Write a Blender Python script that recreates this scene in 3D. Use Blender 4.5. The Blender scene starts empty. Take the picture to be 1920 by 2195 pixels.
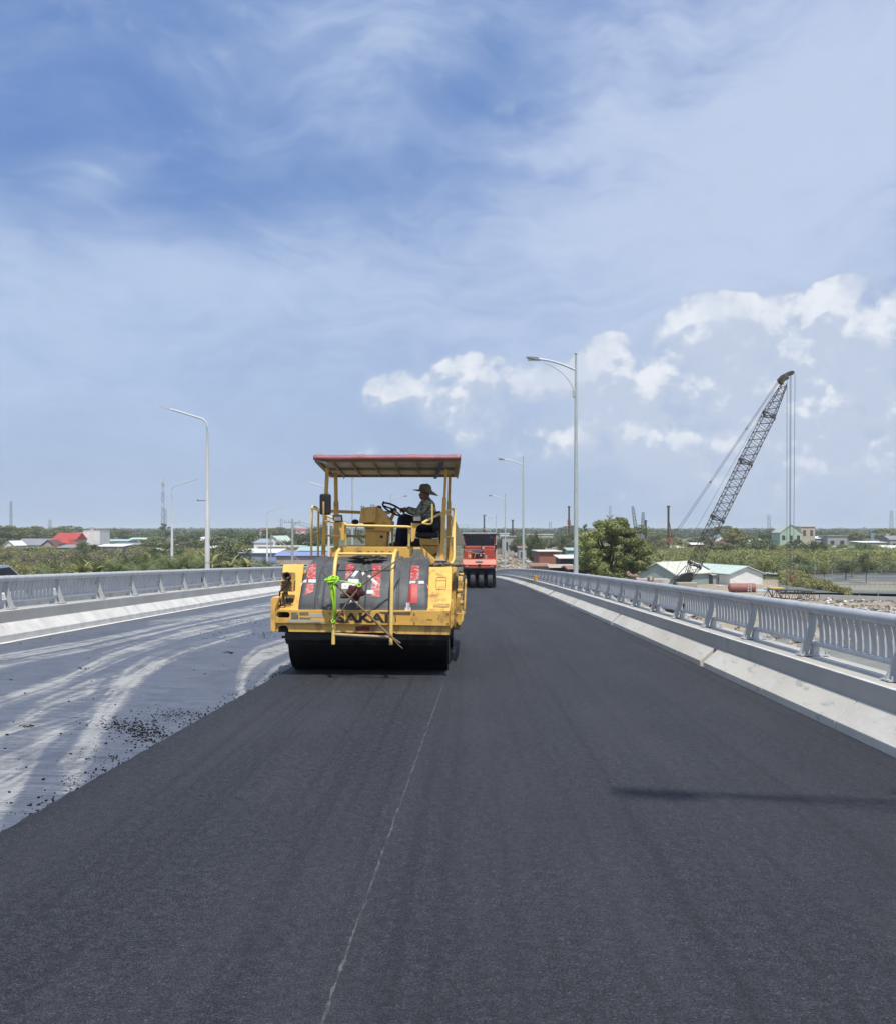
import bpy, bmesh, math, random
import numpy as np
from mathutils import Vector, Matrix, noise as mnoise
R = math.radians
random.seed(7)
rng = np.random.default_rng(11)
SC = bpy.context.scene
COL = SC.collection

# ------------------------------------------------------------------ camera, sky, sun, exposure
YAW = math.atan(.0225)
EYE = 1.5
cam_d = bpy.data.cameras.new("camera")
cam = bpy.data.objects.new("camera", cam_d); COL.objects.link(cam)
cam.location = (0, 0, EYE)
cam.rotation_euler = (R(90), 0, YAW)
cam_d.sensor_fit = 'HORIZONTAL'; cam_d.sensor_width = 36; cam_d.lens = 36
cam_d.shift_y = .0198
cam_d.clip_start = .1; cam_d.clip_end = 30000
SC.camera = cam
SC.view_settings.view_transform = 'Standard'
SC.view_settings.look = 'None'
SC.view_settings.gamma = 1
SC.view_settings.exposure = 0.0
SC.cycles.use_denoising = True
SC.cycles.max_bounces = 4
SC.cycles.diffuse_bounces = 2
SC.cycles.glossy_bounces = 2
SC.cycles.use_adaptive_sampling = True
SC.cycles.adaptive_threshold = .015
SC.cycles.adaptive_min_samples = 12
SC.cycles.volume_bounces = 1

SUN = Vector((1.2, -4.2, 9.05)).normalized()
sun_el = math.asin(SUN.z)
sun_az = math.atan2(SUN.x, SUN.y)
ld = bpy.data.lights.new("sun", 'SUN'); ld.energy = 4.3; ld.angle = R(1.0); ld.color = (1, .945, .85)
lo = bpy.data.objects.new("sun", ld); COL.objects.link(lo)
lo.rotation_euler = SUN.to_track_quat('Z', 'Y').to_euler()
lo.location = (0, 0, 60)


class NT:
    """small wrapper that makes node graphs short to write"""
    def __init__(s, tree): s.t = tree; s.n = tree.nodes; s.l = tree.links
    def new(s, ty, **kw):
        n = s.n.new(ty)
        for k, v in kw.items(): setattr(n, k, v)
        return n
    def put(s, sock, v):
        if v is None: return
        if isinstance(v, bpy.types.NodeSocket): s.l.new(v, sock)
        else:
            try: sock.default_value = v
            except Exception: sock.default_value = (*v, 1)
    def math(s, op, a, b=None, c=None, clamp=False):
        n = s.new('ShaderNodeMath', operation=op, use_clamp=clamp)
        s.put(n.inputs[0], a); s.put(n.inputs[1], b)
        if c is not None: s.put(n.inputs[2], c)
        return n.outputs[0]
    def vmath(s, op, a, b=None):
        n = s.new('ShaderNodeVectorMath', operation=op)
        s.put(n.inputs[0], a); s.put(n.inputs[1], b)
        return n.outputs['Value'] if op in ('LENGTH', 'DOT_PRODUCT') else n.outputs[0]
    def mix(s, f, a, b, blend='MIX'):
        n = s.new('ShaderNodeMix', data_type='RGBA', blend_type=blend)
        s.put(n.inputs[0], f); s.put(n.inputs[6], a); s.put(n.inputs[7], b)
        return n.outputs[2]
    def ramp(s, v, a, b, lo=0., hi=1., smooth=True):
        n = s.new('ShaderNodeMapRange', interpolation_type='SMOOTHSTEP' if smooth else 'LINEAR')
        s.put(n.inputs[0], v)
        for i, q in enumerate((a, b, lo, hi)): n.inputs[i+1].default_value = q
        return n.outputs[0]
    def noise(s, vec, scale, detail=4, rough=.5, dist=0, out=0):
        n = s.new('ShaderNodeTexNoise')
        s.put(n.inputs['Vector'], vec); n.inputs['Scale'].default_value = scale
        n.inputs['Detail'].default_value = detail; n.inputs['Roughness'].default_value = rough
        n.inputs['Distortion'].default_value = dist
        return n.outputs[out]
    def vor(s, vec, scale, feature='F1', out=0, rnd=1):
        n = s.new('ShaderNodeTexVoronoi', feature=feature)
        s.put(n.inputs['Vector'], vec); n.inputs['Scale'].default_value = scale
        n.inputs['Randomness'].default_value = rnd
        return n.outputs[out]
    def map(s, vec, loc=(0, 0, 0), rot=(0, 0, 0), scale=(1, 1, 1), kind='POINT'):
        n = s.new('ShaderNodeMapping', vector_type=kind)
        s.put(n.inputs[0], vec); n.inputs[1].default_value = loc
        n.inputs[2].default_value = rot; n.inputs[3].default_value = scale
        return n.outputs[0]
    def sep(s, vec):
        n = s.new('ShaderNodeSeparateXYZ'); s.put(n.inputs[0], vec); return n.outputs
    def comb(s, x=0., y=0., z=0.):
        n = s.new('ShaderNodeCombineXYZ')
        for i, v in enumerate((x, y, z)): s.put(n.inputs[i], v)
        return n.outputs[0]
    def blob(s, vec, cx, cy, sx, sy, rot=0):
        m = s.map(vec, (cx, cy, 0), (0, 0, rot), (sx, sy, 1), 'TEXTURE')
        g = s.new('ShaderNodeTexGradient', gradient_type='SPHERICAL'); s.l.new(m, g.inputs[0])
        return g.outputs[1]


def AE(px, py):
    """azimuth / elevation of a spot of the sky"""
    u, v = (px-896)/1792, (1060-py)/1792
    return math.atan(u), math.atan(v*math.cos(math.atan(u)))


W = bpy.data.worlds.new("World"); SC.world = W; W.use_nodes = True
W.node_tree.nodes.clear()
W.cycles.sampling_method = 'NONE'
w = NT(W.node_tree)
SKY_STRENGTH = .1
sky = w.new('ShaderNodeTexSky', sky_type='NISHITA', sun_disc=False)
sky.sun_elevation = sun_el; sky.sun_rotation = sun_az
sky.air_density = 1.0; sky.dust_density = 1.2; sky.ozone_density = 1.6; sky.altitude = 0
tc = w.new('ShaderNodeTexCoord')
d3 = w.map(tc.outputs['Generated'], rot=(0, 0, -YAW))
sx, sy, sz = w.sep(d3)
az = w.math('ARCTAN2', sx, sy)
hyp = w.math('SQRT', w.math('ADD', w.math('MULTIPLY', sx, sx), w.math('MULTIPLY', sy, sy)))
el = w.math('ARCTAN2', sz, hyp)
P2 = w.comb(az, el, 0.)


def add(fs):
    r = fs[0]
    for f in fs[1:]: r = w.math('ADD', r, f)
    return r


def pblob(px, py, rx, ry, rot=0, amp=1.):
    a, e = AE(px, py)
    b = w.blob(P2, a, e, rx/1792, ry/1792, R(rot))
    return w.math('MULTIPLY', b, amp)


# thin high cloud
warp = w.noise(P2, 5, 3, .5, out=1)
Pw = w.vmath('ADD', P2, w.vmath('SCALE', w.vmath('SUBTRACT', warp, (.5, .5, .5)), None))
Pw.node.inputs[1].links[0].from_node.inputs['Scale'].default_value = .16
wisp = w.noise(w.map(Pw, rot=(0, 0, R(18)), scale=(2.0, 6.5, 1)), 1.5, 7, .58, .25)
wisp2 = w.noise(w.map(Pw, rot=(0, 0, R(-28)), scale=(3.2, 8, 1)), 2.1, 8, .62, .3)
puffs = w.noise(Pw, 7, 7, .6)
veil = add([pblob(150, 640, 900, 300, 5, .75), pblob(520, 560, 420, 170, -12, .35), pblob(60, 490, 420, 90, -4, .25),
            pblob(1650, 260, 900, 520, 30, .85), pblob(1250, 480, 800, 380, 10, .45), pblob(780, 60, 430, 190, 0, .55),
            pblob(1790, 60, 420, 420, 0, .3), pblob(1180, 120, 220, 150, 0, .35), pblob(1200, 780, 900, 260, 0, .2),
            pblob(190, 345, 130, 60, 15, .5), pblob(300, 100, 500, 60, -32, .16), pblob(100, 760, 350, 60, 0, .15),
            pblob(980, 160, 190, 120, -20, -.32), pblob(500, 400, 420, 110, 12, -.22), pblob(330, 395, 430, 90, -10, -.25)])
veil = w.math('ADD', veil, w.ramp(el, .58, .95, 0., 1.1))  # extra veil added overhead, out of view, to whiten the ambient light
veil = w.math('ADD', veil, w.ramp(w.math('ABSOLUTE', az), .75, 1.2, 0., .55))  # extra veil added at the sides and behind the camera, unseen, for whiter ambient
patchy = w.noise(Pw, 3.2, 5, .6)
veil = w.math('ADD', veil, w.math('MULTIPLY', w.math('SUBTRACT', wisp, .5), 1.2))
veil = w.math('ADD', veil, w.math('MULTIPLY', w.math('SUBTRACT', wisp2, .5), .8))
veil = w.math('ADD', veil, w.math('MULTIPLY', w.math('SUBTRACT', puffs, .5), .45))
veil = w.math('ADD', veil, w.math('MULTIPLY', w.math('SUBTRACT', patchy, .5), .5))
fine = w.noise(w.map(Pw, rot=(0, 0, R(12)), scale=(5, 17, 1)), 2.3, 8, .68, .1)
veil = w.math('ADD', veil, w.math('MULTIPLY', w.math('MULTIPLY', w.math('SUBTRACT', fine, .5), w.ramp(veil, 0., .5)), .9))
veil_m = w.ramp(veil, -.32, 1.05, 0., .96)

# heaped cloud low on the right
CG = bpy.data.node_groups.new("heaped_cloud", 'ShaderNodeTree')
CG.interface.new_socket('P', in_out='INPUT', socket_type='NodeSocketVector')
CG.interface.new_socket('D', in_out='OUTPUT', socket_type='NodeSocketFloat')
g = NT(CG); gi = g.new('NodeGroupInput'); go = g.new('NodeGroupOutput')
Pg = gi.outputs[0]


def gb(px, py, rx, ry, amp, rot=0):
    a, e = AE(px, py)
    return g.math('MULTIPLY', g.blob(Pg, a, e, rx/1792*1.5, ry/1792*1.5, R(rot)), amp)


bl = [gb(1420, 650, 95, 52, 1.0), gb(1650, 604, 75, 32, .95, 20), gb(1215, 740, 60, 62, 1.0), gb(1740, 690, 140, 90, .9), gb(1590, 690, 110, 80, .8),
      gb(1480, 750, 190, 110, .72), gb(1300, 800, 90, 90, .66), gb(950, 758, 88, 44, .82), gb(1060, 775, 110, 50, .68), gb(1700, 800, 170, 90, .6),
      gb(800, 785, 72, 40, .78, 12), gb(1310, 895, 90, 48, .95), gb(1330, 925, 40, 32, .5), gb(1710, 850, 130, 45, .95), gb(850, 810, 70, 50, .4),
      gb(1560, 890, 170, 70, .6), gb(1140, 880, 80, 60, .7), gb(1010, 850, 140, 70, .5), gb(1690, 950, 240, 80, .7), gb(1450, 960, 220, 70, .5),
      gb(735, 905, 26, 20, .5)]
sm = bl[0]
for b in bl[1:]: sm = g.math('MAXIMUM', sm, b)
tot = bl[0]
for b in bl[1:]: tot = g.math('ADD', tot, b)
sm = g.math('ADD', g.math('MULTIPLY', sm, .75), g.math('MULTIPLY', g.math('MINIMUM', tot, 1.6), .3))
n1 = g.noise(g.map(Pg, scale=(1, 1.2, 1)), 11, 10, .62, .15)
wv = g.vmath('ADD', Pg, g.vmath('MULTIPLY', g.vmath('SUBTRACT', g.noise(Pg, 26, 5, .65, out=1), (.5, .5, .5)), (.035, .035, 0)))
v1 = g.vor(wv, 30, 'F1'); v2 = g.vor(wv, 75, 'F1')
dd = g.math('ADD', sm, g.math('MULTIPLY', g.math('SUBTRACT', n1, .5), 2.7))
dd = g.math('ADD', dd, g.math('MULTIPLY', g.math('SUBTRACT', .38, v1), .75))
dd = g.math('ADD', dd, g.math('MULTIPLY', g.math('SUBTRACT', .38, v2), .35))
dd = g.math('SUBTRACT', dd, g.ramp(sm, .0, .3, .8, 0.))
g.l.new(dd, go.inputs[0])


def cloudD(vec):
    n = w.new('ShaderNodeGroup'); n.node_tree = CG; w.l.new(vec, n.inputs[0]); return n.outputs[0]


D0 = cloudD(P2)
D1 = cloudD(w.vmath('ADD', P2, (-.008, .030, 0)))
D2 = cloudD(w.vmath('ADD', P2, (-.003, .009, 0)))
cum_m = w.ramp(D0, -.14, .42)
cum_soft = w.ramp(D0, -.75, .5)
lit = w.math('ADD', w.math('SUBTRACT', D0, D1), w.math('MULTIPLY', w.math('SUBTRACT', D0, D2), .9))
lit = w.ramp(lit, -.15, 1.05)
lit = w.math('MULTIPLY', lit, w.ramp(w.noise(P2, 9, 4, .6), .40, .58, .35, 1.))
K = 1/SKY_STRENGTH


def lin(r, g_, b):
    return tuple(((c/255+.055)/1.055)**2.4 if c > 10 else c/255/12.92 for c in (r, g_, b))


def kc(r, g_, b): return tuple(c*K for c in lin(r, g_, b))+(1,)


# the clear sky keeps the model's own gradient, thickened towards the horizon by moist air
blue = w.mix(.7, sky.outputs[0], kc(112, 149, 214))
humid = w.ramp(el, -.06, .40, 1., 0.)
c_air = w.mix(w.math('MULTIPLY', humid, .97), blue, kc(177, 195, 220))
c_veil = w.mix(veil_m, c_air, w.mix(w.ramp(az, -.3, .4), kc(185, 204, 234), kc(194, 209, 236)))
grey = w.mix(w.ramp(az, -.1, .35), kc(182, 199, 224), kc(187, 200, 223))
c_soft = w.mix(w.math('MULTIPLY', cum_soft, .85), c_veil, grey)
cl_col = w.mix(lit, kc(197, 209, 229), kc(234, 239, 247))
cum_fade = w.ramp(el, .02, .11, .35, 1.)
c_cum = w.mix(w.math('MULTIPLY', cum_m, w.math('MULTIPLY', cum_fade, w.ramp(lit, .0, .5, .62, 1.))), c_soft, cl_col)
below = w.ramp(el, -.03, .0, 1., 0.)
c_fin = w.mix(below, c_cum, kc(120, 128, 120))
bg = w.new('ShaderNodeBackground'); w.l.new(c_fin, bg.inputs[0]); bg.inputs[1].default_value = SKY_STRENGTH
wo = w.new('ShaderNodeOutputWorld'); w.l.new(bg.outputs[0], wo.inputs[0])

# ------------------------------------------------------------------ helpers
SN, CS = math.sin(YAW), math.cos(YAW)


def PT(px, py, D):
    """world point seen at (px,py) of the 1792 wide photograph, D metres ahead"""
    u, v = (px-896)/1792*D, (1060-py)/1792*D
    return Vector((-SN*D+CS*u, CS*D+SN*u, EYE+v))


def zr(y):
    return -.029*y-.0001*y*y if y > -60 else 1.38-.04*0


GZ = -8.0


class MB:
    def __init__(s): s.v = []; s.f = []; s.m = []; s.sm = []
    def add(s, vs, fs, m=0, smooth=False):
        o = len(s.v); s.v += [tuple(v) for v in vs]
        for f in fs: s.f.append([o+i for i in f]); s.m.append(m); s.sm.append(smooth)
        return s
    def box(s, a, b, m=0):
        x0, x1 = sorted((a[0], b[0])); y0, y1 = sorted((a[1], b[1])); z0, z1 = sorted((a[2], b[2]))
        return s.add([(x0, y0, z0), (x1, y0, z0), (x1, y1, z0), (x0, y1, z0), (x0, y0, z1), (x1, y0, z1), (x1, y1, z1), (x0, y1, z1)],
                     [(3, 2, 1, 0), (4, 5, 6, 7), (0, 1, 5, 4), (1, 2, 6, 5), (2, 3, 7, 6), (3, 0, 4, 7)], m)
    def prism(s, poly, vec, m=0):
        """poly: 3D outline, extruded by vec"""
        n = len(poly); vec = Vector(vec); P = [Vector(p) for p in poly]
        fs = [list(range(n)), list(range(2*n-1, n-1, -1))]+[(i, n+i, n+(i+1) % n, (i+1) % n) for i in range(n)]
        return s.add(P+[p+vec for p in P], fs, m)
    def tube(s, pts, r, seg=8, m=0, cap=True, smooth=True):
        P = [Vector(p) for p in pts]; n = len(P)
        rs = r if isinstance(r, (list, tuple)) else [r]*n
        vs = []; fs = []
        T = [(P[min(i+1, n-1)]-P[max(i-1, 0)]).normalized() for i in range(n)]
        up = Vector((0, 0, 1)) if abs(T[0].z) < .9 else Vector((0, 1, 0))
        a = T[0].cross(up).normalized()
        for i in range(n):
            a = (a-T[i]*a.dot(T[i])).normalized(); b = T[i].cross(a)
            for k in range(seg):
                t = 2*math.pi*k/seg
                vs.append(P[i]+(a*math.cos(t)+b*math.sin(t))*rs[i])
        for i in range(n-1):
            for k in range(seg):
                k2 = (k+1) % seg
                fs.append((i*seg+k, i*seg+k2, (i+1)*seg+k2, (i+1)*seg+k))
        o = len(s.f)
        s.add(vs, fs, m, smooth)
        if cap: s.add(vs[:seg], [list(range(seg))[::-1]], m); s.add(vs[-seg:], [list(range(seg))], m)
        return s
    def bar(s, a, b, w_, h, m=0, up=(0, 0, 1)):
        a, b = Vector(a), Vector(b); t = (b-a).normalized(); up = Vector(up)
        if abs(t.dot(up)) > .95: up = Vector((0, 1, 0))
        x = t.cross(up).normalized()*w_/2; y = x.cross(t).normalized()*h/2
        vs = [a-x-y, a+x-y, a+x+y, a-x+y, b-x-y, b+x-y, b+x+y, b-x+y]
        return s.add(vs, [(0, 1, 2, 3), (7, 6, 5, 4), (0, 4, 5, 1), (1, 5, 6, 2), (2, 6, 7, 3), (3, 7, 4, 0)], m)
    def cyl(s, c, ax, r, h, seg=24, m=0, r2=None):
        c = Vector(c); ax = Vector(ax).normalized()*h/2
        return s.tube([c-ax, c+ax], [r, r if r2 is None else r2], seg, m)
    def ell(s, c, r, m=0, seg=12, rings=8, rot=None):
        vs = []; fs = []
        for i in range(rings+1):
            ph = math.pi*i/rings
            for k in range(seg):
                t = 2*math.pi*k/seg
                p = Vector((r[0]*math.sin(ph)*math.cos(t), r[1]*math.sin(ph)*math.sin(t), r[2]*math.cos(ph)))
                if rot: p = rot @ p
                vs.append(Vector(c)+p)
        for i in range(rings):
            for k in range(seg):
                k2 = (k+1) % seg
                fs.append((i*seg+k, (i+1)*seg+k, (i+1)*seg+k2, i*seg+k2))
        return s.add(vs, fs, m, True)
    def torus(s, c, e1, e2, Rr, r, m=0, seg=28, sg=8):
        c = Vector(c); e1 = Vector(e1).normalized(); e2 = Vector(e2); e2 = (e2-e1*e2.dot(e1)).normalized()
        pts = [c+(e1*math.cos(t)+e2*math.sin(t))*Rr for t in [2*math.pi*i/seg for i in range(seg+1)]]
        return s.tube(pts, r, sg, m, cap=False)
    def build(s, name, mats, parent=None, org=(0, 0, 0), bevel=0, smooth_all=False, mods=None):
        me = bpy.data.meshes.new(name)
        o3 = Vector(org)
        me.from_pydata([Vector(v)-o3 for v in s.v], [], s.f)
        if not isinstance(mats, (list, tuple)): mats = [mats]
        for q in mats: me.materials.append(q)
        me.polygons.foreach_set('material_index', s.m)
        me.polygons.foreach_set('use_smooth', [bool(smooth_all or q) for q in s.sm])
        me.update()
        o = bpy.data.objects.new(name, me); COL.objects.link(o)
        if parent is None: o.location = o3
        else: o.parent = parent
        if bevel:
            b = o.modifiers.new('bevel', 'BEVEL'); b.width = bevel; b.segments = 2; b.limit_method = 'ANGLE'; b.angle_limit = R(40)
        return o


def tag(o, label=None, cat=None, group=None, kind=None):
    if label: o['label'] = label
    if cat: o['category'] = cat
    if group: o['group'] = group
    if kind: o['kind'] = kind
    return o


def empty(name, loc=(0, 0, 0), rz=0):
    o = bpy.data.objects.new(name, None); COL.objects.link(o)
    o.location = loc; o.rotation_euler = (0, 0, rz); o.empty_display_size = .3
    return o


def copy_tree(o, parent=None):
    c = o.copy(); COL.objects.link(c)
    if parent is not None: c.parent = parent
    for ch in KIDS.get(o.name, []): KIDS.setdefault(c.name, []).append(copy_tree(ch, c))
    return c


KIDS = {}


def reg(root):
    for ch in [x for x in COL.objects if x.parent == root]:
        KIDS.setdefault(root.name, []).append(ch); reg(ch)


# ------------------------------------------------------------------ materials
MATS = {}


def mat(name, c1, c2=None, scale=3., rough=.6, metal=0., bump=0., bscale=None, stain=None, st_lo=.55, st_hi=.7, st_scale=1.5,
        spec=.5, detail=5, coords='Object', vary=0., stretch=(1, 1, 1), alpha=None, coat=0., c3=None):
    m = bpy.data.materials.new(name); m.use_nodes = True
    n = NT(m.node_tree); p = m.node_tree.nodes['Principled BSDF']
    c2 = c2 or tuple(q*.8 for q in c1)
    t = n.new('ShaderNodeTexCoord').outputs[coords]
    t2 = n.map(t, scale=stretch)
    f = n.ramp(n.noise(t2, scale, detail, .6), .3, .7)
    col = n.mix(f, (*c1, 1), (*c2, 1))
    if c3: col = n.mix(n.ramp(n.noise(t2, scale*6.3, 4, .7), .56, .68), col, (*c3, 1))
    if stain:
        sf = n.ramp(n.noise(n.map(t, loc=(3.1, 1.7, .3), scale=stretch), st_scale, 8, .68), st_lo, st_hi)
        col = n.mix(sf, col, (*stain, 1))
    if vary:
        oi = n.new('ShaderNodeObjectInfo').outputs['Random']
        hs = n.new('ShaderNodeHueSaturation'); n.l.new(col, hs.inputs['Color'])
        n.l.new(n.ramp(oi, 0, 1, 1-vary, 1+vary, False), hs.inputs['Value'])
        n.l.new(n.ramp(n.math('FRACT', n.math('MULTIPLY', oi, 7.3)), 0, 1, .5-vary*.07, .5+vary*.07, False), hs.inputs['Hue'])
        col = hs.outputs[0]
    n.l.new(col, p.inputs['Base Color'])
    p.inputs['Roughness'].default_value = rough; p.inputs['Metallic'].default_value = metal
    p.inputs['Specular IOR Level'].default_value = spec
    if coat: p.inputs['Coat Weight'].default_value = coat
    if bump:
        b = n.new('ShaderNodeBump'); b.inputs['Strength'].default_value = min(1, bump); b.inputs['Distance'].default_value = .02
        n.l.new(n.noise(t, bscale or scale*4, 6, .65), b.inputs['Height']); n.l.new(b.outputs[0], p.inputs['Normal'])
    MATS[name] = m
    return m

# ------------------------------------------------------------------ ground, water, bridge decks
def asphalt_mat():
    m = bpy.data.materials.new('fresh_asphalt'); m.use_nodes = True
    n = NT(m.node_tree); p = m.node_tree.nodes['Principled BSDF']
    t = n.new('ShaderNodeTexCoord').outputs['Object']
    x, y, z = n.sep(t)
    tf = n.comb(x, y, 0.)
    g1 = n.noise(tf, 120, 6, .8); v = n.vor(tf, 150, out=1); vg = n.sep(v)[0]
    g2 = n.noise(tf, 46, 5, .8)
    big = n.noise(n.map(tf, scale=(1, .12, 1)), 1.6, 5, .6); big2 = n.noise(tf, .55, 5, .6)
    col = n.mix(n.ramp(g1, .38, .62), (.003, .0035, .0055, 1), (.108, .117, .140, 1))
    col = n.mix(n.ramp(g2, .42, .64, 0, .75), col, (.010, .011, .014, 1)); col = n.mix(n.ramp(n.noise(n.map(tf, loc=(7, 3, 0)), 60, 5, .8), .55, .72, 0, .6), col, (.105, .107, .118, 1))
    g3 = n.noise(n.map(tf, loc=(2, 9, 0)), 17, 4, .75)
    col = n.mix(n.ramp(g3, .40, .60, .0, .5), col, (.007, .008, .011, 1))
    col = n.mix(n.ramp(n.noise(n.map(tf, loc=(5, 1, 0)), 24, 4, .8), .54, .68, 0, .38), col, (.115, .12, .136, 1))
    col = n.mix(n.ramp(vg, .965, .99, 0, .4), col, (.24, .24, .25, 1))
    tint = n.mix(n.ramp(big, .42, .64, 0, .55), col, n.mix(.5, col, (.066, .068, .078, 1)))
    tint = n.mix(n.ramp(big2, .4, .62, 0, .35), tint, n.mix(.5, tint, (.020, .021, .026, 1)))
    # roller lines: long faint lengthwise streaks
    lines = n.noise(n.map(tf, scale=(9, .05, 1)), 1, 3, .6)
    tint = n.mix(n.ramp(lines, .5, .68, 0, .4), tint, (.016, .017, .022, 1))
    # seam between the two paved lanes
    yy = n.math('MULTIPLY', y, 1.)
    cx = n.math('ADD', n.math('ADD', SEAM[2], n.math('MULTIPLY', yy, SEAM[1])), n.math('MULTIPLY', n.math('MULTIPLY', yy, yy), SEAM[0]))
    wob = n.math('MULTIPLY', n.math('SUBTRACT', n.noise(n.comb(0., y, 0.), 3.2, 6, .75), .5), .045)
    dx = n.math('SUBTRACT', n.math('SUBTRACT', x, cx), wob)
    wd = n.ramp(n.noise(n.comb(5., y, 0.), 9, 5, .75), .36, .75, .001, .011)
    s = n.math('LESS_THAN', n.math('ABSOLUTE', dx), wd)
    br = n.ramp(n.noise(n.comb(9., y, x), 5, 6, .75), .40, .66, .08, .6)
    fade = n.ramp(y, 9, 12.5, 1., .0)
    tint = n.mix(n.math('MULTIPLY', n.math('MULTIPLY', s, br), fade), tint, (.27, .255, .235, 1))
    # the right lane is older and a shade different
    tint = n.mix(n.ramp(dx, -.01, .01, 0, .12), tint, (.055, .057, .066, 1))
    n.l.new(tint, p.inputs['Base Color'])
    n.l.new(n.ramp(g1, .3, .7, .9, .6), p.inputs['Roughness'])
    p.inputs['Specular IOR Level'].default_value = .28
    b = n.new('ShaderNodeBump'); b.inputs['Strength'].default_value = 1.; b.inputs['Distance'].default_value = .012
    n.l.new(n.math('ADD', n.noise(tf, 85, 5, .7), n.math('MULTIPLY', vg, .25)), b.inputs['Height']); n.l.new(b.outputs[0], p.inputs['Normal'])
    return m


def on_road(px, py, cross=False, dz=0.):
    d = 10.
    for _ in range(60):
        p = PT(px, py, d)
        zt = zr(p.y)+dz+(max(0, -2.3-p.x)*.019 if cross else 0)
        h = EYE-zt
        d2 = h/((py-1060)/1792)
        d = d*.5+d2*.5
    return PT(px, py, d)


sp = [on_road(x, y) for x, y in ((660, 2000), (700, 1885), (738, 1790), (780, 1660), (805, 1590), (830, 1530), (858, 1450), (885, 1372))]
SEAM = np.polyfit([p.y for p in sp], [p.x for p in sp], 2)
SEAM = [float(q) for q in SEAM]
ep = [on_road(x, y) for x, y in ((0, 1660), (100, 1606), (200, 1549), (300, 1495), (420, 1425), (500, 1380), (575, 1338))]
EDGE = [float(q) for q in np.polyfit([p.y for p in ep], [p.x for p in ep], 1)]


def edge_x(y):
    if y > 13: return EDGE[0]*13+EDGE[1]+.002*(y-13)
    return EDGE[0]*y+EDGE[1]


XK, XL = 3.18, -7.55          # kerb foot on the right, on the left
LC = .1                       # the deck rises to the left


def sheet(name, xs_fn, ys, m, zf, skirt=None):
    b = MB(); rows = []
    for y in ys: rows.append([(x, y, zf(x, y)) for x in xs_fn(y)])
    k = len(rows[0])
    vs = [p for r_ in rows for p in r_]
    fs = [(i*k+j, i*k+j+1, (i+1)*k+j+1, (i+1)*k+j) for i in range(len(rows)-1) for j in range(k-1)]
    b.add(vs, fs, 0, True)
    return b.build(name, m)


M_asph = asphalt_mat()
yl = list(np.concatenate([np.arange(-14, 0, .5), np.arange(0, 16, .035), np.arange(16, 40, .25), np.arange(40, 175, 2.)]))


def ragged(y):
    return edge_x(y)+.018*(mnoise.noise(Vector((y*6, 0, 0)))+.7*mnoise.noise(Vector((y*21, 3, 0)))+.4*mnoise.noise(Vector((y*55, 9, 0))))+.02


def asph_rows(y):
    e = ragged(y)
    return [e-.045, e-.02, e, e+.4, -1, 0, 1, 2, XK+.02]


def asph_z(x, y):
    e = ragged(y)
    if x < e-.03: return zr(y)-.052+.019*0
    if x < e-.005: return zr(y)-.018
    return zr(y)


o = sheet('road', asph_rows, yl, M_asph, asph_z); tag(o, kind='structure')

# old deck with its coat of tack and tyre dust: the stains are laid out as a vertex layer
TR = [  # traced dust tracks: (points (zoom px), half width, strength)
    ([(-250, 505, 24), (0, 450, 19), (560, 352, 15), (1100, 236, 11), (1650, 132, 6)], .75),
    ([(-250, 560, 16), (0, 497, 15), (560, 390, 11), (1100, 262, 8), (1650, 150, 5)], .6),
    ([(-250, 840, 50), (0, 712, 30), (370, 590, 34), (640, 455, 42), (830, 385, 34), (1100, 305, 26), (1650, 185, 12)], .7),
    ([(-250, 1000, 60), (0, 905, 34), (250, 745, 44), (560, 625, 52), (760, 570, 50), (900, 480, 46), (1150, 385, 24), (1500, 290, 14)], .62),
    ([(-300, 1500, 260), (0, 1230, 230), (300, 1010, 120), (520, 880, 70), (620, 760, 48), (760, 600, 44)], .72),
    ([(380, 1400, 90), (450, 1150, 80), (560, 960, 70), (640, 800, 60), (740, 680, 46), (840, 560, 34), (980, 470, 24)], .62),
    ([(1440, 690, 30), (1455, 560, 36), (1490, 480, 45), (1560, 425, 50), (1720, 370, 46)], .55),
    ([(1560, 560, 60), (1640, 480, 60), (1740, 430, 50)], .3),
    ([(900, 240, 14), (1250, 190, 12), (1650, 118, 8)], .4),
    ([(60, 1480, 50), (330, 1010, 58), (480, 835, 48), (600, 650, 36), (660, 580, 16)], -.95),
    ([(560, 1180, 34), (640, 960, 36), (720, 800, 34)], -.55),
    ([(860, 520, 30), (1000, 440, 24), (1300, 330, 16)], -.4),
    ([(0, 880, 14), (200, 868, 8)], -.7), ([(230, 770, 12), (560, 700, 22), (800, 640, 16)], -.5),
]


_r = random.Random(3); _extra = []
for _pts, _a in TR[:9]:
    for _k in range(4):
        _o = _r.uniform(-1.6, 1.6); _w = _r.uniform(.10, .24); _sl = _r.uniform(-.06, .06)
        _extra.append(([(p[0]+_sl*p[1]*.4, p[1]+_o*p[2]+_sl*(p[0]-700)*.25, max(2.2, p[2]*_w)) for p in _pts], _r.choice((.45, .35, -.35, .5))))
TR += _extra


def trackmask(X, Y, pts):
    best = np.full(X.shape, 0.)
    for (a, b) in zip(pts[:-1], pts[1:]):
        dx, dy = b[0]-a[0], b[1]-a[1]
        t = np.clip(((X-a[0])*dx+(Y-a[1])*dy)/(dx*dx+dy*dy), 0, 1)
        d = np.hypot(X-(a[0]+t*dx), Y-(a[1]+t*dy)); w_ = a[2]+t*(b[2]-a[2])
        q = np.clip((w_-d)/(w_*.45)+.5, 0, 1)
        sg = ((X-a[0])*dy-(Y-a[1])*dx)/math.hypot(dx, dy)/np.maximum(w_, 1)
        st = .66+.34*np.sin(sg*11+1.3*np.sin(sg*5.1))*np.sign(np.sin(sg*2.3+a[2]))
        best = np.maximum(best, q*q*(3-2*q)*st)
    return best


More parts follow.
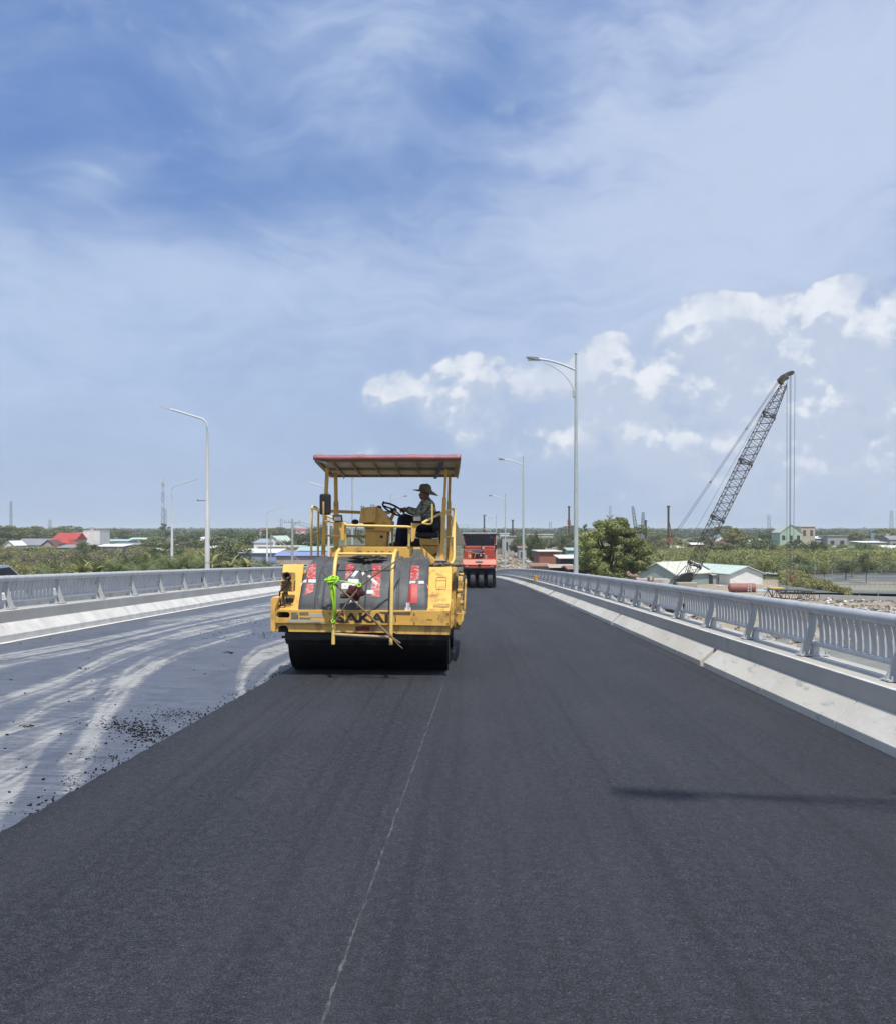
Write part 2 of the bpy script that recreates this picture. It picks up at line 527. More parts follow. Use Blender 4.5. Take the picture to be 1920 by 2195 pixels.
def old_z(x, y): return zr(y)-.05+max(0, -2.3-x)*.0286


ys = np.concatenate([np.arange(-12, 3, .5), np.arange(3, 16, .04), np.arange(16, 24, .1), np.arange(24, 50, .3), np.arange(50, 175, 2.)])
xs = np.concatenate([np.arange(XL-.05, -2.2, .026), [-1.9]])
gx, gy = np.meshgrid(xs, ys)
gz = np.vectorize(old_z)(gx, gy)
D_ = gx*-SN+gy*CS; U_ = gx*CS+gy*SN
Ds = np.maximum(D_, .5)
ppx = (896+1792*U_/Ds)/.93333; ppy = (1060-1792*(gz-EYE)/Ds)/.93333
zx_, zy_ = ppx*2.8, (ppy-1250)*2.8
dust = np.zeros(gx.shape)
for pts, a in TR: dust = np.clip(dust+a*(1.25 if a > 0 else 1)*trackmask(zx_, zy_, pts), 0, 1)
dust[D_ < 3] = .4
b = MB()
k = gx.shape[1]
fs = [(i*k+j, i*k+j+1, (i+1)*k+j+1, (i+1)*k+j) for i in range(gx.shape[0]-1) for j in range(k-1)]
b.add(np.stack([gx, gy, gz], -1).reshape(-1, 3).tolist(), fs, 0, True)


def old_mat():
    m = bpy.data.materials.new('tack_coated_deck'); m.use_nodes = True
    n = NT(m.node_tree); p = m.node_tree.nodes['Principled BSDF']
    t = n.new('ShaderNodeTexCoord').outputs['Object']
    at = n.new('ShaderNodeAttribute', attribute_name='dust').outputs['Fac']
    groove = n.noise(n.map(t, scale=(1.6, 30, 1)), 1.6, 7, .68)
    fine = n.noise(n.map(t, scale=(1, 3.5, 1)), 22, 6, .7)
    cloud = n.noise(t, 1.1, 6, .6)
    rut = n.noise(n.map(t, scale=(22, .5, 1)), 1.2, 5, .65)
    a = n.math('MULTIPLY', at, n.ramp(n.noise(n.map(t, scale=(1, .6, 1)), 3.1, 6, .7), .3, .62, .55, 1.15))
    a = n.math('ADD', a, n.math('MULTIPLY', n.math('SUBTRACT', groove, .5), 1.3))
    a = n.math('ADD', a, n.math('MULTIPLY', n.math('SUBTRACT', n.noise(n.map(t, scale=(1, 4, 1)), 4.5, 6, .7), .5), .9))
    a = n.math('ADD', a, n.math('MULTIPLY', n.math('SUBTRACT', fine, .5), .9))
    a = n.math('ADD', a, n.math('MULTIPLY', n.math('SUBTRACT', cloud, .5), .8))
    a = n.math('SUBTRACT', a, n.ramp(rut, .53, .66, 0, .35))
    f = n.ramp(a, .0, 1.2)
    base = n.mix(n.ramp(groove, .35, .65), (.058, .068, .094, 1), (.125, .138, .172, 1))
    col = n.mix(f, base, (.34, .345, .34, 1))
    dark = n.ramp(n.noise(n.map(t, scale=(1, 9, 1)), 7, 6, .7), .63, .7, 0, .55)
    col = n.mix(dark, col, (.09, .10, .125, 1))
    col = n.mix(n.ramp(n.noise(n.map(t, loc=(3, 8, 0), scale=(1, .45, 1)), 1.7, 8, .72), .52, .62, 0, .45), col, (.055, .064, .09, 1))
    col = n.mix(n.ramp(n.noise(t, 34, 5, .8), .55, .68, 0, .4), col, (.30, .31, .33, 1))
    chalk = n.ramp(n.noise(n.map(t, scale=(1, 7, 1)), 5.3, 6, .7), .69, .74, 0, .8)
    col = n.mix(chalk, col, (.68, .67, .64, 1))
    n.l.new(col, p.inputs['Base Color'])
    n.l.new(n.ramp(a, .1, .8, .5, .85), p.inputs['Roughness'])
    bp = n.new('ShaderNodeBump'); bp.inputs['Strength'].default_value = .5; bp.inputs['Distance'].default_value = .01
    n.l.new(n.math('ADD', groove, n.math('MULTIPLY', fine, .6)), bp.inputs['Height']); n.l.new(bp.outputs[0], p.inputs['Normal'])
    return m


o = b.build('old_road_surface', old_mat()); tag(o, kind='structure')
at = o.data.attributes.new('dust', 'FLOAT', 'POINT'); at.data.foreach_set('value', dust.reshape(-1).astype(np.float32))

# bridge slabs
M_conc = mat('concrete', (.42, .42, .41), (.33, .33, .325), 2.2, .8, bump=.25, bscale=30, stain=(.24, .235, .225), st_lo=.58, st_hi=.75, st_scale=1.1)
M_conc_r = mat('pale_concrete', (.60, .57, .50), (.50, .475, .42), 1.4, .8, bump=.2, bscale=25, stain=(.64, .62, .58), st_lo=.5, st_hi=.75, st_scale=2.2, stretch=(1, .35, 1), c3=(.40, .39, .36))
M_conc_w = mat('whitish_concrete', (.68, .665, .63), (.53, .52, .49), 2.4, .8, bump=.2, bscale=25, stain=(.33, .33, .32), st_lo=.56, st_hi=.74, st_scale=1.6)
M_conc_g = mat('grey_parapet_concrete', (.47, .45, .405), (.40, .385, .35), 1.2, .75, bump=.15, bscale=30, stain=(.27, .275, .28), st_lo=.56, st_hi=.72, st_scale=.9, stretch=(1, .6, .25))
M_conc_gl = mat('left_parapet_concrete', (.47, .455, .42), (.39, .38, .35), 1.2, .75, bump=.15, bscale=30, stain=(.5, .5, .48), st_lo=.52, st_hi=.72, st_scale=.9, stretch=(1, .6, .3))
M_cap = mat('white_laitance', (.66, .65, .62), (.5, .49, .47), 6, .85)
M_dark_joint = mat('joint_shadow', (.08, .08, .08), None, 5, .9)
for nm, x0, x1 in (('bridge_deck', XL-.7, XK+.85), ('adjacent_bridge_deck', -25.6, -10.4)):
    b = MB()
    yy = list(range(-60, 176, 5))
    for a_, c_ in zip(yy[:-1], yy[1:]):
        za, zc = zr(a_)-.1, zr(c_)-.1
        vs = [(x0, a_, za), (x1, a_, za), (x1, c_, zc), (x0, c_, zc), (x0, a_, za-1.4), (x1, a_, za-1.4), (x1, c_, zc-1.4), (x0, c_, zc-1.4)]
        b.add(vs, [(0, 1, 2, 3), (7, 6, 5, 4), (1, 5, 6, 2), (0, 3, 7, 4)])
    o = b.build(nm, M_conc); tag(o, kind='structure')
b = MB()
M_oldroad = mat('worn_grey_asphalt', (.13, .13, .135), (.10, .10, .105), .6, .85, bump=.2, bscale=60)
for a_, c_ in zip(yy[:-1], yy[1:]):
    b.add([(-25.2, a_, zr(a_)-.05), (-10.9, a_, zr(a_)-.05), (-10.9, c_, zr(c_)-.05), (-25.2, c_, zr(c_)-.05)], [(0, 1, 2, 3)])
o = b.build('adjacent_road', M_oldroad); tag(o, kind='structure')


# parapets: extruded section along the deck
def section(b, prof, y0, y1, m=0, step=4., dz=0., notch=None):
    ys_ = [y0]
    while ys_[-1]+step < y1-.01: ys_.append(ys_[-1]+step)
    ys_.append(y1); k_ = len(prof)
    vs = [(x, y, zr(y)+dz+z) for y in ys_ for x, z in prof]
    fs = [(i*k_+j, i*k_+(j+1) % k_, (i+1)*k_+(j+1) % k_, (i+1)*k_+j) for i in range(len(ys_)-1) for j in range(k_)]
    fs += [list(range(k_)), list(range((len(ys_)-1)*k_, len(ys_)*k_))[::-1]]
    b.add(vs, fs, m)


def fixnormals(o):
    bm = bmesh.new(); bm.from_mesh(o.data); bmesh.ops.recalc_face_normals(bm, faces=bm.faces[:]); bm.to_mesh(o.data); bm.free()


M_strip = M_cap
def parapet(side):
    if side > 0:
        X0 = XK; dz = 0; H = .43; lab = 'low grey concrete parapet with a sloping kerb along the fresh asphalt on the right'
        mw, mk = M_conc_g, M_conc_r; s = 1
    else:
        X0 = XL; dz = LC; H = .48; lab = 'low concrete parapet with a bright white sloping kerb along the unpaved left edge'
        mw, mk = M_conc_gl, M_conc_w; s = -1
    root = empty('bridge_parapet', (X0, 0, zr(0))); tag(root, lab, 'parapet')
    org = (X0, 0, zr(0))
    b = MB()
    wall = [(X0+s*.21, -.3), (X0+s*.21, H-.012), (X0+s*.222, H), (X0+s*.72, H), (X0+s*.75, H-.03), (X0+s*.75, -.3)]
    section(b, wall, -12, 170, 0, 4., dz)
    o = b.build('parapet_wall', mw, root, org); fixnormals(o)
    b = MB()
    for xa, xb, hh in ((.212, .262, .006), (.50, .60, .006)):
        section(b, [(X0+s*xa, H-.004), (X0+s*xa, H+hh), (X0+s*xb, H+hh), (X0+s*xb, H-.004)], -12, 170, 0, 4., dz)
    o = b.build('worn_edge_strip', M_strip, root, org); fixnormals(o)
    y = -1.9 if side > 0 else -.8
    while y < 150:
        y1 = y+1.95
        b = MB(); gap = .006
        # every fourth block on the right leaves a drain slot
        kk = round((y-12.2)/7.6) if side > 0 else None
        pr = [(X0, -.2), (X0, .075), (X0+s*.012, .085), (X0+s*.195, .25), (X0+s*.207, .252), (X0+s*.207, -.2)]
        if side < 0: pr = [(X0, -.2), (X0, .11), (X0+s*.012, .122), (X0+s*.195, .29), (X0+s*.207, .292), (X0+s*.207, -.2)]
        ya, yb = y, y1
        jit = random.uniform(-.004, .004)
        pr = [(px_+(jit if i < 4 else 0), pz_) for i, (px_, pz_) in enumerate(pr)]
        if side > 0:
            slot = 12.2+7.6*kk
            if y-.3 <= slot < y1-.3:
                sy = max(slot, y+.1)
                section(b, pr, ya+gap, sy, 0, 4., dz)
                section(b, pr, sy+.17, yb-gap, 0, 4., dz)
            else: section(b, pr, ya+gap, yb-gap, 0, 4., dz)
        else: section(b, pr, ya+gap, yb-gap, 0, 4., dz)
        o = b.build('kerb_block', mk, root, org, bevel=.006 if y < 30 else 0); fixnormals(o)
        y = y1+.0
    return root


parapet(1); parapet(-1)
# mortar line at the foot of the left kerb
b = MB()
for i in range(240):
    y = 8+i*.15
    h_ = .05+.04*mnoise.noise(Vector((y*1.3, 0, 4)))
    b.add([(XL+.09+h_*.5, y, zr(y)+LC+.004), (XL+.005, y, zr(y)+LC+.012), (XL+.005, y+.15, zr(y+.15)+LC+.012), (XL+.09+h_*.5, y+.15, zr(y+.15)+LC+.004)], [(0, 1, 2, 3)])
o = b.build('mortar_line', M_conc_w); fixnormals(o); tag(o, kind='structure')

# railings
M_galv = mat('galvanised_steel', (.55, .56, .565), (.47, .48, .485), 5, .45, metal=.15, stain=(.54, .56, .57), st_lo=.55, st_hi=.75, st_scale=3, bump=.04, bscale=40)
M_galv2 = mat('zinc_post_steel', (.48, .49, .495), (.41, .42, .425), 4, .45, metal=.15, stain=(.46, .48, .5), st_lo=.55, st_hi=.75, st_scale=4)


def curve_x(z):           # outward bow of the bars, z above the parapet top (0..0.57)
    return .022*math.sin(math.pi*min(1, max(0, (z-.08)/.42)))


def railing(side, Xr, y0, pitch, n, H, base, dz, lab):
    s = side; root = empty('bridge_railing', (Xr, 0, zr(0))); tag(root, lab, 'railing', 'galvanised railings on both edges of the bridge')
    def protos():
        a = {}
        b = MB(); b.tube([(0, .0, H-.056), (0, pitch-.012, H-.056)], .056, 16)
        a['top_rail'] = b
        b = MB(); b.tube([(s*.03, 0, base+.135), (s*.03, pitch, base+.135)], .028, 10); a['bottom_rail'] = b
        b = MB(); nb = 12
        for i in range(nb):
            yc = pitch*(i+.95)/(nb+.9)
            vs = []
            for j in range(9):
                z = base+.14+(H-.09-base-.13)*j/8; xx = s*(curve_x(z-base)+.03*(1-j/8))
                for dx_, dy_ in ((-.006, -.056), (.006, -.056), (.006, .056), (-.006, .056)): vs.append((xx+dx_, yc+dy_, z))
            fs_ = [(j*4+k_, j*4+(k_+1) % 4, (j+1)*4+(k_+1) % 4, (j+1)*4+k_) for j in range(8) for k_ in range(4)]
            b.add(vs, fs_)
        a['baluster_panel'] = b
        b = MB()   # curved plate post
        N = 14; vs = []
        for j in range(N+1):
            z = base+(H-.03-base)*j/N; t = j/N
            xc = s*(-.11*(1-t)**1.5+.05*math.sin(math.pi*min(1, t*1.05))*t); wd = .036+.012*(1-t)**2+.012*t*t
            for dx_, dy_ in ((-wd, -.012), (wd, -.012), (wd, .012), (-wd, .012)): vs.append((xc+dx_, dy_, z))
        fs_ = [(j*4+k_, j*4+(k_+1) % 4, (j+1)*4+(k_+1) % 4, (j+1)*4+k_) for j in range(N) for k_ in range(4)]+[(0, 3, 2, 1), (N*4, N*4+1, N*4+2, N*4+3)]
        b.add(vs, fs_)
        b.cyl((0, 0, H-.056), (0, 1, 0), .06, .03, 16)
        a['post'] = b
        b = MB()   # foot: base plate, two ribs, bolts
        b.box((-s*.16, -.085, base+.008), (s*.15, .085, base+.022))
        for sy in (-1, 1):
            b.prism([(-s*.02, sy*.045, base+.022), (s*.125, sy*.045, base+.022), (s*.055, sy*.045, base+.12), (s*.0, sy*.045, base+.12)], (0, sy*.010, 0))
        for sy in (-.07, .07):
            for sx in (-.12, .12): b.cyl((sx, sy, base+.035), (0, 0, 1), .012, .03, 8)
        a['foot'] = b
        return a
    P = protos(); objs = {}
    for k_, b in P.items():
        m_ = M_galv if k_ != 'post' else M_galv2
        o = b.build(k_, m_, root, (0, 0, 0)); fixnormals(o)
        objs[k_] = o
    def place(o, y):
        slope = math.atan((zr(y+pitch)-zr(y))/pitch)
        o.location = (0, y, zr(y)+dz-zr(0)); o.rotation_euler = (slope, 0, 0)
    for i in range(n):
        y = y0+i*pitch
        c = {}
        for k_, o in objs.items():
            q = o
            if i:
                q = o.copy(); COL.objects.link(q); q.parent = root
            if k_ == 'foot':
                q.parent = c['post']
            else: place(q, y)
            c[k_] = q
    return root


railing(1, 3.72, 1.74, 2.0, 75, 1.0, .43, 0, 'grey galvanised railing with curved bars on the right parapet beside the fresh asphalt')
railing(-1, -8.1, -.3+.22, 1.95, 76, 1.07, .48, LC, 'grey galvanised railing with curved bars on the left parapet behind the dusty deck')

# low parapet of the adjacent road, seen through the left railing
b = MB()
section(b, [(-10.5, -.3), (-10.5, .5), (-10.9, .5), (-10.95, -.3)], -10, 165, 0, 5.)
o = b.build('median_wall', M_conc_w); fixnormals(o); tag(o, 'long pale concrete wall just beyond the left railing', 'wall')
b = MB()
section(b, [(-25.2, -.3), (-25.2, .35), (-25.5, .35), (-25.5, -.3)], -10, 165, 0, 5.)
o = b.build('far_wall', M_conc_w); fixnormals(o); tag(o, 'low concrete wall on the far side of the adjacent road', 'wall')

# ------------------------------------------------------------------ terrain
def ground_mat():
    m = bpy.data.materials.new('lowland_ground'); m.use_nodes = True
    n = NT(m.node_tree); p = m.node_tree.nodes['Principled BSDF']
    t = n.new('ShaderNodeTexCoord').outputs['Object']
    a = n.noise(t, .012, 8, .65); b_ = n.noise(t, .12, 8, .7); c = n.noise(t, 1.2, 6, .7)
    col = n.mix(n.ramp(b_, .4, .6), (.055, .075, .025, 1), (.095, .105, .04, 1))
    col = n.mix(n.ramp(a, .5, .6), col, (.16, .14, .09, 1))
    col = n.mix(n.ramp(c, .55, .7, 0, .5), col, (.19, .17, .12, 1))
    n.l.new(col, p.inputs['Base Color']); p.inputs['Roughness'].default_value = .95
    return m


b = MB()
N = 24; rad = [0, 60, 150, 400, 900, 2000, 5000, 12000]
vs = [(0, 0, GZ)]
for r_ in rad[1:]:
    for k_ in range(N): t = 2*math.pi*k_/N; vs.append((r_*math.cos(t), r_*math.sin(t), GZ))
fs = [(0, 1+k_, 1+(k_+1) % N) for k_ in range(N)]
for i in range(len(rad)-2):
    for k_ in range(N): fs.append((1+i*N+k_, 1+(i+1)*N+k_, 1+(i+1)*N+(k_+1) % N, 1+i*N+(k_+1) % N))
b.add(vs, fs); o = b.build('ground', ground_mat()); tag(o, kind='structure')


def patch(name, corners, m, dz, sub=24, rough=0., kind='structure'):
    """corners: pixel positions on the ground (4), bilinear sheet lifted dz above the plain"""
    pts = [PT(px, py, (EYE-GZ)/((py-1060)/1792)) for px, py in corners]
    b = MB(); vs = []
    for i in range(sub+1):
        for j in range(sub+1):
            u, v = i/sub, j/sub
            p = pts[0]*(1-u)*(1-v)+pts[1]*u*(1-v)+pts[2]*u*v+pts[3]*(1-u)*v
            h = rough*mnoise.noise(Vector((p.x*.08, p.y*.08, 1)))
            vs.append((p.x, p.y, GZ+dz+abs(h)))
    k_ = sub+1
    b.add(vs, [(i*k_+j, (i+1)*k_+j, (i+1)*k_+j+1, i*k_+j+1) for i in range(sub) for j in range(sub)], 0, True)
    o = b.build(name, m); fixnormals(o); tag(o, kind=kind); return o


M_sand = mat('sandy_earth', (.36, .31, .23), (.27, .22, .16), .25, .95, stain=(.45, .42, .36), st_lo=.55, st_hi=.65, st_scale=.7, c3=(.18, .15, .11), bump=.6, bscale=3)
M_earth = mat('brown_earth', (.34, .25, .16), (.24, .175, .11), .18, .95, stain=(.45, .38, .29), st_lo=.52, st_hi=.6, st_scale=.5, c3=(.15, .11, .07), bump=.8, bscale=2)
M_bank = mat('grey_bank_slab', (.22, .225, .205), (.17, .175, .16), .5, .85, stain=(.17, .185, .185), st_lo=.55, st_hi=.7, st_scale=.8, bump=.3, bscale=6)
M_pond = mat('pond_net', (.15, .165, .155), (.07, .08, .075), .35, .8, stain=(.25, .235, .17), st_lo=.48, st_hi=.60, st_scale=.10, stretch=(.3, 1, 1), c3=(.04, .045, .045))
patch('earth_yard', [(900, 1240), (2500, 1330), (2100, 1178), (1180, 1150)], M_sand, .02, 40, .25)
patch('river_bank', [(1000, 1500), (3300, 2300), (2900, 1330), (1000, 1262)], M_bank, .35, 10)
patch('pond', [(1560, 1191), (2400, 1205), (2300, 1143), (1556, 1141)], M_pond, .45, 24)
patch('earth_slope', [(975, 1160), (1062, 1160), (1056, 1098), (985, 1094)], M_earth, .06, 20, 2.2)
patch('yard_left', [(430, 1200), (700, 1200), (690, 1120), (455, 1120)], M_sand, .04, 12, .1)

# ------------------------------------------------------------------ yellow roller
def RXZ(zx, D): return D*(((560+zx/3.4462)*.93333-896)/1792-.0225)
def RZZ(zy, D): return EYE-D*((950+zy/3.4462)*.93333-1060)/1792
def RP(zx, zy, D): return Vector((RXZ(zx, D), D, RZZ(zy, D)))


M_yel = mat('yellow_paint', (.80, .47, .105), (.72, .41, .085), 2.2, .48, stain=(.34, .20, .08), st_lo=.54, st_hi=.70, st_scale=2.6, c3=(.60, .37, .12), bump=.08, bscale=8)
M_yel2 = mat('worn_yellow_paint', (.82, .50, .125), (.74, .44, .105), 3, .5, stain=(.28, .16, .08), st_lo=.50, st_hi=.66, st_scale=3.2, stretch=(1, 1, .3), c3=(.58, .36, .14), bump=.1, bscale=8)
M_yeldark = mat('dirty_yellow_paint', (.60, .39, .10), (.48, .30, .08), 3, .6, stain=(.12, .08, .05), st_lo=.5, st_hi=.66, st_scale=3.5, bump=.15, bscale=10)
M_tube = mat('yellow_tube_paint', (.84, .60, .19), (.78, .54, .16), 5, .42, stain=(.28, .17, .08), st_lo=.62, st_hi=.72, st_scale=7)
M_tank = mat('black_plastic_tank', (.085, .092, .098), (.062, .068, .074), 2.5, .6, stain=(.19, .19, .185), st_lo=.48, st_hi=.74, st_scale=1.8, stretch=(1, 1, .5), bump=.1, bscale=12, c3=(.13, .132, .13))
M_blk = mat('black_oily_steel', (.014, .014, .016), (.008, .008, .010), 4, .5, bump=.1)
M_drum = mat('tarry_drum', (.006, .0065, .009), (.004, .0045, .006), 4, .5)
M_scr = mat('scraper_steel', (.035, .032, .03), (.018, .017, .017), 5, .6, stain=(.09, .075, .055), st_lo=.5, st_hi=.7, st_scale=5, bump=.2)
M_rub = mat('black_rubber', (.02, .02, .022), (.014, .014, .015), 6, .6)
M_red = mat('scratched_red_film', (.50, .045, .045), (.40, .03, .03), 6, .5, stain=(.42, .27, .26), st_lo=.50, st_hi=.55, st_scale=20, c3=(.58, .16, .14))
M_red2 = mat('smooth_red_film', (.52, .03, .03), (.44, .03, .03), 6, .45, stain=(.55, .35, .33), st_lo=.66, st_hi=.70, st_scale=22)
M_wht = mat('white_film', (.62, .62, .61), (.52, .52, .51), 4, .6, stain=(.22, .22, .22), st_lo=.57, st_hi=.66, st_scale=16)
M_txt = mat('black_lettering', (.035, .032, .025), (.05, .045, .03), 8, .6, stain=(.45, .29, .07), st_lo=.66, st_hi=.70, st_scale=16)
M_txt2 = mat('faded_lettering', (.16, .14, .09), (.22, .17, .08), 8, .6, stain=(.5, .33, .09), st_lo=.56, st_hi=.66, st_scale=12)
M_refl = mat('dark_red_reflector', (.22, .02, .03), (.16, .015, .02), 20, .35)
M_glass = mat('mirror_back', (.018, .02, .022), (.012, .013, .015), 3, .35)
M_lamp = mat('lamp_glass', (.33, .31, .28), (.22, .21, .2), 12, .3)
M_rust = mat('rusty_steel', (.20, .12, .07), (.11, .07, .045), 8, .8, bump=.3)
M_grey_st = mat('pale_scrape', (.42, .36, .28), (.5, .42, .3), 8, .8)

RO = Vector((RXZ(800, 12), 12.0, zr(12)))
roller = empty('road_roller', RO)
tag(roller, 'yellow road roller with a canopy and black tank rolling the fresh asphalt toward us', 'road roller')


def rb(b, name, m, bevel=0, parent=roller, label=None, fix=True):
    o = b.build(name, m, parent, RO, bevel=bevel)
    if fix: fixnormals(o)
    if label: o['label'] = label
    return o


def rpoly(pts, D, depth=None, m=0, b=None):
    b = b or MB(); b.prism([RP(x, y, D) for x, y in pts], (0, depth or .03, 0), m); return b


def roundrect(x0, y0, x1, y1, r, n=4):
    out = []
    for cx, cy, a0 in ((x1-r, y1-r, 0), (x0+r, y1-r, 90), (x0+r, y0+r, 180), (x1-r, y0+r, 270)):
        for i in range(n+1):
            t = R(a0+90*i/n); out.append((cx+r*math.cos(t), cy+r*math.sin(t)))
    return out


def holed(outer, hole, D, depth):
    """plate with one hole: outer & hole are pixel outlines; built as a strip between resampled rings"""
    bm = bmesh.new()
    def ring(pts): return [bm.verts.new(RP(x, y, D)) for x, y in pts]
    a, h = ring(outer), ring(hole)
    es = [bm.edges.new((r_[i], r_[(i+1) % len(r_)])) for r_ in (a, h) for i in range(len(r_))]
    r_ = bmesh.ops.triangle_fill(bm, edges=es, use_beauty=True)
    fs_ = [f for f in r_['geom'] if isinstance(f, bmesh.types.BMFace)]
    ex = bmesh.ops.extrude_face_region(bm, geom=fs_)
    bmesh.ops.translate(bm, verts=[v for v in ex['geom'] if isinstance(v, bmesh.types.BMVert)], vec=(0, depth, 0))
    b = MB(); bm.verts.index_update()
    b.add([v.co.copy() for v in bm.verts], [[v.index for v in f.verts] for f in bm.faces])
    bm.free(); return b


gz = zr(12)
# drums
RD = .58
b = MB(); xl, xr = RXZ(190, 11.42), RXZ(1372, 11.42)
b.cyl(((xl+xr)/2, 12.0, gz+RD), (1, 0, 0), RD, xr-xl, 64)
o = rb(b, 'front_drum', M_drum, fix=False)
b = MB(); b.cyl((xr+.004, 12.0, gz+RD), (1, 0, 0), RD-.06, .02, 48); b.cyl((xr+.02, 12.0, gz+RD), (1, 0, 0), .18, .05, 20); rb(b, 'drum_hub', M_blk, parent=o)
b = MB(); b.cyl(((xl+xr)/2, 14.9, zr(14.9)+RD), (1, 0, 0), RD, xr-xl+.04, 48); rb(b, 'rear_drum', M_drum, fix=False)
# scraper
b = MB(); b.box((RXZ(170, 11.15), 11.15, RZZ(1405, 11.15)), (RXZ(1382, 11.15), 11.32, RZZ(1462, 11.15)))
b.prism([RP(172, 1458, 11.13), RP(1380, 1458, 11.13), RP(1376, 1500, 11.28), RP(178, 1488, 11.28)], (0, .02, 0))
b.box(RP(145, 1430, 11.15), RP(172, 1447, 11.15)+Vector((0, .05, 0)))
rb(b, 'scraper', M_scr, .004)
b = MB(); b.box(RP(200, 1380, 11.2), RP(1370, 1412, 11.2)+Vector((0, .3, 0))); rb(b, 'scraper_bracket', M_blk)
# front frame: upper plate with slot, lower lip
b = holed([(95, 1235), (1398, 1240), (1398, 1353), (95, 1333)], roundrect(105, 1251, 205, 1295, 21), 11.02, .05)
o = rb(b, 'front_plate', M_yel, .004)
front_plate = o
for q in ((1130, 1262), (1375, 1262), (1375, 1332), (1130, 1330), (505, 1262), (505, 1322)):
    b = MB(); b.cyl(RP(*q, 11.015), (0, 1, 0), .009, .012, 8); rb(b, 'bolt', M_rust, parent=front_plate)
M_grime = mat('tar_splash', (.07, .05, .03), (.12, .08, .04), 20, .7)
for q in ([(600, 1322), (640, 1318), (655, 1331), (598, 1331)], [(985, 1268), (992, 1266), (996, 1318), (988, 1330)], [(700, 1308), (735, 1304), (742, 1330), (698, 1331)], [(1310, 1272), (1313, 1272), (1312, 1305), (1309, 1304)], [(1225, 1302), (1262, 1306), (1262, 1310), (1224, 1307)], [(330, 1330), (430, 1327), (440, 1333), (332, 1333)]):
    rb(rpoly(q, 11.0165, .002), 'tar_splash', M_grime, parent=front_plate)
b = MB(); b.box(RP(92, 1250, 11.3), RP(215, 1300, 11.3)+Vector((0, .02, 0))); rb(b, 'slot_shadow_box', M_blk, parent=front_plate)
b = rpoly([(80, 1330), (500, 1334), (500, 1332), (1398, 1350), (1392, 1419), (990, 1412), (985, 1405), (198, 1398), (192, 1368), (178, 1352), (135, 1352), (122, 1366), (120, 1396), (68, 1402)], 11.06, .05)
rb(b, 'lower_lip', M_yel2, .004)
b = MB(); b.box(RP(110, 1345, 11.5), RP(300, 1400, 11.5)+Vector((0, .02, 0))); rb(b, 'inner_web', M_blk)
# left cheek
b = rpoly([(62, 1160), (70, 1145), (88, 1138), (130, 1140), (105, 1205), (96, 1240), (96, 1402), (70, 1402), (62, 1380)], 10.98, .10)
rb(b, 'left_cheek', M_yel2, .01)
b = MB(); x0 = RXZ(65, 11.0)
b.prism([(x0, 11.0, RZZ(1150, 11.0)), (x0, 11.0, RZZ(1402, 11)), (x0, 12.6, RZZ(1402, 11)), (x0, 12.9, RZZ(1180, 11)), (x0, 12.2, RZZ(1140, 11))], (.03, 0, 0)); rb(b, 'left_side_plate', M_yel2, .005)
# right cheek and long side machinery
b = rpoly([(1392, 1240), (1392, 1370), (1404, 1370), (1420, 1340), (1422, 1200), (1414, 1160), (1402, 1160), (1396, 1190)], 10.98, .12)
rb(b, 'right_cheek', M_yel, .008)
# sloped fender panels (front top edge low, rising to the rear)
def slope_panel(xa0, xa1, xb0, xb1, y0, D0, y1, D1, name, m):
    b = MB(); a0, a1 = RP(xa0, y0, D0), RP(xa1, y0, D0); c0, c1 = RP(xb0, y1, D1), RP(xb1, y1, D1)
    b.prism([a0, a1, c1, c0], (0, .02, -.03)); return rb(b, name, m, .004)
slope_panel(98, 275, 160, 318, 1236, 11.05, 1195, 11.25, 'left_step', M_yel)
slope_panel(125, 275, 158, 312, 1196, 11.25, 896, 11.95, 'left_fender', M_yel)
pr = slope_panel(1222, 1398, 1195, 1406, 1240, 11.05, 915, 11.95, 'right_fender', M_yel2)
b = MB()
def fend(zx, zy):
    t = (1240-zy)/(1240-915); D = 11.05+.9*t; p = RP(zx, zy, D); return p+Vector((0, -.012, .006))
loop = [(1293, 1010), (1300, 998), (1368, 998), (1362, 1078), (1355, 1085), (1298, 1085), (1291, 1075), (1293, 1010)]
b.tube([fend(*q) for q in loop], .004, 6)
b.tube([fend(1293, 1020), fend(1368, 1020)], .004, 6)
rb(b, 'cover_outline', M_rust, parent=pr)
b = MB(); b.prism([fend(1270, 1190), fend(1388, 1190), fend(1384, 1215), fend(1272, 1213)], (0, .01, -.01)); rb(b, 'grab_slot', M_yeldark, parent=pr)
b = MB()
xs_side = RXZ(1404, 11.95)
b.prism([(RXZ(1370, 11.2), 11.12, gz+.62), (RXZ(1370, 11.2), 13.0, gz+.62), (RXZ(1370, 11.2), 13.0, gz+1.33), (RXZ(1370, 11.2), 12.0, gz+1.33), (RXZ(1370, 11.2), 11.12, gz+.85)], (xs_side-.004-RXZ(1370, 11.2), 0, 0)); rb(b, 'side_box', M_yel2, .01)
b = MB()
b.box((RXZ(125, 11.3), 12.02, gz+.62), (RXZ(1300, 11.3), 13.0, gz+1.28)); rb(b, 'front_frame', M_yeldark)
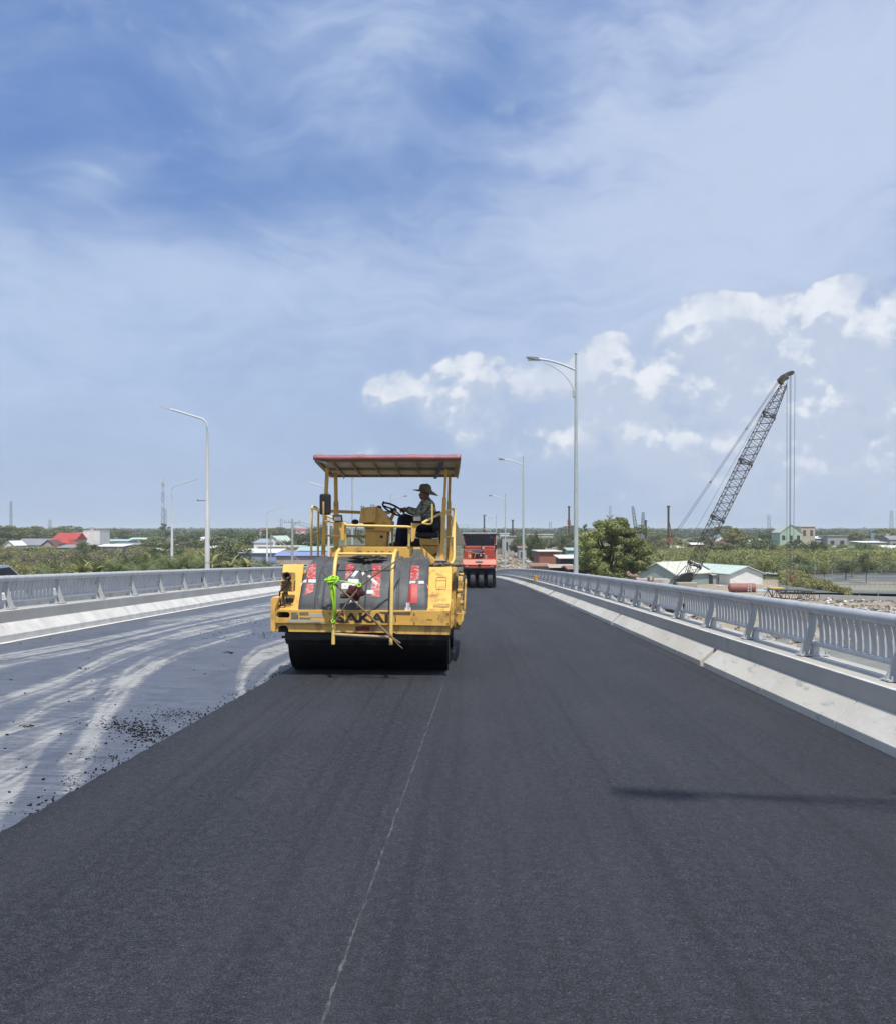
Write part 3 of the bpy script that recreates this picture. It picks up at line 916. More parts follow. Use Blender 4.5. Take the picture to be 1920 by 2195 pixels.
# right side machinery going back
xsd = xs_side
b = MB(); b.box((xsd-.3, 12.4, gz+.5), (xsd+.05, 16.2, gz+1.28)); b.box((xsd-.2, 12.9, gz+.42), (xsd+.11, 13.5, gz+.9)); b.box((xsd-.2, 14.6, gz+.5), (xsd+.13, 15.7, gz+1.05))
o = rb(b, 'side_frame', M_yeldark, .012)
b = MB(); b.box((xsd+.052, 13.7, gz+.75), (xsd+.06, 14.3, gz+1.12)); b.box((xsd+.052, 12.62, gz+.9), (xsd+.06, 12.95, gz+1.2)); rb(b, 'side_opening', M_blk, parent=o)
b = MB()
for yy_, zz in ((12.7, .55), (13.1, .7), (13.6, .66), (14.2, .58), (14.8, .7), (15.4, .62), (15.9, .8)):
    b.box((xsd+.05, yy_, gz+zz), (xsd+.13, yy_+.14, gz+zz+.12)); b.cyl((xsd+.10, yy_+.3, gz+zz+.25), (1, 0, 0), .032, .08, 10)
b.tube([(xsd+.1, 12.6, gz+.55), (xsd+.12, 13.4, gz+.5), (xsd+.14, 14.4, gz+.62), (xsd+.14, 15.8, gz+.58)], .03, 8)
b.tube([(xsd+.16, 14.0, gz+.55), (xsd+.18, 14.0, gz+1.0), (xsd+.18, 15.2, gz+1.02), (xsd+.16, 15.2, gz+.5)], .018, 8)
rb(b, 'hydraulic_fittings', M_yeldark, parent=o)
# rear body
b = MB()
b.box((RXZ(125, 11.3), 13.2, gz+.55), (xsd-.12, 16.3, gz+1.30))
b.box((RXZ(300, 12), 14.8, gz+1.30), (xsd-.2, 16.3, gz+1.52)); rb(b, 'rear_body', M_yel2, .02)
# clods on the fender edge
M_clod = mat('asphalt_clod', (.20, .16, .13), (.11, .09, .08), 20, .95, bump=.6, bscale=40)
for i in range(16):
    zx_q = random.uniform(1245, 1480)
    b = MB(); p = RP(zx_q, 900+random.uniform(-6, 8), 12.0+random.uniform(0, .4)); rr = random.uniform(.012, .04)
    b.ell(p, (rr*1.4, rr, rr*.7), seg=7, rings=5); rb(b, 'clod', M_clod)

# tank: profile swept across, ribs pressed in
TP = [(11.04, 1243), (11.05, 1228), (11.07, 1180), (11.13, 1110), (11.22, 1040), (11.36, 975), (11.55, 915), (11.80, 868), (12.1, 846), (12.45, 838)]
TP = [(d, RZZ(y, d)) for d, y in TP]
TX0, TX1 = RXZ(257, 11.05), RXZ(1232, 11.05)
def tank_prof(t):
    """t 0..1 along the profile, smoothed"""
    n = len(TP)-1; f = min(max(t, 0), 1)*n; i = min(int(f), n-1); q = f-i
    p0, p1, p2, p3 = TP[max(i-1, 0)], TP[i], TP[i+1], TP[min(i+2, n)]
    r = []
    for c in (0, 1):
        a, b_, c_, d_ = p0[c], p1[c], p2[c], p3[c]
        r.append(.5*((2*b_)+(-a+c_)*q+(2*a-5*b_+4*c_-d_)*q*q+(-a+3*b_-3*c_+d_)*q**3))
    return r
ribs = [RXZ(x, 11.4) for x in (425, 470, 730, 780, 1020, 1100)]
def tank_pt(x, t, lift=0.):
    d, z = tank_prof(t); d2, z2 = tank_prof(min(1, t+.02)); d1, z1 = tank_prof(max(0, t-.02))
    nrm = Vector((0, -(z2-z1), (d2-d1))).normalized()
    e = min(x-TX0, TX1-x); rnd = 0
    if e < .06: rnd = -.06*(1-math.sqrt(max(0, 1-((.06-e)/.06)**2)))
    g_ = 0
    for r_ in ribs: g_ -= .018*math.exp(-((x-r_)/.011)**2)
    if ribs[0]+.05 < x < ribs[0]+.13 and .1 < t < .8: g_ += 0
    for c0, c1 in ((ribs[0], ribs[1]), (ribs[2], ribs[3]), (ribs[4], ribs[5])):
        if c0 < x < c1: g_ -= .014
    if x < ribs[0]: lean = .0
    return Vector((x, d, z))+nrm*(rnd+g_+lift)
NX, NTT = 150, 40
vs = []
for i in range(NTT+1):
    for j in range(NX+1):
        vs.append(tank_pt(TX0+(TX1-TX0)*j/NX, i/NTT))
# taper at the top: left end leans in
def taper(v, t):
    c_ = (TX0+TX1)/2; k_ = 1-.05*t; return Vector((c_+(v[0]-c_)*k_+.01*t, v[1], v[2]))
vs = [taper(v, (i//(NX+1))/NTT) for i, v in enumerate(vs)]
fs = [(i*(NX+1)+j, i*(NX+1)+j+1, (i+1)*(NX+1)+j+1, (i+1)*(NX+1)+j) for i in range(NTT) for j in range(NX)]
b = MB(); b.add(vs, fs, 0, True)
# side walls
for j in (0, NX):
    x = vs[j][0]
    ring = [vs[i*(NX+1)+j] for i in range(NTT+1)]+[Vector((x, 12.5, RZZ(1243, 11.04)))]
    b.add(ring, [list(range(len(ring)))])
b.add([vs[0], vs[NX], Vector((TX1, 12.5, vs[0][2])), Vector((TX0, 12.5, vs[0][2]))], [(0, 1, 2, 3)])
tank = rb(b, 'water_tank', M_tank, fix=True)


def tank_inv(zx, zy, lift):
    """point on the tank seen at zoom pixel"""
    lo, hi = 0., 1.
    for _ in range(26):
        m_ = (lo+hi)/2; d, z = tank_prof(m_)
        y_px = ((1060+(EYE-z)/d*1792)/.93333-950)*3.4462
        if y_px > zy: lo = m_
        else: hi = m_
    t = (lo+hi)/2; d, _ = tank_prof(t); x = RXZ(zx, d)
    c_ = (TX0+TX1)/2; xu = (x-.01*t-c_)/(1-.05*t)+c_
    p = tank_pt(xu, t, lift); return taper(p, t)


def decal(poly, name, m, lift=.004, n=6):
    """small film following the tank; poly = 4 pixel corners"""
    b = MB(); a, c, d, e = poly; vs = []
    for i in range(n+1):
        for j in range(n+1):
            u, v = j/n, i/n
            x = a[0]*(1-u)*(1-v)+c[0]*u*(1-v)+d[0]*u*v+e[0]*(1-u)*v; y = a[1]*(1-u)*(1-v)+c[1]*u*(1-v)+d[1]*u*v+e[1]*(1-u)*v
            vs.append(tank_inv(x, y, lift))
    k_ = n+1
    b.add(vs, [(i*k_+j, i*k_+j+1, (i+1)*k_+j+1, (i+1)*k_+j) for i in range(n) for j in range(n)], 0, True)
    return rb(b, name, m, parent=tank, fix=False)


def flip_check(o): pass
for q in ([(342, 895), (405, 895), (397, 1008), (332, 1008)], [(332, 1040), (388, 1040), (380, 1100), (320, 1128)],
          [(628, 897), (690, 897), (672, 962), (616, 1015)], [(822, 901), (885, 901), (880, 1040), (815, 1052)], [(812, 1050), (878, 1040), (874, 1140), (810, 1136)],
          [(1108, 908), (1168, 908), (1165, 1008), (1100, 1020)]):
    decal(q, 'red_film', M_red)
decal([(1095, 1045), (1155, 1042), (1151, 1188), (1086, 1182)], 'red_film', M_red2)
for q in ([(287, 1010), (334, 1012), (330, 1034), (283, 1032)], [(346, 1010), (402, 1010), (400, 1036), (344, 1034)],
          [(700, 938), (722, 948), (682, 1000), (662, 988)], [(737, 948), (757, 944), (762, 962), (748, 977)],
          [(782, 982), (800, 978), (862, 1035), (850, 1058)], [(640, 1006), (720, 1008), (718, 1088), (640, 1062)], [(592, 1040), (650, 1032), (640, 1080), (592, 1082)],
          [(780, 1089), (830, 1087), (830, 1116), (778, 1116)], [(1096, 1022), (1142, 1020), (1138, 1038), (1094, 1040)], [(1160, 1022), (1200, 1020), (1206, 1040), (1164, 1044)],
          [(1070, 1178), (1097, 1178), (1097, 1222), (1070, 1222)], [(1062, 1215), (1106, 1215), (1104, 1240), (1060, 1240)],
          [(668, 1135), (690, 1130), (712, 1178), (650, 1186)], [(1222, 1030), (1230, 1030), (1232, 1052), (1226, 1054)]):
    decal(q, 'white_film', M_wht, .0055)


# lettering
def text_ob(body, name, m, p0, width, height, ext, parent, org, bold=.0, up=(0, 0, 1), right=(1, 0, 0)):
    cu = bpy.data.curves.new(name, 'FONT'); cu.body = body; cu.size = 1; cu.extrude = .02; cu.offset = bold
    cu.resolution_u = 3; cu.space_character = 1.04
    t = bpy.data.objects.new(name, cu); COL.objects.link(t)
    dg = bpy.context.evaluated_depsgraph_get(); dg.update()
    me = bpy.data.meshes.new_from_object(t.evaluated_get(dg))
    bpy.data.objects.remove(t)
    co = np.empty(len(me.vertices)*3); me.vertices.foreach_get('co', co); co = co.reshape(-1, 3)
    mn, mx = co.min(0), co.max(0)
    up, right = Vector(up).normalized(), Vector(right).normalized(); nn = right.cross(up)
    out = []
    for c in co:
        u = (c[0]-mn[0])/(mx[0]-mn[0])*width; v = (c[1]-mn[1])/(mx[1]-mn[1])*height; q = (c[2]-mn[2])/(mx[2]-mn[2]+1e-9)*ext
        p = Vector(p0)+right*u+up*v+nn*q-Vector(org); out += [p.x, p.y, p.z]
    me.vertices.foreach_set('co', out); me.update(); me.materials.clear(); me.materials.append(m)
    o = bpy.data.objects.new(name, me); COL.objects.link(o); o.parent = parent
    return o


a_, c_ = RP(550, 1329, 11.02), RP(936, 1256, 11.02)
text_ob('SAKAI', 'lettering', M_txt, a_, c_.x-a_.x, c_.z-a_.z, .005, front_plate, RO, .035)
b = rpoly([(695, 1357), (799, 1354), (799, 1390), (695, 1391)], 11.055, .01); rb(b, 'reflector', M_refl, .002)
M_plate = mat('worn_grey_sticker', (.13, .13, .12), (.2, .17, .1), 14, .6, stain=(.4, .3, .12), st_lo=.55, st_hi=.62, st_scale=14)
for q in ([(216, 1253), (270, 1253), (270, 1304), (216, 1304)], [(278, 1253), (345, 1251), (345, 1275), (278, 1274)], [(278, 1290), (360, 1293), (360, 1304), (278, 1303)]):
    rb(rpoly(q, 11.017, .003), 'sticker', M_plate, parent=front_plate)
rb(rpoly([(352, 1266), (462, 1264), (462, 1291), (360, 1292)], 11.017, .003), 'pale_sticker', mat('pale_sticker', (.5, .47, .42), (.42, .38, .33), 10, .7), parent=front_plate)
rb(rpoly([(190, 1308), (425, 1310), (470, 1325), (430, 1331), (190, 1328)], 11.017, .003), 'paint_scrape', M_grey_st, parent=front_plate)
rb(rpoly([(870, 1249), (1105, 1249), (1100, 1270), (960, 1268), (880, 1258)], 11.016, .003), 'paint_scrape', M_rust, parent=front_plate)

# ladder shaped guard frame
def rtube(pts, r, name, m, seg=10, parent=roller):
    b = MB(); b.tube([RP(*p) for p in pts], r, seg); return rb(b, name, m, parent=parent, fix=False)
b = MB()
b.tube([RP(530, 1490, 10.86), RP(535, 1200, 10.88), RP(538, 960, 10.92), RP(545, 880, 10.98), RP(556, 820, 11.3), RP(575, 788, 11.55)], .0225, 10)
b.tube([RP(957, 1492, 10.86), RP(962, 1200, 10.88), RP(967, 960, 10.92), RP(973, 880, 10.98), RP(980, 830, 11.3), RP(994, 792, 11.55)], .0225, 10)
b.tube([RP(558, 818, 11.35), RP(985, 820, 11.35)], .0175, 10)
gd = rb(b, 'guard_frame', M_tube, fix=False)
M_pale_rod = mat('pale_worn_rod', (.50, .38, .20), (.36, .26, .15), 10, .7)
b = MB(); b.tube([RP(540, 1416, 10.86), RP(700, 1424, 10.86), RP(945, 1436, 10.86)], .018, 10); rb(b, 'lower_bar', M_pale_rod, parent=gd, fix=False)
# socket lamp, perforated guard and hoses at the left corner
b = MB(); b.prism([RP(137, 1020, 11.2), RP(237, 1020, 11.2), RP(233, 1100, 11.2), RP(137, 1100, 11.2)], (0, .12, 0)); gl = rb(b, 'lamp_guard', M_yel, .004)
b = MB()
for iy in range(6):
    for ix in range(6):
        if (ix+iy) % 1 == 0:
            p = RP(146+ix*13+(6 if iy % 2 else 0), 1027+iy*13, 11.198); b.cyl(p, (0, 1, 0), .0088, .006, 8)
rb(b, 'perforation', M_blk, parent=gl)
b = MB(); b.prism([RP(150, 958, 11.25), RP(245, 958, 11.25), RP(245, 1020, 11.25), RP(150, 1020, 11.25)], (0, .03, 0)); rb(b, 'mount_plate', M_yeldark, parent=gl)
b = MB()
for i in range(5): b.torus(RP(182+i*3, 985+i*4, 11.16+.012*i), (1, 0, .3), (0, .35, 1), .045-.004*i, .011, 0, 20, 6)
b.tube([RP(190, 1000, 11.14), RP(185, 1040, 11.12), RP(150, 1085, 11.1), RP(133, 1100, 11.1), RP(130, 1150, 11.12), RP(140, 1195, 11.12), RP(175, 1200, 11.12)], .012, 8)
b.tube([RP(150, 1110, 11.2), RP(175, 1190, 11.15), RP(215, 1192, 11.15)], .012, 8)
rb(b, 'hose', M_rub, fix=False)
b = MB(); b.prism([RP(158, 1100, 11.25), RP(190, 1100, 11.25), RP(205, 1200, 11.2), RP(140, 1200, 11.2)], (0, .02, 0)); rb(b, 'bracket', M_yeldark)
b = MB(); b.prism([RP(q[0], q[1], 11.19) for q in roundrect(170, 1147, 236, 1182, 17)], (0, .004, .0), 0); rb(b, 'oval_hole', M_blk)

# cowl behind the tank
b = MB()
b.prism([RP(495, 862, 12.5), RP(505, 845, 12.5), RP(575, 765, 12.5), RP(1112, 768, 12.5), RP(1112, 905, 12.5), RP(495, 905, 12.5)], (0, .06, 0))
cowl = rb(b, 'cowl', M_yel, .006)
b = MB(); b.prism([RP(1112, 768, 12.5), RP(1186, 770, 12.5), RP(1284, 858, 12.5), RP(1284, 915, 12.5), RP(1112, 915, 12.5)], (0, .06, 0)); rb(b, 'cowl_end', M_yel2, .004)
b = MB(); b.prism([RP(q[0], q[1], 12.49) for q in roundrect(1114, 782, 1186, 868, 9)], (0, .012, 0)); vent = rb(b, 'vent_cover', mat('grey_curtain', (.26, .25, .2), (.2, .2, .16), 6, .8, bump=.3), .004)
b = MB()
for i in range(5): b.box(RP(1122+i*13, 790, 12.488), RP(1124+i*13, 862, 12.488)+Vector((0, .01, 0)))
rb(b, 'slat', M_rub, parent=vent)
a_, c_ = RP(700, 858, 12.5), RP(1018, 797, 12.5)
text_ob('SAKAI', 'lettering', M_txt2, a_, c_.x-a_.x, c_.z-a_.z, .004, cowl, RO, .02)
# platform
zt = RZZ(768, 12.5)
b = MB(); b.box((RXZ(500, 12.5), 12.56, zt-.35), (RXZ(1112, 12.5), 14.9, zt-.01)); b.box((RXZ(1112, 12.5), 12.56, zt-.5), (xsd-.02, 14.9, zt-.28)); rb(b, 'platform', M_yeldark)
# control console
b = MB(); b.prism([RP(*q, 12.95) for q in ((850, 466), (870, 480), (905, 522), (962, 583), (955, 655), (770, 642), (760, 600), (760, 500))], (0, .5, 0)); cons = rb(b, 'console', M_yel, .008)
b = MB(); b.prism([RP(*q, 12.88) for q in ((735, 476), (850, 468), (842, 584), (720, 590))], (0, .5, 0)); rb(b, 'console_box', M_yel2, .012, parent=cons)
b = MB(); b.prism([RP(*q, 13.0) for q in ((768, 640), (928, 650), (918, 768), (766, 765))], (0, .45, 0)); rb(b, 'pedestal', M_yel, .008, parent=cons)
b = MB(); b.cyl(RP(888, 692, 12.99), (0, 1, 0), .021, .02, 16)
for q in ((875, 538), (905, 590), (918, 591), (853, 750)): b.cyl(RP(*q, 12.94), (0, 1, 0), .006, .02, 8)
b.prism([RP(*q, 12.93) for q in roundrect(752, 592, 838, 600, 2)], (0, .02, 0))
rb(b, 'bolt_hole', M_blk, parent=cons)
b = MB(); b.prism([RP(*q, 12.93) for q in roundrect(760, 616, 835, 634, 3)], (0, .02, 0)); rb(b, 'name_plate', M_txt2, parent=cons)
b = MB()
b.tube([RP(740, 480, 12.9), RP(735, 467, 12.95), RP(755, 465, 12.95), RP(757, 478, 12.9)], .006, 6); b.tube([RP(812, 470, 12.9), RP(808, 458, 12.95), RP(832, 457, 12.95), RP(834, 468, 12.9)], .006, 6); rb(b, 'lid_handle', M_grey_st, parent=cons)
b = MB(); b.ell(RP(868, 478, 13.2), (.045, .07, .035)); rb(b, 'gauge_cover', M_rub, parent=cons)
b = MB(); b.ell(RP(693, 582, 13.2), (.055, .07, .04)); rb(b, 'gauge_cover', M_rub, parent=cons)
b = MB()
for q in (((700, 620), (695, 680), (720, 715), (750, 725)), ((715, 640), (712, 690), (735, 720), (760, 735)), ((735, 640), (728, 700), (745, 745))): b.tube([RP(*p, 12.97) for p in q], .009, 6)
rb(b, 'cable', M_pale_rod, parent=cons, fix=False)
b = MB(); b.tube([RP(945, 590, 13.35), RP(990, 500, 13.3)], .024, 10); b.tube([RP(968, 600, 13.3), RP(968, 755, 13.2)], .014, 8); cl_ = rb(b, 'steering_column', M_yel2)
b = MB(); e1 = Vector((.87, 0, -.49)); e2 = Vector((.12, .96, .26)); wc = RP(978, 490, 13.35)
b.torus(wc, e1, e2, .182, .0145); b.ell(wc+Vector((0, 0, -.01)), (.05, .05, .03))
e2n = (e2-e1.normalized()*e2.dot(e1.normalized())).normalized()
for t in (90, 210, 330): b.tube([wc, wc+(e1.normalized()*math.cos(R(t))+e2n*math.sin(R(t)))*.182], .012, 8)
b.ell(wc-e1.normalized()*.182*.95+Vector((0, 0, .02)), (.018, .018, .02))
rb(b, 'steering_wheel', M_rub, parent=cl_, fix=False)
# seat
b = MB(); b.box(RP(1140, 658, 13.3), RP(1312, 702, 13.3)+Vector((0, .5, 0))); seat = rb(b, 'seat', M_rub, .03)
b = MB(); b.prism([RP(*q, 13.35) for q in ((1262, 655), (1275, 570), (1285, 505), (1322, 500), (1326, 655))], (0, .46, 0)); b.ell(RP(1285, 615, 13.3), (.055, .03, .06)); rb(b, 'backrest', M_rub, .03, parent=seat)
b = MB(); b.prism([RP(*q, 13.3) for q in ((1168, 704), (1308, 712), (1308, 758), (1172, 752))], (0, .5, 0)); b.prism([RP(*q, 13.32) for q in ((1180, 756), (1312, 762), (1308, 790), (1275, 826), (1240, 826), (1180, 770))], (0, .5, 0)); rb(b, 'seat_base', M_yel, .006)
b = MB(); b.box(RP(1100, 705, 13.5), RP(1172, 765, 13.5)+Vector((0, .3, 0))); b.prism([RP(*q, 13.6) for q in ((1310, 520), (1330, 620), (1332, 830), (1262, 832), (1312, 780))], (0, .05, 0)); rb(b, 'seat_side', M_rub)
# canopy posts
def post(x0, y0, x1, y1, xm, ym, D, wt, wb, name='canopy_post'):
    b = MB(); b.bar(RP(x0, y0, D), RP(xm, ym, D), wt, wt); b.bar(RP(xm, ym, D), RP(x1, y1, D), wb, wb); rb(b, name, M_yel, .006)
post(486, 180, 455, 838, 470, 500, 12.7, .05, .055)
post(548, 225, 553, 790, 551, 430, 14.2, .055, .075)
post(1364, 190, 1332, 862, 1353, 402, 12.7, .038, .058)
post(1392, 232, 1384, 862, 1387, 430, 14.2, .045, .062)
b = MB(); b.prism([RP(*q, 12.68) for q in ((1318, 740), (1340, 752), (1350, 862), (1285, 860))], (0, .02, 0)); b.box(RP(1278, 862, 12.55), RP(1362, 872, 12.55)+Vector((0, .4, 0))); rb(b, 'post_foot', M_grey_st)
b = MB(); b.prism([RP(*q, 14.1) for q in ((1392, 735), (1425, 870), (1378, 880))], (0, .03, 0)); rb(b, 'gusset', M_yel2)
b = MB(); b.box(RP(1282, 872, 12.5), RP(1362, 905, 12.5)+Vector((0, .8, 0))); rb(b, 'post_base', M_scr)
# hand rails
TR_ = .0165
b = MB(); b.tube([RP(615, 590, 12.45), RP(620, 603, 12.42), RP(640, 608, 12.42), RP(1075, 618, 12.42), RP(1103, 622, 12.44)], .0185, 10)
b.tube([RP(620, 610, 12.45), RP(622, 758, 12.5)], .014, 8)
hr = rb(b, 'front_handrail', M_tube, fix=False)
b = MB(); b.bar(RP(1092, 622, 12.46), RP(1092, 765, 12.5), .032, .03); b.bar(RP(608, 640, 12.46), RP(612, 720, 12.5), .025, .03); rb(b, 'rail_post', M_tube, .003, parent=hr)
b = MB()
b.tube([RP(366, 835, 12.7), RP(370, 478, 12.7), RP(376, 468, 12.7), RP(398, 472, 13.0), RP(415, 486, 13.3), RP(420, 500, 13.5), RP(416, 835, 13.5)], TR_, 10)
b.tube([RP(370, 478, 12.7), RP(430, 500, 12.5), RP(500, 545, 12.4), RP(532, 556, 12.4)], TR_, 10)
b.tube([RP(368, 662, 12.7), RP(415, 668, 13.5)], .012, 8); b.tube([RP(470, 683, 12.8), RP(582, 686, 12.6)], .014, 8)
rb(b, 'left_handrail', M_tube, fix=False)
b = MB(); b.bar(RP(515, 503, 14.6), RP(730, 512, 14.6), .04, .05); b.bar(RP(890, 510, 14.6), RP(950, 515, 14.6), .04, .05); b.tube([RP(585, 686, 14.6), RP(770, 688, 14.6)], .018, 8); rb(b, 'rear_handrail', M_yeldark)
b = MB()
b.tube([RP(1190, 592, 12.4), RP(1215, 576, 12.42), RP(1300, 532, 12.7), RP(1408, 487, 13.1), RP(1424, 490, 13.1), RP(1426, 505, 13.1), RP(1424, 700, 12.9), RP(1423, 850, 12.7), RP(1412, 880, 12.6), RP(1385, 900, 12.5), RP(1335, 905, 12.45)], .019, 12)
b.tube([RP(1345, 518, 12.9), RP(1385, 524, 13.0), RP(1405, 545, 13.05), RP(1410, 590, 13.0), RP(1412, 692, 12.9)], .014, 10)
b.tube([RP(1350, 692, 12.85), RP(1415, 692, 12.85)], .014, 8)
rb(b, 'right_handrail', M_tube, fix=False)
# gussets with lamps
b = rpoly([(528, 586), (612, 586), (612, 712), (596, 720), (586, 712), (584, 655), (570, 620), (545, 604)], 12.4, .02); rb(b, 'lamp_bracket', M_yel, .003)
b = rpoly([(1107, 590), (1190, 592), (1176, 602), (1150, 615), (1140, 650), (1130, 715), (1120, 730), (1107, 728)], 12.4, .02); rb(b, 'lamp_bracket', M_yel, .003)
for x0, x1, sk in ((525, 597, 4), (1118, 1186, 0)):
    b = MB(); b.prism([RP(*q, 12.36) for q in ((x0-2, 531), (x1-6, 528), (x1, 584), (x0+sk, 582))], (0, .09, 0)); hl = rb(b, 'headlamp', M_rub, .012)
    b = MB(); b.prism([RP(*q, 12.352) for q in ((x0+6, 545), (x1-10, 543), (x1-8, 574), (x0+8+sk, 575))], (0, .02, 0)); rb(b, 'lens', M_lamp, .004, parent=hl)
# mirror and both mirror arms
b = MB(); b.prism([RP(q[0], q[1], 12.15) for q in roundrect(427, 373, 511, 530, 18)], (0, .05, 0)); mi = rb(b, 'mirror', M_glass, .012)
rb(rpoly(roundrect(436, 382, 502, 521, 12), 12.146, .01), 'mirror_back_panel', M_rub, .004, parent=mi)
b = MB(); b.tube([RP(457, 432, 12.1), RP(457, 560, 12.12), RP(462, 574, 12.15), RP(480, 579, 12.2), RP(535, 582, 12.35)], .0125, 8); rb(b, 'mirror_arm', M_tube, parent=mi, fix=False)
b = MB(); b.tube([RP(1262, 450, 12.2), RP(1263, 575, 12.2), RP(1258, 594, 12.2), RP(1240, 600, 12.25), RP(1190, 592, 12.38)], .0125, 8); rb(b, 'mirror_arm', M_tube, fix=False, label='bare mirror arm without a mirror')

# canopy
M_can = mat('canopy_underside', (.50, .49, .46), (.40, .39, .36), 4, .8, stain=(.2, .17, .13), st_lo=.55, st_hi=.7, st_scale=3)
M_tarp = mat('red_tarpaulin', (.36, .13, .135), (.27, .10, .10), 5, .5, stain=(.62, .5, .48), st_lo=.6, st_hi=.74, st_scale=6, bump=.5, bscale=9)
zf, zb = RZZ(118, 12.1), RZZ(236, 14.5)
xf0, xf1, xb0, xb1 = RXZ(384, 12.1), RXZ(1474, 12.1), RXZ(500, 14.5), RXZ(1452, 14.5)
b = MB()
NXc, NYc = 14, 6
def canp(u, v, dz=0):
    x = (xf0*(1-u)+xf1*u)*(1-v)+(xb0*(1-u)+xb1*u)*v; y = 12.1+2.4*v; z = zf*(1-v)+zb*v+dz
    return Vector((x, y, z))
b.prism([canp(0, 0), canp(1, 0), canp(1, 1), canp(0, 1)], (0, 0, .02)); can = rb(b, 'canopy', M_can)
b = MB()
for u0, v0, u1, v1, w_ in ((0.02, .02, .98, .02, .04), (.02, .5, .98, .5, .04), (.02, .98, .98, .98, .06), (.02, .0, .02, 1, .05), (.98, 0, .98, 1, .05), (.25, 0, .25, 1, .02), (.4, 0, .4, 1, .015), (.55, 0, .55, 1, .015), (.7, 0, .7, 1, .015), (.85, 0, .85, 1, .02), (.12, 0, .12, 1, .03)):
    b.bar(canp(u0, v0, -.02), canp(u1, v1, -.02), w_, .035)
rb(b, 'canopy_frame', mat('brownish_frame', (.34, .26, .13), (.25, .19, .10), 4, .7), parent=can)
b = MB(); vs = []
for j in range(41):
    u = j/40; w1 = .012*mnoise.noise(Vector((u*9, 0, 0))); w2 = .012*mnoise.noise(Vector((u*14, 5, 0)))
    p = canp(u, 0)
    vs += [p+Vector((0, -.035+w2, -.012+w1)), p+Vector((0, -.045+w1, .03)), p+Vector((0, 0, .062+w2)), canp(u, .5, .07+w1), canp(u, 1, .05)]
b.add(vs, [(j*5+i, j*5+i+1, (j+1)*5+i+1, (j+1)*5+i) for j in range(40) for i in range(4)], 0, True)
tp = rb(b, 'canopy_tarp', M_tarp, parent=can)
sd = tp.modifiers.new('solid', 'SOLIDIFY'); sd.thickness = .006
b = MB(); b.prism([canp(0, 0, -.005), canp(.085, .0, -.03), canp(.1, .0, -.075)], (0, .02, 0)); b.prism([canp(1, 0), canp(1, 1, -.01), canp(1, 1, -.06), canp(1, .3, -.05)], (-.02, 0, 0)); rb(b, 'canopy_gusset', M_can, parent=can)
M_blue = mat('blue_strap', (.03, .07, .28), (.02, .05, .2), 8, .7)
b = MB(); b.prism([canp(.855, .02, -.045), canp(.885, .02, -.045), canp(.835, 1, -.06), canp(.812, 1, -.06)], (0, 0, .012)); rb(b, 'strap', M_blue, parent=can)
b = MB(); b.prism([RP(*q, 12.15) for q in ((1356, 112), (1382, 110), (1384, 134), (1356, 136))], (0, .03, 0)); b.prism([RP(*q, 14.5) for q in ((600, 238), (618, 236), (608, 268))], (0, .01, 0)); rb(b, 'black_tape', M_rub, parent=can)
b = MB(); b.prism([RP(*q, 14.45) for q in ((500, 215), (700, 222), (760, 232), (690, 238), (560, 242), (503, 238))], (0, .03, 0)); b.prism([RP(*q, 14.46) for q in ((1375, 210), (1455, 205), (1450, 240), (1390, 238))], (0, .03, 0)); rb(b, 'rear_valance', M_yeldark, parent=can)

# grey tarp at the rear
M_gt = mat('grey_tarp', (.20, .20, .17), (.17, .17, .145), 1.5, .8, bump=.2, bscale=4)
b = MB(); b.prism([RP(1428, 575, 15.6), RP(1440, 585, 15.6), RP(1508, 755, 15.6), RP(1385, 758, 15.6), RP(1395, 600, 15.6)], (0, .3, 0)); rb(b, 'rear_cover', M_gt, .01)

# things tied to the roller
M_stick = mat('bamboo_stick', (.20, .14, .09), (.13, .09, .06), 14, .7, stain=(.34, .27, .19), st_lo=.55, st_hi=.7, st_scale=9)
def thing_mb(b, name, m, org, label, cat, group=None, fix=True, bevel=0, smooth=False):
    o = b.build(name, m, None, org, bevel=bevel, smooth_all=smooth)
    if fix: fixnormals(o)
    tag(o, label, cat, group); return o
b = MB(); b.tube([RP(457, 958, 10.86), RP(600, 1095, 10.84), RP(760, 1240, 10.82), RP(940, 1420, 10.8), RP(1028, 1480, 10.78)], [.010, .012, .014, .014, .009], 8)
thing_mb(b, 'stick', M_stick, RP(457, 958, 10.86), 'thin brown stick sloping down from the green ribbon to the lower right bar', 'stick', 'sticks crossed on the roller front', fix=False)
b = MB(); b.tube([RP(1040, 838, 11.2), RP(985, 880, 10.9), RP(880, 945, 10.84), RP(740, 1050, 10.8), RP(640, 1170, 10.78), RP(548, 1320, 10.8)], [.008, .010, .012, .013, .014, .011], 8)
thing_mb(b, 'stick', M_stick, RP(1040, 838, 11), 'longer stick rising from the lettering to the upper right of the guard frame', 'stick', 'sticks crossed on the roller front', fix=False)
b = MB(); b.tube([RP(962, 1432, 10.79), RP(1010, 1490, 10.77), RP(1045, 1520, 10.76)], [.010, .009, .005], 8); b.tube([RP(965, 1428, 10.79), RP(900, 1370, 10.82)], .006, 6)
thing_mb(b, 'stick', M_stick, RP(1000, 1480, 10.8), 'short forked stick end sticking out below the right leg of the guard frame', 'stick', 'sticks crossed on the roller front', fix=False)
M_rib = mat('lime_ribbon', (.42, .80, .04), (.35, .66, .035), 9, .5, bump=.2)
b = MB(); c_ = RP(515, 1015, 10.83)
for i in range(7):
    a = random.uniform(0, 6.28); rr = random.uniform(.03, .06)
    b.torus(c_+Vector((random.uniform(-.05, .05), random.uniform(-.02, .01), random.uniform(-.04, .04))), (math.cos(a), .3, math.sin(a)), (-.3*math.sin(a), 1, .3), rr, .010, 0, 14, 6)
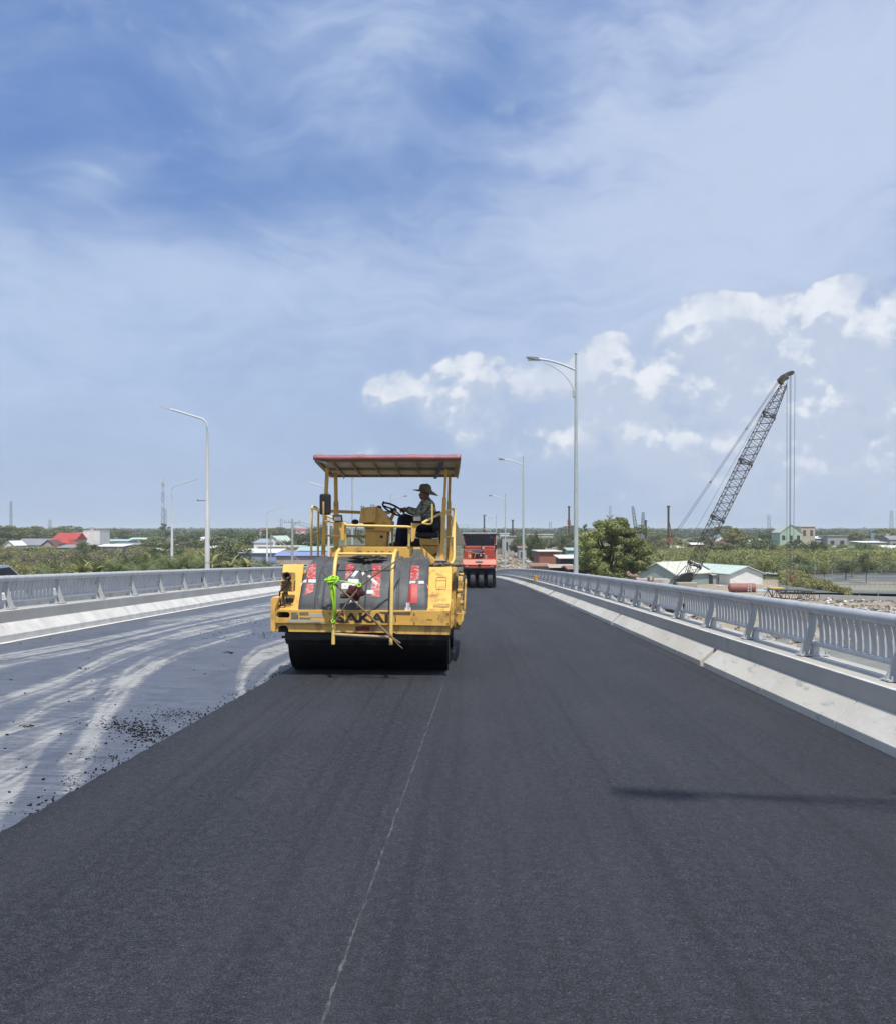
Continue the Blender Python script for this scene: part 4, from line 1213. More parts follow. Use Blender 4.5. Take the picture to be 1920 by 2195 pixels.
b.ell(c_, (.035, .025, .03))
def ribbon(pts, w_, b):
    P = [RP(*p) for p in pts]; vs = []
    for i, p in enumerate(P):
        k_ = w_*(1+.25*math.sin(i*1.7)); vs += [p+Vector((-k_, .0, 0)), p+Vector((k_*.2, -.012, 0)), p+Vector((k_, .002, 0))]
    b.add(vs, [(i*3+j, i*3+j+1, (i+1)*3+j+1, (i+1)*3+j) for i in range(len(P)-1) for j in range(2)], 0, True)
ribbon([(520, 1020, 10.82), (515, 1060, 10.82), (518, 1120, 10.81), (528, 1180, 10.81), (540, 1240, 10.82), (538, 1300, 10.84), (527, 1320, 10.84)], .016, b)
ribbon([(530, 1030, 10.80), (540, 1090, 10.79), (543, 1150, 10.79), (545, 1220, 10.80), (538, 1300, 10.82)], .011, b)
b.tube([RP(530, 1020, 10.82), RP(600, 1022, 10.84), RP(680, 1036, 10.84), RP(728, 1052, 10.8)], .008, 6)
b.torus(RP(722, 1050, 10.78), (1, 0, 0), (0, .3, 1), .022, .010, 0, 10, 6); b.torus(RP(528, 1318, 10.82), (1, 0, 0.4), (0, .5, 1), .02, .008, 0, 10, 6)
b.tube([RP(528, 1320, 10.84), RP(515, 1345, 10.85), RP(520, 1370, 10.86), RP(495, 1400, 10.9)], .005, 6)
o = thing_mb(b, 'ribbon', M_rib, c_, 'lime green ribbon knotted round the left leg of the guard frame', 'ribbon', fix=False)
sd = o.modifiers.new('solid', 'SOLIDIFY'); sd.thickness = .002
M_cloth = mat('maroon_cloth', (.10, .02, .022), (.06, .012, .016), 14, .9, bump=.8, bscale=18)
def rag(c, rx, ry, rz_, seed, name, m, label, cat, sq=1.):
    bm = bmesh.new(); bmesh.ops.create_icosphere(bm, subdivisions=4, radius=1)
    for v in bm.verts:
        p = v.co.copy(); n_ = mnoise.noise(p*1.6+Vector((seed, 0, 0)))*.45+abs(mnoise.noise(p*4+Vector((seed, 3, 0))))*.35
        v.co = Vector((p.x*rx, p.y*ry, p.z*rz_))*(.85+n_)
    b = MB(); bm.verts.index_update(); b.add([Vector(c)+v.co for v in bm.verts], [[v.index for v in f.verts] for f in bm.faces], 0, True); bm.free()
    return thing_mb(b, name, m, c, label, cat, fix=False)
rag(RP(690, 1105, 10.93), .105, .06, .10, 2.0, 'cloth', M_cloth, 'crumpled maroon cloth pushed behind the crossed sticks', 'cloth')
rag(RP(610, 1130, 11.0), .05, .02, .035, 6.0, 'rag', mat('brown_rag', (.10, .075, .06), (.06, .045, .04), 10, .9), 'small brown rag on the tank left of the maroon cloth', 'rag')
rag(RP(785, 846, 11.75), .25, .12, .026, 9.0, 'plastic_sheet', mat('black_plastic_sheet', (.012, .012, .014), (.02, .02, .022), 8, .35), 'crumpled black plastic sheet on top of the water tank', 'plastic sheet')

# ------------------------------------------------------------------ operator
def voxel(b, name, m, parent, org, vox=.009, smooth=6, label=None):
    o = b.build(name, m, parent, org, smooth_all=True)
    r_ = o.modifiers.new('remesh', 'REMESH'); r_.mode = 'VOXEL'; r_.voxel_size = vox; r_.use_smooth_shade = True
    s_ = o.modifiers.new('smooth', 'SMOOTH'); s_.iterations = smooth; s_.factor = .5
    if label: o['label'] = label
    return o


def limb(b, pts, rs, seg=12):
    """tapered limb with rounded ends and joints"""
    P = [Vector(p) for p in pts]
    for i in range(len(P)-1):
        b.tube([P[i], P[i+1]], [rs[i], rs[i+1]], seg)
    for p, r_ in zip(P, rs): b.ell(p, (r_, r_, r_), 0, seg, 8)


PD = 13.75
def pp(x, y, dd=0): return RP(x, y, PD+dd)
M_skin = mat('tanned_skin', (.32, .165, .11), (.27, .13, .09), 8, .6)
M_hat = mat('olive_felt_hat', (.27, .23, .15), (.21, .18, .12), 12, .9)
M_hair = mat('black_hair', (.012, .011, .011), None, 30, .6)
M_trou = mat('navy_trousers', (.012, .015, .035), (.008, .010, .025), 6, .85, bump=.5, bscale=14)
M_shoe = mat('dark_shoes', (.03, .025, .02), None, 8, .7)


def camo():
    m = bpy.data.materials.new('camouflage_cloth'); m.use_nodes = True
    n = NT(m.node_tree); p = m.node_tree.nodes['Principled BSDF']; t = n.new('ShaderNodeTexCoord').outputs['Object']
    a = n.noise(n.map(t, scale=(1, 1, 1.6)), 16, 3, .5, 1.2); b_ = n.noise(n.map(t, loc=(4, 2, 1), scale=(1, 1, 1.6)), 19, 3, .5, 1.0)
    c = n.mix(n.ramp(a, .50, .52), (.36, .37, .27, 1), (.13, .155, .085, 1)); c = n.mix(n.ramp(b_, .57, .59), c, (.52, .52, .41, 1))
    c = n.mix(n.ramp(n.noise(n.map(t, loc=(9, 5, 1)), 21, 3, .5, .8), .58, .60), c, (.075, .055, .04, 1))
    n.l.new(c, p.inputs['Base Color']); p.inputs['Roughness'].default_value = .9
    bp = n.new('ShaderNodeBump'); bp.inputs['Strength'].default_value = .5; bp.inputs['Distance'].default_value = .01
    n.l.new(n.noise(t, 22, 4), bp.inputs['Height']); n.l.new(bp.outputs[0], p.inputs['Normal'])
    return m


M_camo = camo()
porg = pp(1225, 655)
hip, chest, shN, shF, neck, head = pp(1228, 618, .08), pp(1222, 500, .08), pp(1232, 440, -.06), pp(1212, 440, .30), pp(1220, 412, .10), pp(1208, 378, .10)
elN, wrN, haN = pp(1160, 515, -.10), pp(1082, 490, -.16), pp(1052, 484, -.18)
elF, wrF, haF = pp(1150, 520, .40), pp(1080, 500, .26), pp(1050, 494, .22)
knN, knF = pp(1062, 565, -.02), pp(1050, 570, .25)
anN, anF = pp(1050, 735, -.02), pp(1020, 735, .25)
b = MB()
b.ell(head, (.078, .072, .098)); b.ell(head+Vector((-.035, 0, -.035)), (.048, .05, .055)); b.ell(head+Vector((-.082, 0, -.01)), (.014, .013, .02)); b.ell(head+Vector((-.07, 0, -.05)), (.016, .022, .010))
b.ell(head+Vector((.005, -.072, -.005)), (.018, .010, .028)); b.ell(head+Vector((-.06, -.03, .012)), (.012, .012, .007))
limb(b, [neck+Vector((0, 0, .02)), neck+Vector((.01, 0, -.04))], [.047, .055])
limb(b, [chest+Vector((0, 0, .06)), chest, hip], [.11, .125, .125]); limb(b, [shN, elN, wrN], [.045, .036, .026]); limb(b, [shF, elF, wrF], [.045, .036, .026])
limb(b, [hip+Vector((0, -.07, 0)), knN, anN], [.075, .055, .035]); limb(b, [hip+Vector((0, .08, 0)), knF, anF], [.075, .055, .035])
for wr, ha, s_ in ((wrN, haN, 1), (wrF, haF, -1)):
    b.ell((wr+ha)/2+Vector((-.012, 0, 0)), (.036, .018, .030)); d_ = (ha-wr).normalized()
    for k_ in range(4):
        off = Vector((0, (k_-1.5)*.017, .006*(1-abs(k_-1.5)))); L = (.9, 1.05, 1.0, .8)[k_]
        base = ha+off+d_*.006
        limb(b, [base, base+Vector((-.028*L, 0, .004)), base+Vector((-.046*L, 0, -.018)), base+Vector((-.036*L, 0, -.040))], [.0092, .0088, .0082, .007], 7)
    t0 = wr+d_*.02+Vector((0, -.018*s_, 0)); limb(b, [t0, t0+Vector((-.018, -.014*s_, -.012)), t0+Vector((-.044, -.010*s_, -.022))], [.010, .0095, .008], 7)
person = voxel(b, 'person', M_skin, None, porg, .0055, 3)
tag(person, 'seated driver in camouflage shirt and wide brown hat, hands on the steering wheel', 'person')
b = MB()
limb(b, [neck+Vector((.012, 0, -.035)), chest+Vector((.005, 0, .06)), chest, hip+Vector((0, 0, .02)), hip+Vector((0, 0, -.05))], [.07, .135, .15, .14, .15])
limb(b, [shF+Vector((0, 0, -.02)), shN+Vector((0, 0, -.02))], [.075, .075])
limb(b, [shN+Vector((0, 0, -.015)), elN, wrN+Vector((.02, 0, 0))], [.078, .062, .047]); limb(b, [shF+Vector((0, 0, -.015)), elF, wrF+Vector((.02, 0, 0))], [.078, .062, .047])
b.cyl(wrN+Vector((.012, 0, 0)), wrN-elN, .049, .03, 14)
voxel(b, 'shirt', M_camo, person, porg, .010, 4)
b = MB()
limb(b, [hip+Vector((0, -.09, -.03)), knN+Vector((0, 0, 0)), anN], [.115, .095, .075]); limb(b, [hip+Vector((0, .09, -.03)), knF, anF], [.115, .095, .075]); b.ell(hip+Vector((0, 0, -.03)), (.14, .18, .10))
voxel(b, 'trousers', M_trou, person, porg, .011, 5)
for an in (anN, anF): b = MB(); b.ell(an+Vector((-.05, 0, -.03)), (.12, .045, .04)); voxel(b, 'shoe', M_shoe, person, porg, .01, 3)
# hat: crown and drooping brim
b = MB(); hc = head+Vector((.01, 0, .07)); vs = []; seg = 40
prof = [(0, .085), (.045, .083), (.075, .070), (.088, .04), (.092, .005), (.10, -.008), (.135, -.012), (.17, -.018), (.198, -.022)]
for r_, h_ in prof:
    for k_ in range(seg):
        t = 2*math.pi*k_/seg; c, s_ = math.cos(t), math.sin(t)
        dr = max(0, (r_-.09)/.11)
        z = h_-dr*(.035*max(0, c)**1.2)*1.6+dr*.004*(c < 0)-dr*.03*abs(s_)**2*(.5 if c < 0 else 1.)-c*r_*.08
        vs.append(hc+Vector((c*r_*1.0, s_*r_*.86, z)))
fs = [(i*seg+k_, i*seg+(k_+1) % seg, (i+1)*seg+(k_+1) % seg, (i+1)*seg+k_) for i in range(len(prof)-1) for k_ in range(seg)]
b.add(vs, fs, 0, True); o = b.build('hat', M_hat, person, porg); sd = o.modifiers.new('solid', 'SOLIDIFY'); sd.thickness = .006
b = MB(); b.tube([hc+Vector((.02, 0, .083)), hc+Vector((.022, 0, .105))], .004, 6); b.tube([hc+Vector((0, 0, .088)), hc+Vector((.05, 0, .086))], .005, 6); b.build('hat_knob', M_hair, o, porg)
b = MB(); b.ell(head+Vector((.022, 0, .025)), (.070, .078, .055)); b.build('hair', M_hair, person, porg)

# ------------------------------------------------------------------ red pneumatic roller
def QP(zx, zy, D): return Vector((D*(((970+zx/12.809)*.93333-896)/1792-.0225), D, EYE-D*((1120+zy/12.809)*.93333-1060)/1792))
DR = 48.0
QO = QP(720, 1800, DR); QO.z = zr(DR)
M_rr = mat('faded_red_paint', (.43, .075, .05), (.36, .06, .042), 1.6, .5, stain=(.26, .10, .08), st_lo=.58, st_hi=.75, st_scale=1.6)
M_rr2 = mat('brighter_red_paint', (.46, .075, .03), (.40, .062, .026), 1.2, .45)
M_win = mat('dark_cab_glass', (.035, .042, .055), (.028, .034, .045), 1, .12, spec=.6)
M_tyre = mat('dusty_tyre_rubber', (.055, .058, .065), (.035, .037, .042), 6, .75)
red = empty('road_roller', QO); tag(red, 'red rubber-tyred roller with a closed cab farther up the road', 'road roller')
def qb(b, name, m, bevel=0, parent=red, fix=True):
    o = b.build(name, m, parent, QO, bevel=bevel)
    if fix: fixnormals(o)
    return o
def qbox(x0, y0, x1, y1, D, dep): b = MB(); b.box(QP(x0, y0, D), QP(x1, y1, D)+Vector((0, dep, 0))); return b
for x0, x1 in ((245, 382), (468, 616), (708, 850), (944, 1090)):
    b = MB(); a = QP(x0, 1600, DR); c = QP(x1, 1600, DR); rr = .44
    cx = (a.x+c.x)/2; wd = c.x-a.x
    prof = [(-.5, .80), (-.48, .93), (-.38, .99), (-.2, 1.), (.2, 1.), (.38, .99), (.48, .93), (.5, .80)]
    seg = 36; vs = []
    for u, r_ in prof:
        for k_ in range(seg):
            t = 2*math.pi*k_/seg; vs.append((cx+u*wd, DR+rr*r_*math.cos(t), zr(DR)+rr+rr*r_*math.sin(t)))
    b.add(vs, [(i*seg+k_, i*seg+(k_+1) % seg, (i+1)*seg+(k_+1) % seg, (i+1)*seg+k_) for i in range(7) for k_ in range(seg)]+[list(range(seg)), list(range(7*seg, 8*seg))[::-1]], 0, True)
    t_ = qb(b, 'tyre', M_tyre)
for i in range(5):
    a = QP((195, 428, 664, 899, 1120)[i], 1600, DR+3.0); b = MB(); b.cyl((a.x, DR+3.0, zr(DR+3)+.44), (1, 0, 0), .44, .24, 30); qb(b, 'rear_tyre', M_tyre)
b = qbox(280, 1270, 1165, 1400, DR+.15, 3.2); b.box(QP(1105, 1300, DR+.3), QP(1165, 1790, DR+.3)+Vector((0, .3, 0))); b.box(QP(385, 1300, DR+.5), QP(1110, 1560, DR+.5)+Vector((0, .2, 0))); qb(b, 'chassis', M_blk)
b = MB(); xa, xc = QP(265, 0, DR-.55).x, QP(1200, 0, DR-.55).x
b.prism([(xa, DR-.55, QP(0, 1172, DR-.55).z), (xa, DR-.35, QP(0, 1010, DR-.35).z), (xa, DR+.3, QP(0, 1000, DR-.3).z), (xa, DR+.3, QP(0, 1172, DR-.5).z)], (xc-xa, 0, 0)); hood = qb(b, 'hood', M_rr2, .03)
b = qbox(275, 1178, 1198, 1258, DR-.52, .6); bump_ = qb(b, 'bumper', M_rr, .02)
for x0, x1 in ((350, 425), (1030, 1105)): qb(qbox(x0, 1190, x1, 1232, DR-.545, .03), 'headlamp', M_lamp, .006)
for x0, x1 in ((288, 325), (1125, 1160)): qb(qbox(x0, 1195, x1, 1225, DR-.545, .03), 'indicator', M_refl, .004)
qb(qbox(695, 1145, 770, 1185, DR-.58, .05), 'tow_hook', M_blk, .01)
b = qbox(290, 740, 1178, 1005, DR+.35, 2.8); b.box(QP(335, 655, DR+.4), QP(1130, 742, DR+.4)+Vector((0, 2.6, 0))); qb(b, 'body', M_rr, .03)
b = MB()
for x0, x1 in ((288, 338), (1125, 1188)): b.box(QP(x0, 335, DR+.45), QP(x1, 660, DR+.45)+Vector((0, .09, 0)))
b.box(QP(288, 335, DR+.45), QP(1188, 368, DR+.45)+Vector((0, .09, 0))); b.box(QP(335, 645, DR+.45), QP(1130, 662, DR+.45)+Vector((0, .09, 0)))
b.box(QP(288, 335, DR+2.4), QP(338, 660, DR+2.4)+Vector((0, .09, 0))); b.box(QP(1140, 335, DR+2.4), QP(1188, 660, DR+2.4)+Vector((0, .09, 0)))
cab = qb(b, 'cab_frame', M_rr, .015)
qb(qbox(330, 365, 1132, 650, DR+.50, .02), 'windscreen', M_win, parent=cab)
b = MB(); b.box(QP(1188, 365, DR+.6)+Vector((-.02, 0, 0)), QP(1188, 650, DR+.6)+Vector((-.03, 1.8, 0))); b.box(QP(290, 365, DR+.6)+Vector((.02, 0, 0)), QP(290, 650, DR+.6)+Vector((.03, 1.8, 0))); qb(b, 'side_window', M_win, parent=cab)
qb(qbox(1010, 385, 1100, 425, DR+.485, .01), 'windscreen_sticker', mat('blue_sticker', (.10, .22, .6), (.2, .35, .7), 6, .6), parent=cab)
qb(qbox(248, 285, 1212, 325, DR+.2, 2.6), 'roof', mat('grey_roof', (.36, .37, .36), (.3, .31, .3), 3, .7), .02, parent=cab)
qb(qbox(255, 325, 1205, 345, DR+.25, 2.5), 'roof_edge', M_blk, parent=cab)
for x0, x1, y0, y1 in ((250, 278, 640, 720), (296, 328, 645, 725), (1150, 1212, 620, 735)): qb(qbox(x0, y0, x1, y1, DR+.25, .06), 'mirror', M_rub, .01)
b = MB(); b.tube([QP(200, 730, DR+.1), QP(255, 735, DR+.1), QP(450, 820, DR+.1)], .012, 6); b.tube([QP(240, 735, DR+.1), QP(240, 990, DR+.1)], .018, 6); b.tube([QP(1180, 600, DR+.3), QP(1178, 980, DR+.3)], .018, 6); qb(b, 'grab_rail', M_grey_st, fix=False)
b = MB(); b.tube([QP(828, 720, DR+.2), QP(822, 450, DR+.2)], .05, 10); b.tube([QP(835, 440, DR+.2), QP(852, 428, DR+.2)], .045, 10); qb(b, 'exhaust_pipe', M_blk, fix=False)
qb(qbox(800, 655, 862, 740, DR+.15, .1), 'exhaust_box', M_grey_st, .02)
# emblem: white winged plate with small lettering
b = MB(); b.prism([QP(*q, DR-.50) for q in ((618, 1048), (680, 1048), (735, 1038), (790, 1048), (832, 1048), (815, 1082), (795, 1100), (660, 1100), (640, 1082))], (0, .05, 0)); em = qb(b, 'emblem', M_wht)
a_, c_ = QP(655, 1088, DR-.51), QP(795, 1060, DR-.51)
text_ob('SAKAI', 'lettering', M_refl, a_, c_.x-a_.x, c_.z-a_.z, .005, em, QO, .02)
# wheelbarrow, buckets and jug on the hood deck
M_bar = mat('grey_barrow_tray', (.11, .12, .15), (.08, .09, .11), 5, .6)
wb_ = empty('wheelbarrow', QP(760, 990, DR)); tag(wb_, 'upturned grey wheelbarrow lying on the hood of the red roller', 'wheelbarrow')
def wq(b, name, m, parent=wb_, bevel=0):
    o = b.build(name, m, parent, QP(760, 990, DR), bevel=bevel); fixnormals(o); return o
b = MB(); b.prism([QP(*q, DR-.15) for q in ((440, 768), (700, 742), (800, 758), (832, 772), (800, 820), (700, 832), (560, 830), (470, 800))], (0, .4, 0)); wq(b, 'tray', M_bar, bevel=.02)
b = MB(); b.cyl(QP(765, 915, DR-.1), (0, 1, 0), .165, .07, 26); wh = wq(b, 'wheel', M_rub)
b = MB(); b.cyl(QP(765, 905, DR-.14), (0, 1, 0), .05, .02, 16); wq(b, 'hub', M_grey_st, wh)
b = MB(); b.tube([QP(420, 790, DR-.15), QP(640, 850, DR-.12), QP(880, 862, DR-.12)], .02, 6); b.tube([QP(630, 850, DR-.12), QP(590, 980, DR-.12)], .018, 6); b.tube([QP(520, 830, DR+.1), QP(545, 985, DR+.1)], .018, 6); wq(b, 'frame', M_grey_st)
M_buck = mat('concrete_splashed_bucket', (.42, .40, .38), (.3, .29, .27), 12, .8)
for x0, x1, y0, y1, lab in ((398, 475, 895, 995, 'grey bucket beside the orange jug on the hood of the red roller'), (872, 946, 905, 1008, 'grey bucket right of the wheelbarrow on the hood of the red roller')):
    a = QP((x0+x1)/2, y1, DR-.2); h_ = QP(0, y0, DR-.2).z-a.z; w_ = (QP(x1, 0, DR-.2).x-QP(x0, 0, DR-.2).x)/2
    b = MB(); b.tube([a, a+Vector((0, 0, h_))], [w_*.82, w_], 16); o = thing_mb(b, 'bucket', M_buck, a, lab, 'bucket', 'buckets on the red roller'); 
    b = MB(); b.torus(a+Vector((0, 0, h_)), (1, 0, 0), (0, 1, 0), w_, .008, 0, 16, 6); b.build('rim', M_grey_st, o, a)
a = QP(470, 985, DR-.25); b = MB(); b.tube([a, a+Vector((0, 0, .15)), a+Vector((0, 0, .2))], [.07, .07, .035], 12); b.torus(a+Vector((-.05, 0, .22)), (1, 0, 0), (0, 0, 1), .06, .015)
thing_mb(b, 'jug', mat('orange_plastic', (.75, .28, .04), (.7, .25, .04), 8, .5), a, 'small orange and white jug on the hood of the red roller', 'jug')
# orange bucket hanging by the right railing
a = PT(1071, 1162, 40.5); b = MB(); b.tube([a, a+Vector((0, 0, .22))], [.075, .092], 20); o = thing_mb(b, 'bucket', mat('orange_bucket_plastic', (.72, .36, .07), (.65, .32, .06), 5, .5), a, 'orange yellow bucket standing on the right parapet by the railing', 'bucket')
b = MB(); b.torus(a+Vector((0, 0, .22)), (1, 0, 0), (0, 1, 0), .092, .008, 0, 18, 6); b.build('rim', MATS['orange_bucket_plastic'], o, a)

# ------------------------------------------------------------------ street lamps
M_pole = mat('pale_lamp_pole', (.47, .52, .50), (.40, .45, .44), 3, .5, stain=(.33, .36, .36), st_lo=.6, st_hi=.75, st_scale=2)
M_lampgrey = mat('lamp_housing', (.30, .31, .32), (.24, .25, .26), 8, .5)
M_lampwhite = mat('white_lamp_arm', (.62, .64, .65), (.55, .57, .58), 5, .4)
M_oldpole = mat('weathered_lamp_pole', (.50, .50, .49), (.40, .40, .40), 1.2, .6, stain=(.30, .16, .10), st_lo=.58, st_hi=.66, st_scale=1.5, stretch=(1, 1, .6))


def bez(p0, p1, p2, n=12):
    p0, p1, p2 = Vector(p0), Vector(p1), Vector(p2)
    return [p0*(1-t)**2+p1*2*t*(1-t)+p2*t*t for t in [i/n for i in range(n+1)]]


def new_lamp(s=-1):
    root = empty('street_lamp', (0, 0, 0))
    b = MB(); b.tube([(0, 0, -.6), (0, 0, 3), (0, 0, 9.0)], [.095, .08, .038], 16); b.ell((0, 0, 9.05), (.055, .055, .06)); b.build('pole', M_pole, root)
    b = MB(); b.tube(bez((0, 0, 8.42), (s*.75, 0, 8.80), (s*1.36, 0, 8.84)), [.038]*13, 10); a = b.build('arm', M_lampwhite, root)
    b = MB(); b.tube(bez((s*.10, 0, 7.75), (s*.32, 0, 8.38), (s*1.16, 0, 8.72)), .018, 8); b.tube([(s*.08, 0, 7.42), (s*.10, 0, 7.78)], .022, 8); b.build('curl_brace', M_lampwhite, root)
    b = MB()
    for z in (7.48, 7.56, 7.64): b.box((s*.03, -.05, z), (s*.13, .05, z+.035))
    b.build('clamp', M_lampwhite, root)
    b = MB(); b.prism([(s*1.30, -.09, 8.80), (s*1.42, -.12, 8.90), (s*1.80, -.07, 8.95), (s*1.82, -.07, 8.90), (s*1.45, -.12, 8.80)], (0, .2, 0)); h = b.build('lamp_head', M_lampgrey, root, bevel=.01); fixnormals(h)
    b = MB(); b.box((s*1.46, -.07, 8.80), (s*1.76, .07, 8.86)); b.build('lens', M_lamp, h)
    return root


lampR = new_lamp(-1); reg(lampR)
labs = ['tall pale lamp pole just right of the camera whose shadow falls on the near asphalt', 'tallest pale lamp with curled brace, standing before the leafy tree',
        'second lamp with curled brace, over the brown earth slope', 'third lamp with curled brace, right of the red roller', 'fourth lamp with curled brace, half hidden above the red roller cab',
        'farthest lamp of the right row, just behind the red roller cab']
for i in range(6):
    y = 1.5+31.5*i
    o = lampR if i == 0 else copy_tree(lampR)
    o.location = (3.95, y, zr(y)); tag(o, labs[i], 'street lamp', 'lamps along the right side of the bridge')
lampL = new_lamp(1); reg(lampL)
labs = ['thin lamp pole seen under the roller canopy left of the console', 'lamp with curled brace seen between the console and the driver', 'small lamp beyond the driver on the left side of the bridge']
for i, y in enumerate((64.5, 96.5, 128)):
    o = lampL if i == 0 else copy_tree(lampL)
    o.location = (-8.35, y, zr(y)); tag(o, labs[i], 'street lamp', 'lamps along the left side of the bridge')


def old_lamp(s):
    root = empty('street_lamp', (0, 0, 0))
    b = MB(); b.tube([(0, 0, -.6), (0, 0, 3.3), (0, 0, 3.32), (0, 0, 6.75), (0, 0, 6.78), (0, 0, 7.2)], [.12, .11, .085, .07, .055, .05], 14)
    b.cyl((0, 0, .75), (0, 0, 1), .125, .05, 14); b.cyl((0, 0, 1.35), (0, 0, 1), .125, .03, 14); b.build('pole', M_oldpole, root)
    b = MB(); b.tube([(0, 0, 7.15), (0, 0, 7.5)]+bez((0, 0, 7.5), (0, 0, 7.95), (s*.40, 0, 8.02), 8)+[(s*1.7, 0, 8.42)], .042, 10); b.build('arm', M_lampwhite, root)
    b = MB(); b.prism([(s*1.65, -.09, 8.37), (s*1.7, -.09, 8.46), (s*2.3, -.06, 8.58), (s*2.3, -.06, 8.53)], (0, .18, 0)); h = b.build('lamp_head', M_lampwhite, root); fixnormals(h)
    b = MB(); b.bar((s*.05, 0, 4.2), (s*.45, 0, 4.2), .03, .03); b.ell((s*.45, 0, 4.22), (.03, .03, .05)); b.build('crossbar', M_rust, root)
    return root


ol = old_lamp(-1); reg(ol)
for i, (y, lab) in enumerate(((41, 'nearest old rusty lamp pole, arm pointing left, behind the left railing'), (77, 'old lamp with arm pointing left, behind the roller mirror'))):
    o = ol if i == 0 else copy_tree(ol); o.location = (-12.0, y, zr(y)+.0); tag(o, lab, 'street lamp', 'lamps along the adjacent road')
ol = old_lamp(1); reg(ol)
for i, (y, lab) in enumerate(((78, 'old lamp with arm pointing right, beside the tall antenna mast'), (111, 'small white lamp with arm pointing right, near the utility pole'))):
    o = ol if i == 0 else copy_tree(ol); o.location = ((-25.95, -25.0)[i], y, zr(y)+.25); tag(o, lab, 'street lamp', 'lamps along the adjacent road')

# ------------------------------------------------------------------ car and barriers on the adjacent road
M_car = mat('silver_car_paint', (.38, .40, .42), None, 3, .3, metal=.5, coat=.5)
co = PT(-14, 1150, 27.0); co.z = zr(27)-.05
co.x -= .6; co.z -= .12
car = empty('car', co); tag(car, 'silver grey saloon car on the adjacent road, cut by the left edge', 'car')
prof = [(-2.2, .35), (-2.25, .7), (-1.9, .95), (-1.15, 1.0), (-.45, 1.42), (.5, 1.45), (1.35, 1.02), (2.1, .92), (2.25, .65), (2.2, .35)]
b = MB(); b.prism([(-.86, y, z) for y, z in prof], (1.72, 0, 0)); o = b.build('body', M_car, car, bevel=.08); fixnormals(o)
b = MB(); 
for s in (-1, 1): b.prism([(s*.87, -1.0, 1.0), (s*.87, -.42, 1.36), (s*.87, .45, 1.38), (s*.87, 1.15, 1.02)], (s*.006, 0, 0))
b.prism([(-.72, -1.16, 1.03), (.72, -1.16, 1.03), (.66, -.5, 1.41), (-.66, -.5, 1.41)], (0, -.02, .012)); b.prism([(-.72, 1.36, 1.05), (.72, 1.36, 1.05), (.66, .56, 1.45), (-.66, .56, 1.45)], (0, .02, .012))
o = b.build('windows', M_win, car); fixnormals(o)
for s in (-1, 1):
    for y in (-1.35, 1.35):
        b = MB(); b.cyl((s*.82, y, .33), (1, 0, 0), .33, .2, 24); wq2 = b.build('wheel', M_tyre, car)
        b = MB(); b.cyl((s*.925, y, .33), (1, 0, 0), .2, .02, 16); b.build('rim', M_lampgrey, wq2)
    b = MB(); b.box((s*.55, -2.27, .62), (s*.8, -2.2, .76)); b.build('headlight', M_lamp, car)
M_bw = mat('white_barrier', (.68, .68, .66), (.55, .55, .53), 5, .6); M_br = mat('red_barrier', (.55, .08, .07), (.45, .06, .05), 5, .6)
lb = ['nearest', 'second', 'third', 'fourth', 'fifth', 'farthest']
for i in range(6):
    y = 16.5+i*1.9; p = Vector((-12.4, y, zr(y)-.05))
    b = MB(); b.prism([(p.x-.25, y-.6, p.z), (p.x+.25, y-.6, p.z), (p.x+.1, y-.6, p.z+.62), (p.x-.1, y-.6, p.z+.62)], (0, 1.2, 0)); m_ = M_bw
    o = b.build('traffic_barrier', m_, None, p, bevel=.03); fixnormals(o)
    tag(o, f'white plastic road barrier behind the left railing, {lb[i]} of its row', 'road barrier', 'plastic barriers behind the left railing')

# ------------------------------------------------------------------ foliage
def leaf_mat(name, c1, c2, vary=.25):
    m = bpy.data.materials.new(name); m.use_nodes = True
    n = NT(m.node_tree); p = m.node_tree.nodes['Principled BSDF']
    t = n.new('ShaderNodeTexCoord').outputs['Object']
    at = n.new('ShaderNodeAttribute', attribute_name='tone').outputs['Fac']
    col = n.mix(at, (*c1, 1), (*c2, 1))
    oi = n.new('ShaderNodeObjectInfo').outputs['Random']
    hs = n.new('ShaderNodeHueSaturation'); n.l.new(col, hs.inputs['Color'])
    n.l.new(n.ramp(oi, 0, 1, 1-vary, 1+vary, False), hs.inputs['Value']); n.l.new(n.ramp(n.math('FRACT', n.math('MULTIPLY', oi, 5.7)), 0, 1, .48, .515, False), hs.inputs['Hue'])
    n.l.new(hs.outputs[0], p.inputs['Base Color']); p.inputs['Roughness'].default_value = .6; p.inputs['Specular IOR Level'].default_value = .25
    tr = n.new('ShaderNodeBsdfTranslucent'); n.l.new(hs.outputs[0], tr.inputs[0])
    mx = n.new('ShaderNodeMixShader'); mx.inputs[0].default_value = .25; n.l.new(p.outputs[0], mx.inputs[1]); n.l.new(tr.outputs[0], mx.inputs[2])
    n.l.new(mx.outputs[0], m.node_tree.nodes['Material Output'].inputs[0])
    return m


L_mid = leaf_mat('mid_green_leaves', (.14, .165, .08), (.27, .295, .14))
L_dark = leaf_mat('dark_green_leaves', (.105, .135, .07), (.21, .24, .11))
L_yel = leaf_mat('yellow_green_leaves', (.20, .215, .08), (.36, .365, .145), .15)
L_dry = leaf_mat('dry_brown_scrub', (.15, .14, .095), (.27, .25, .17), .2)
L_palm = leaf_mat('palm_leaves', (.08, .115, .05), (.20, .24, .10), .2)
L_far = leaf_mat('far_forest', (.10, .125, .08), (.17, .195, .115), .2)
M_bark = mat('grey_bark', (.13, .11, .085), (.09, .075, .06), 6, .9, bump=.4)


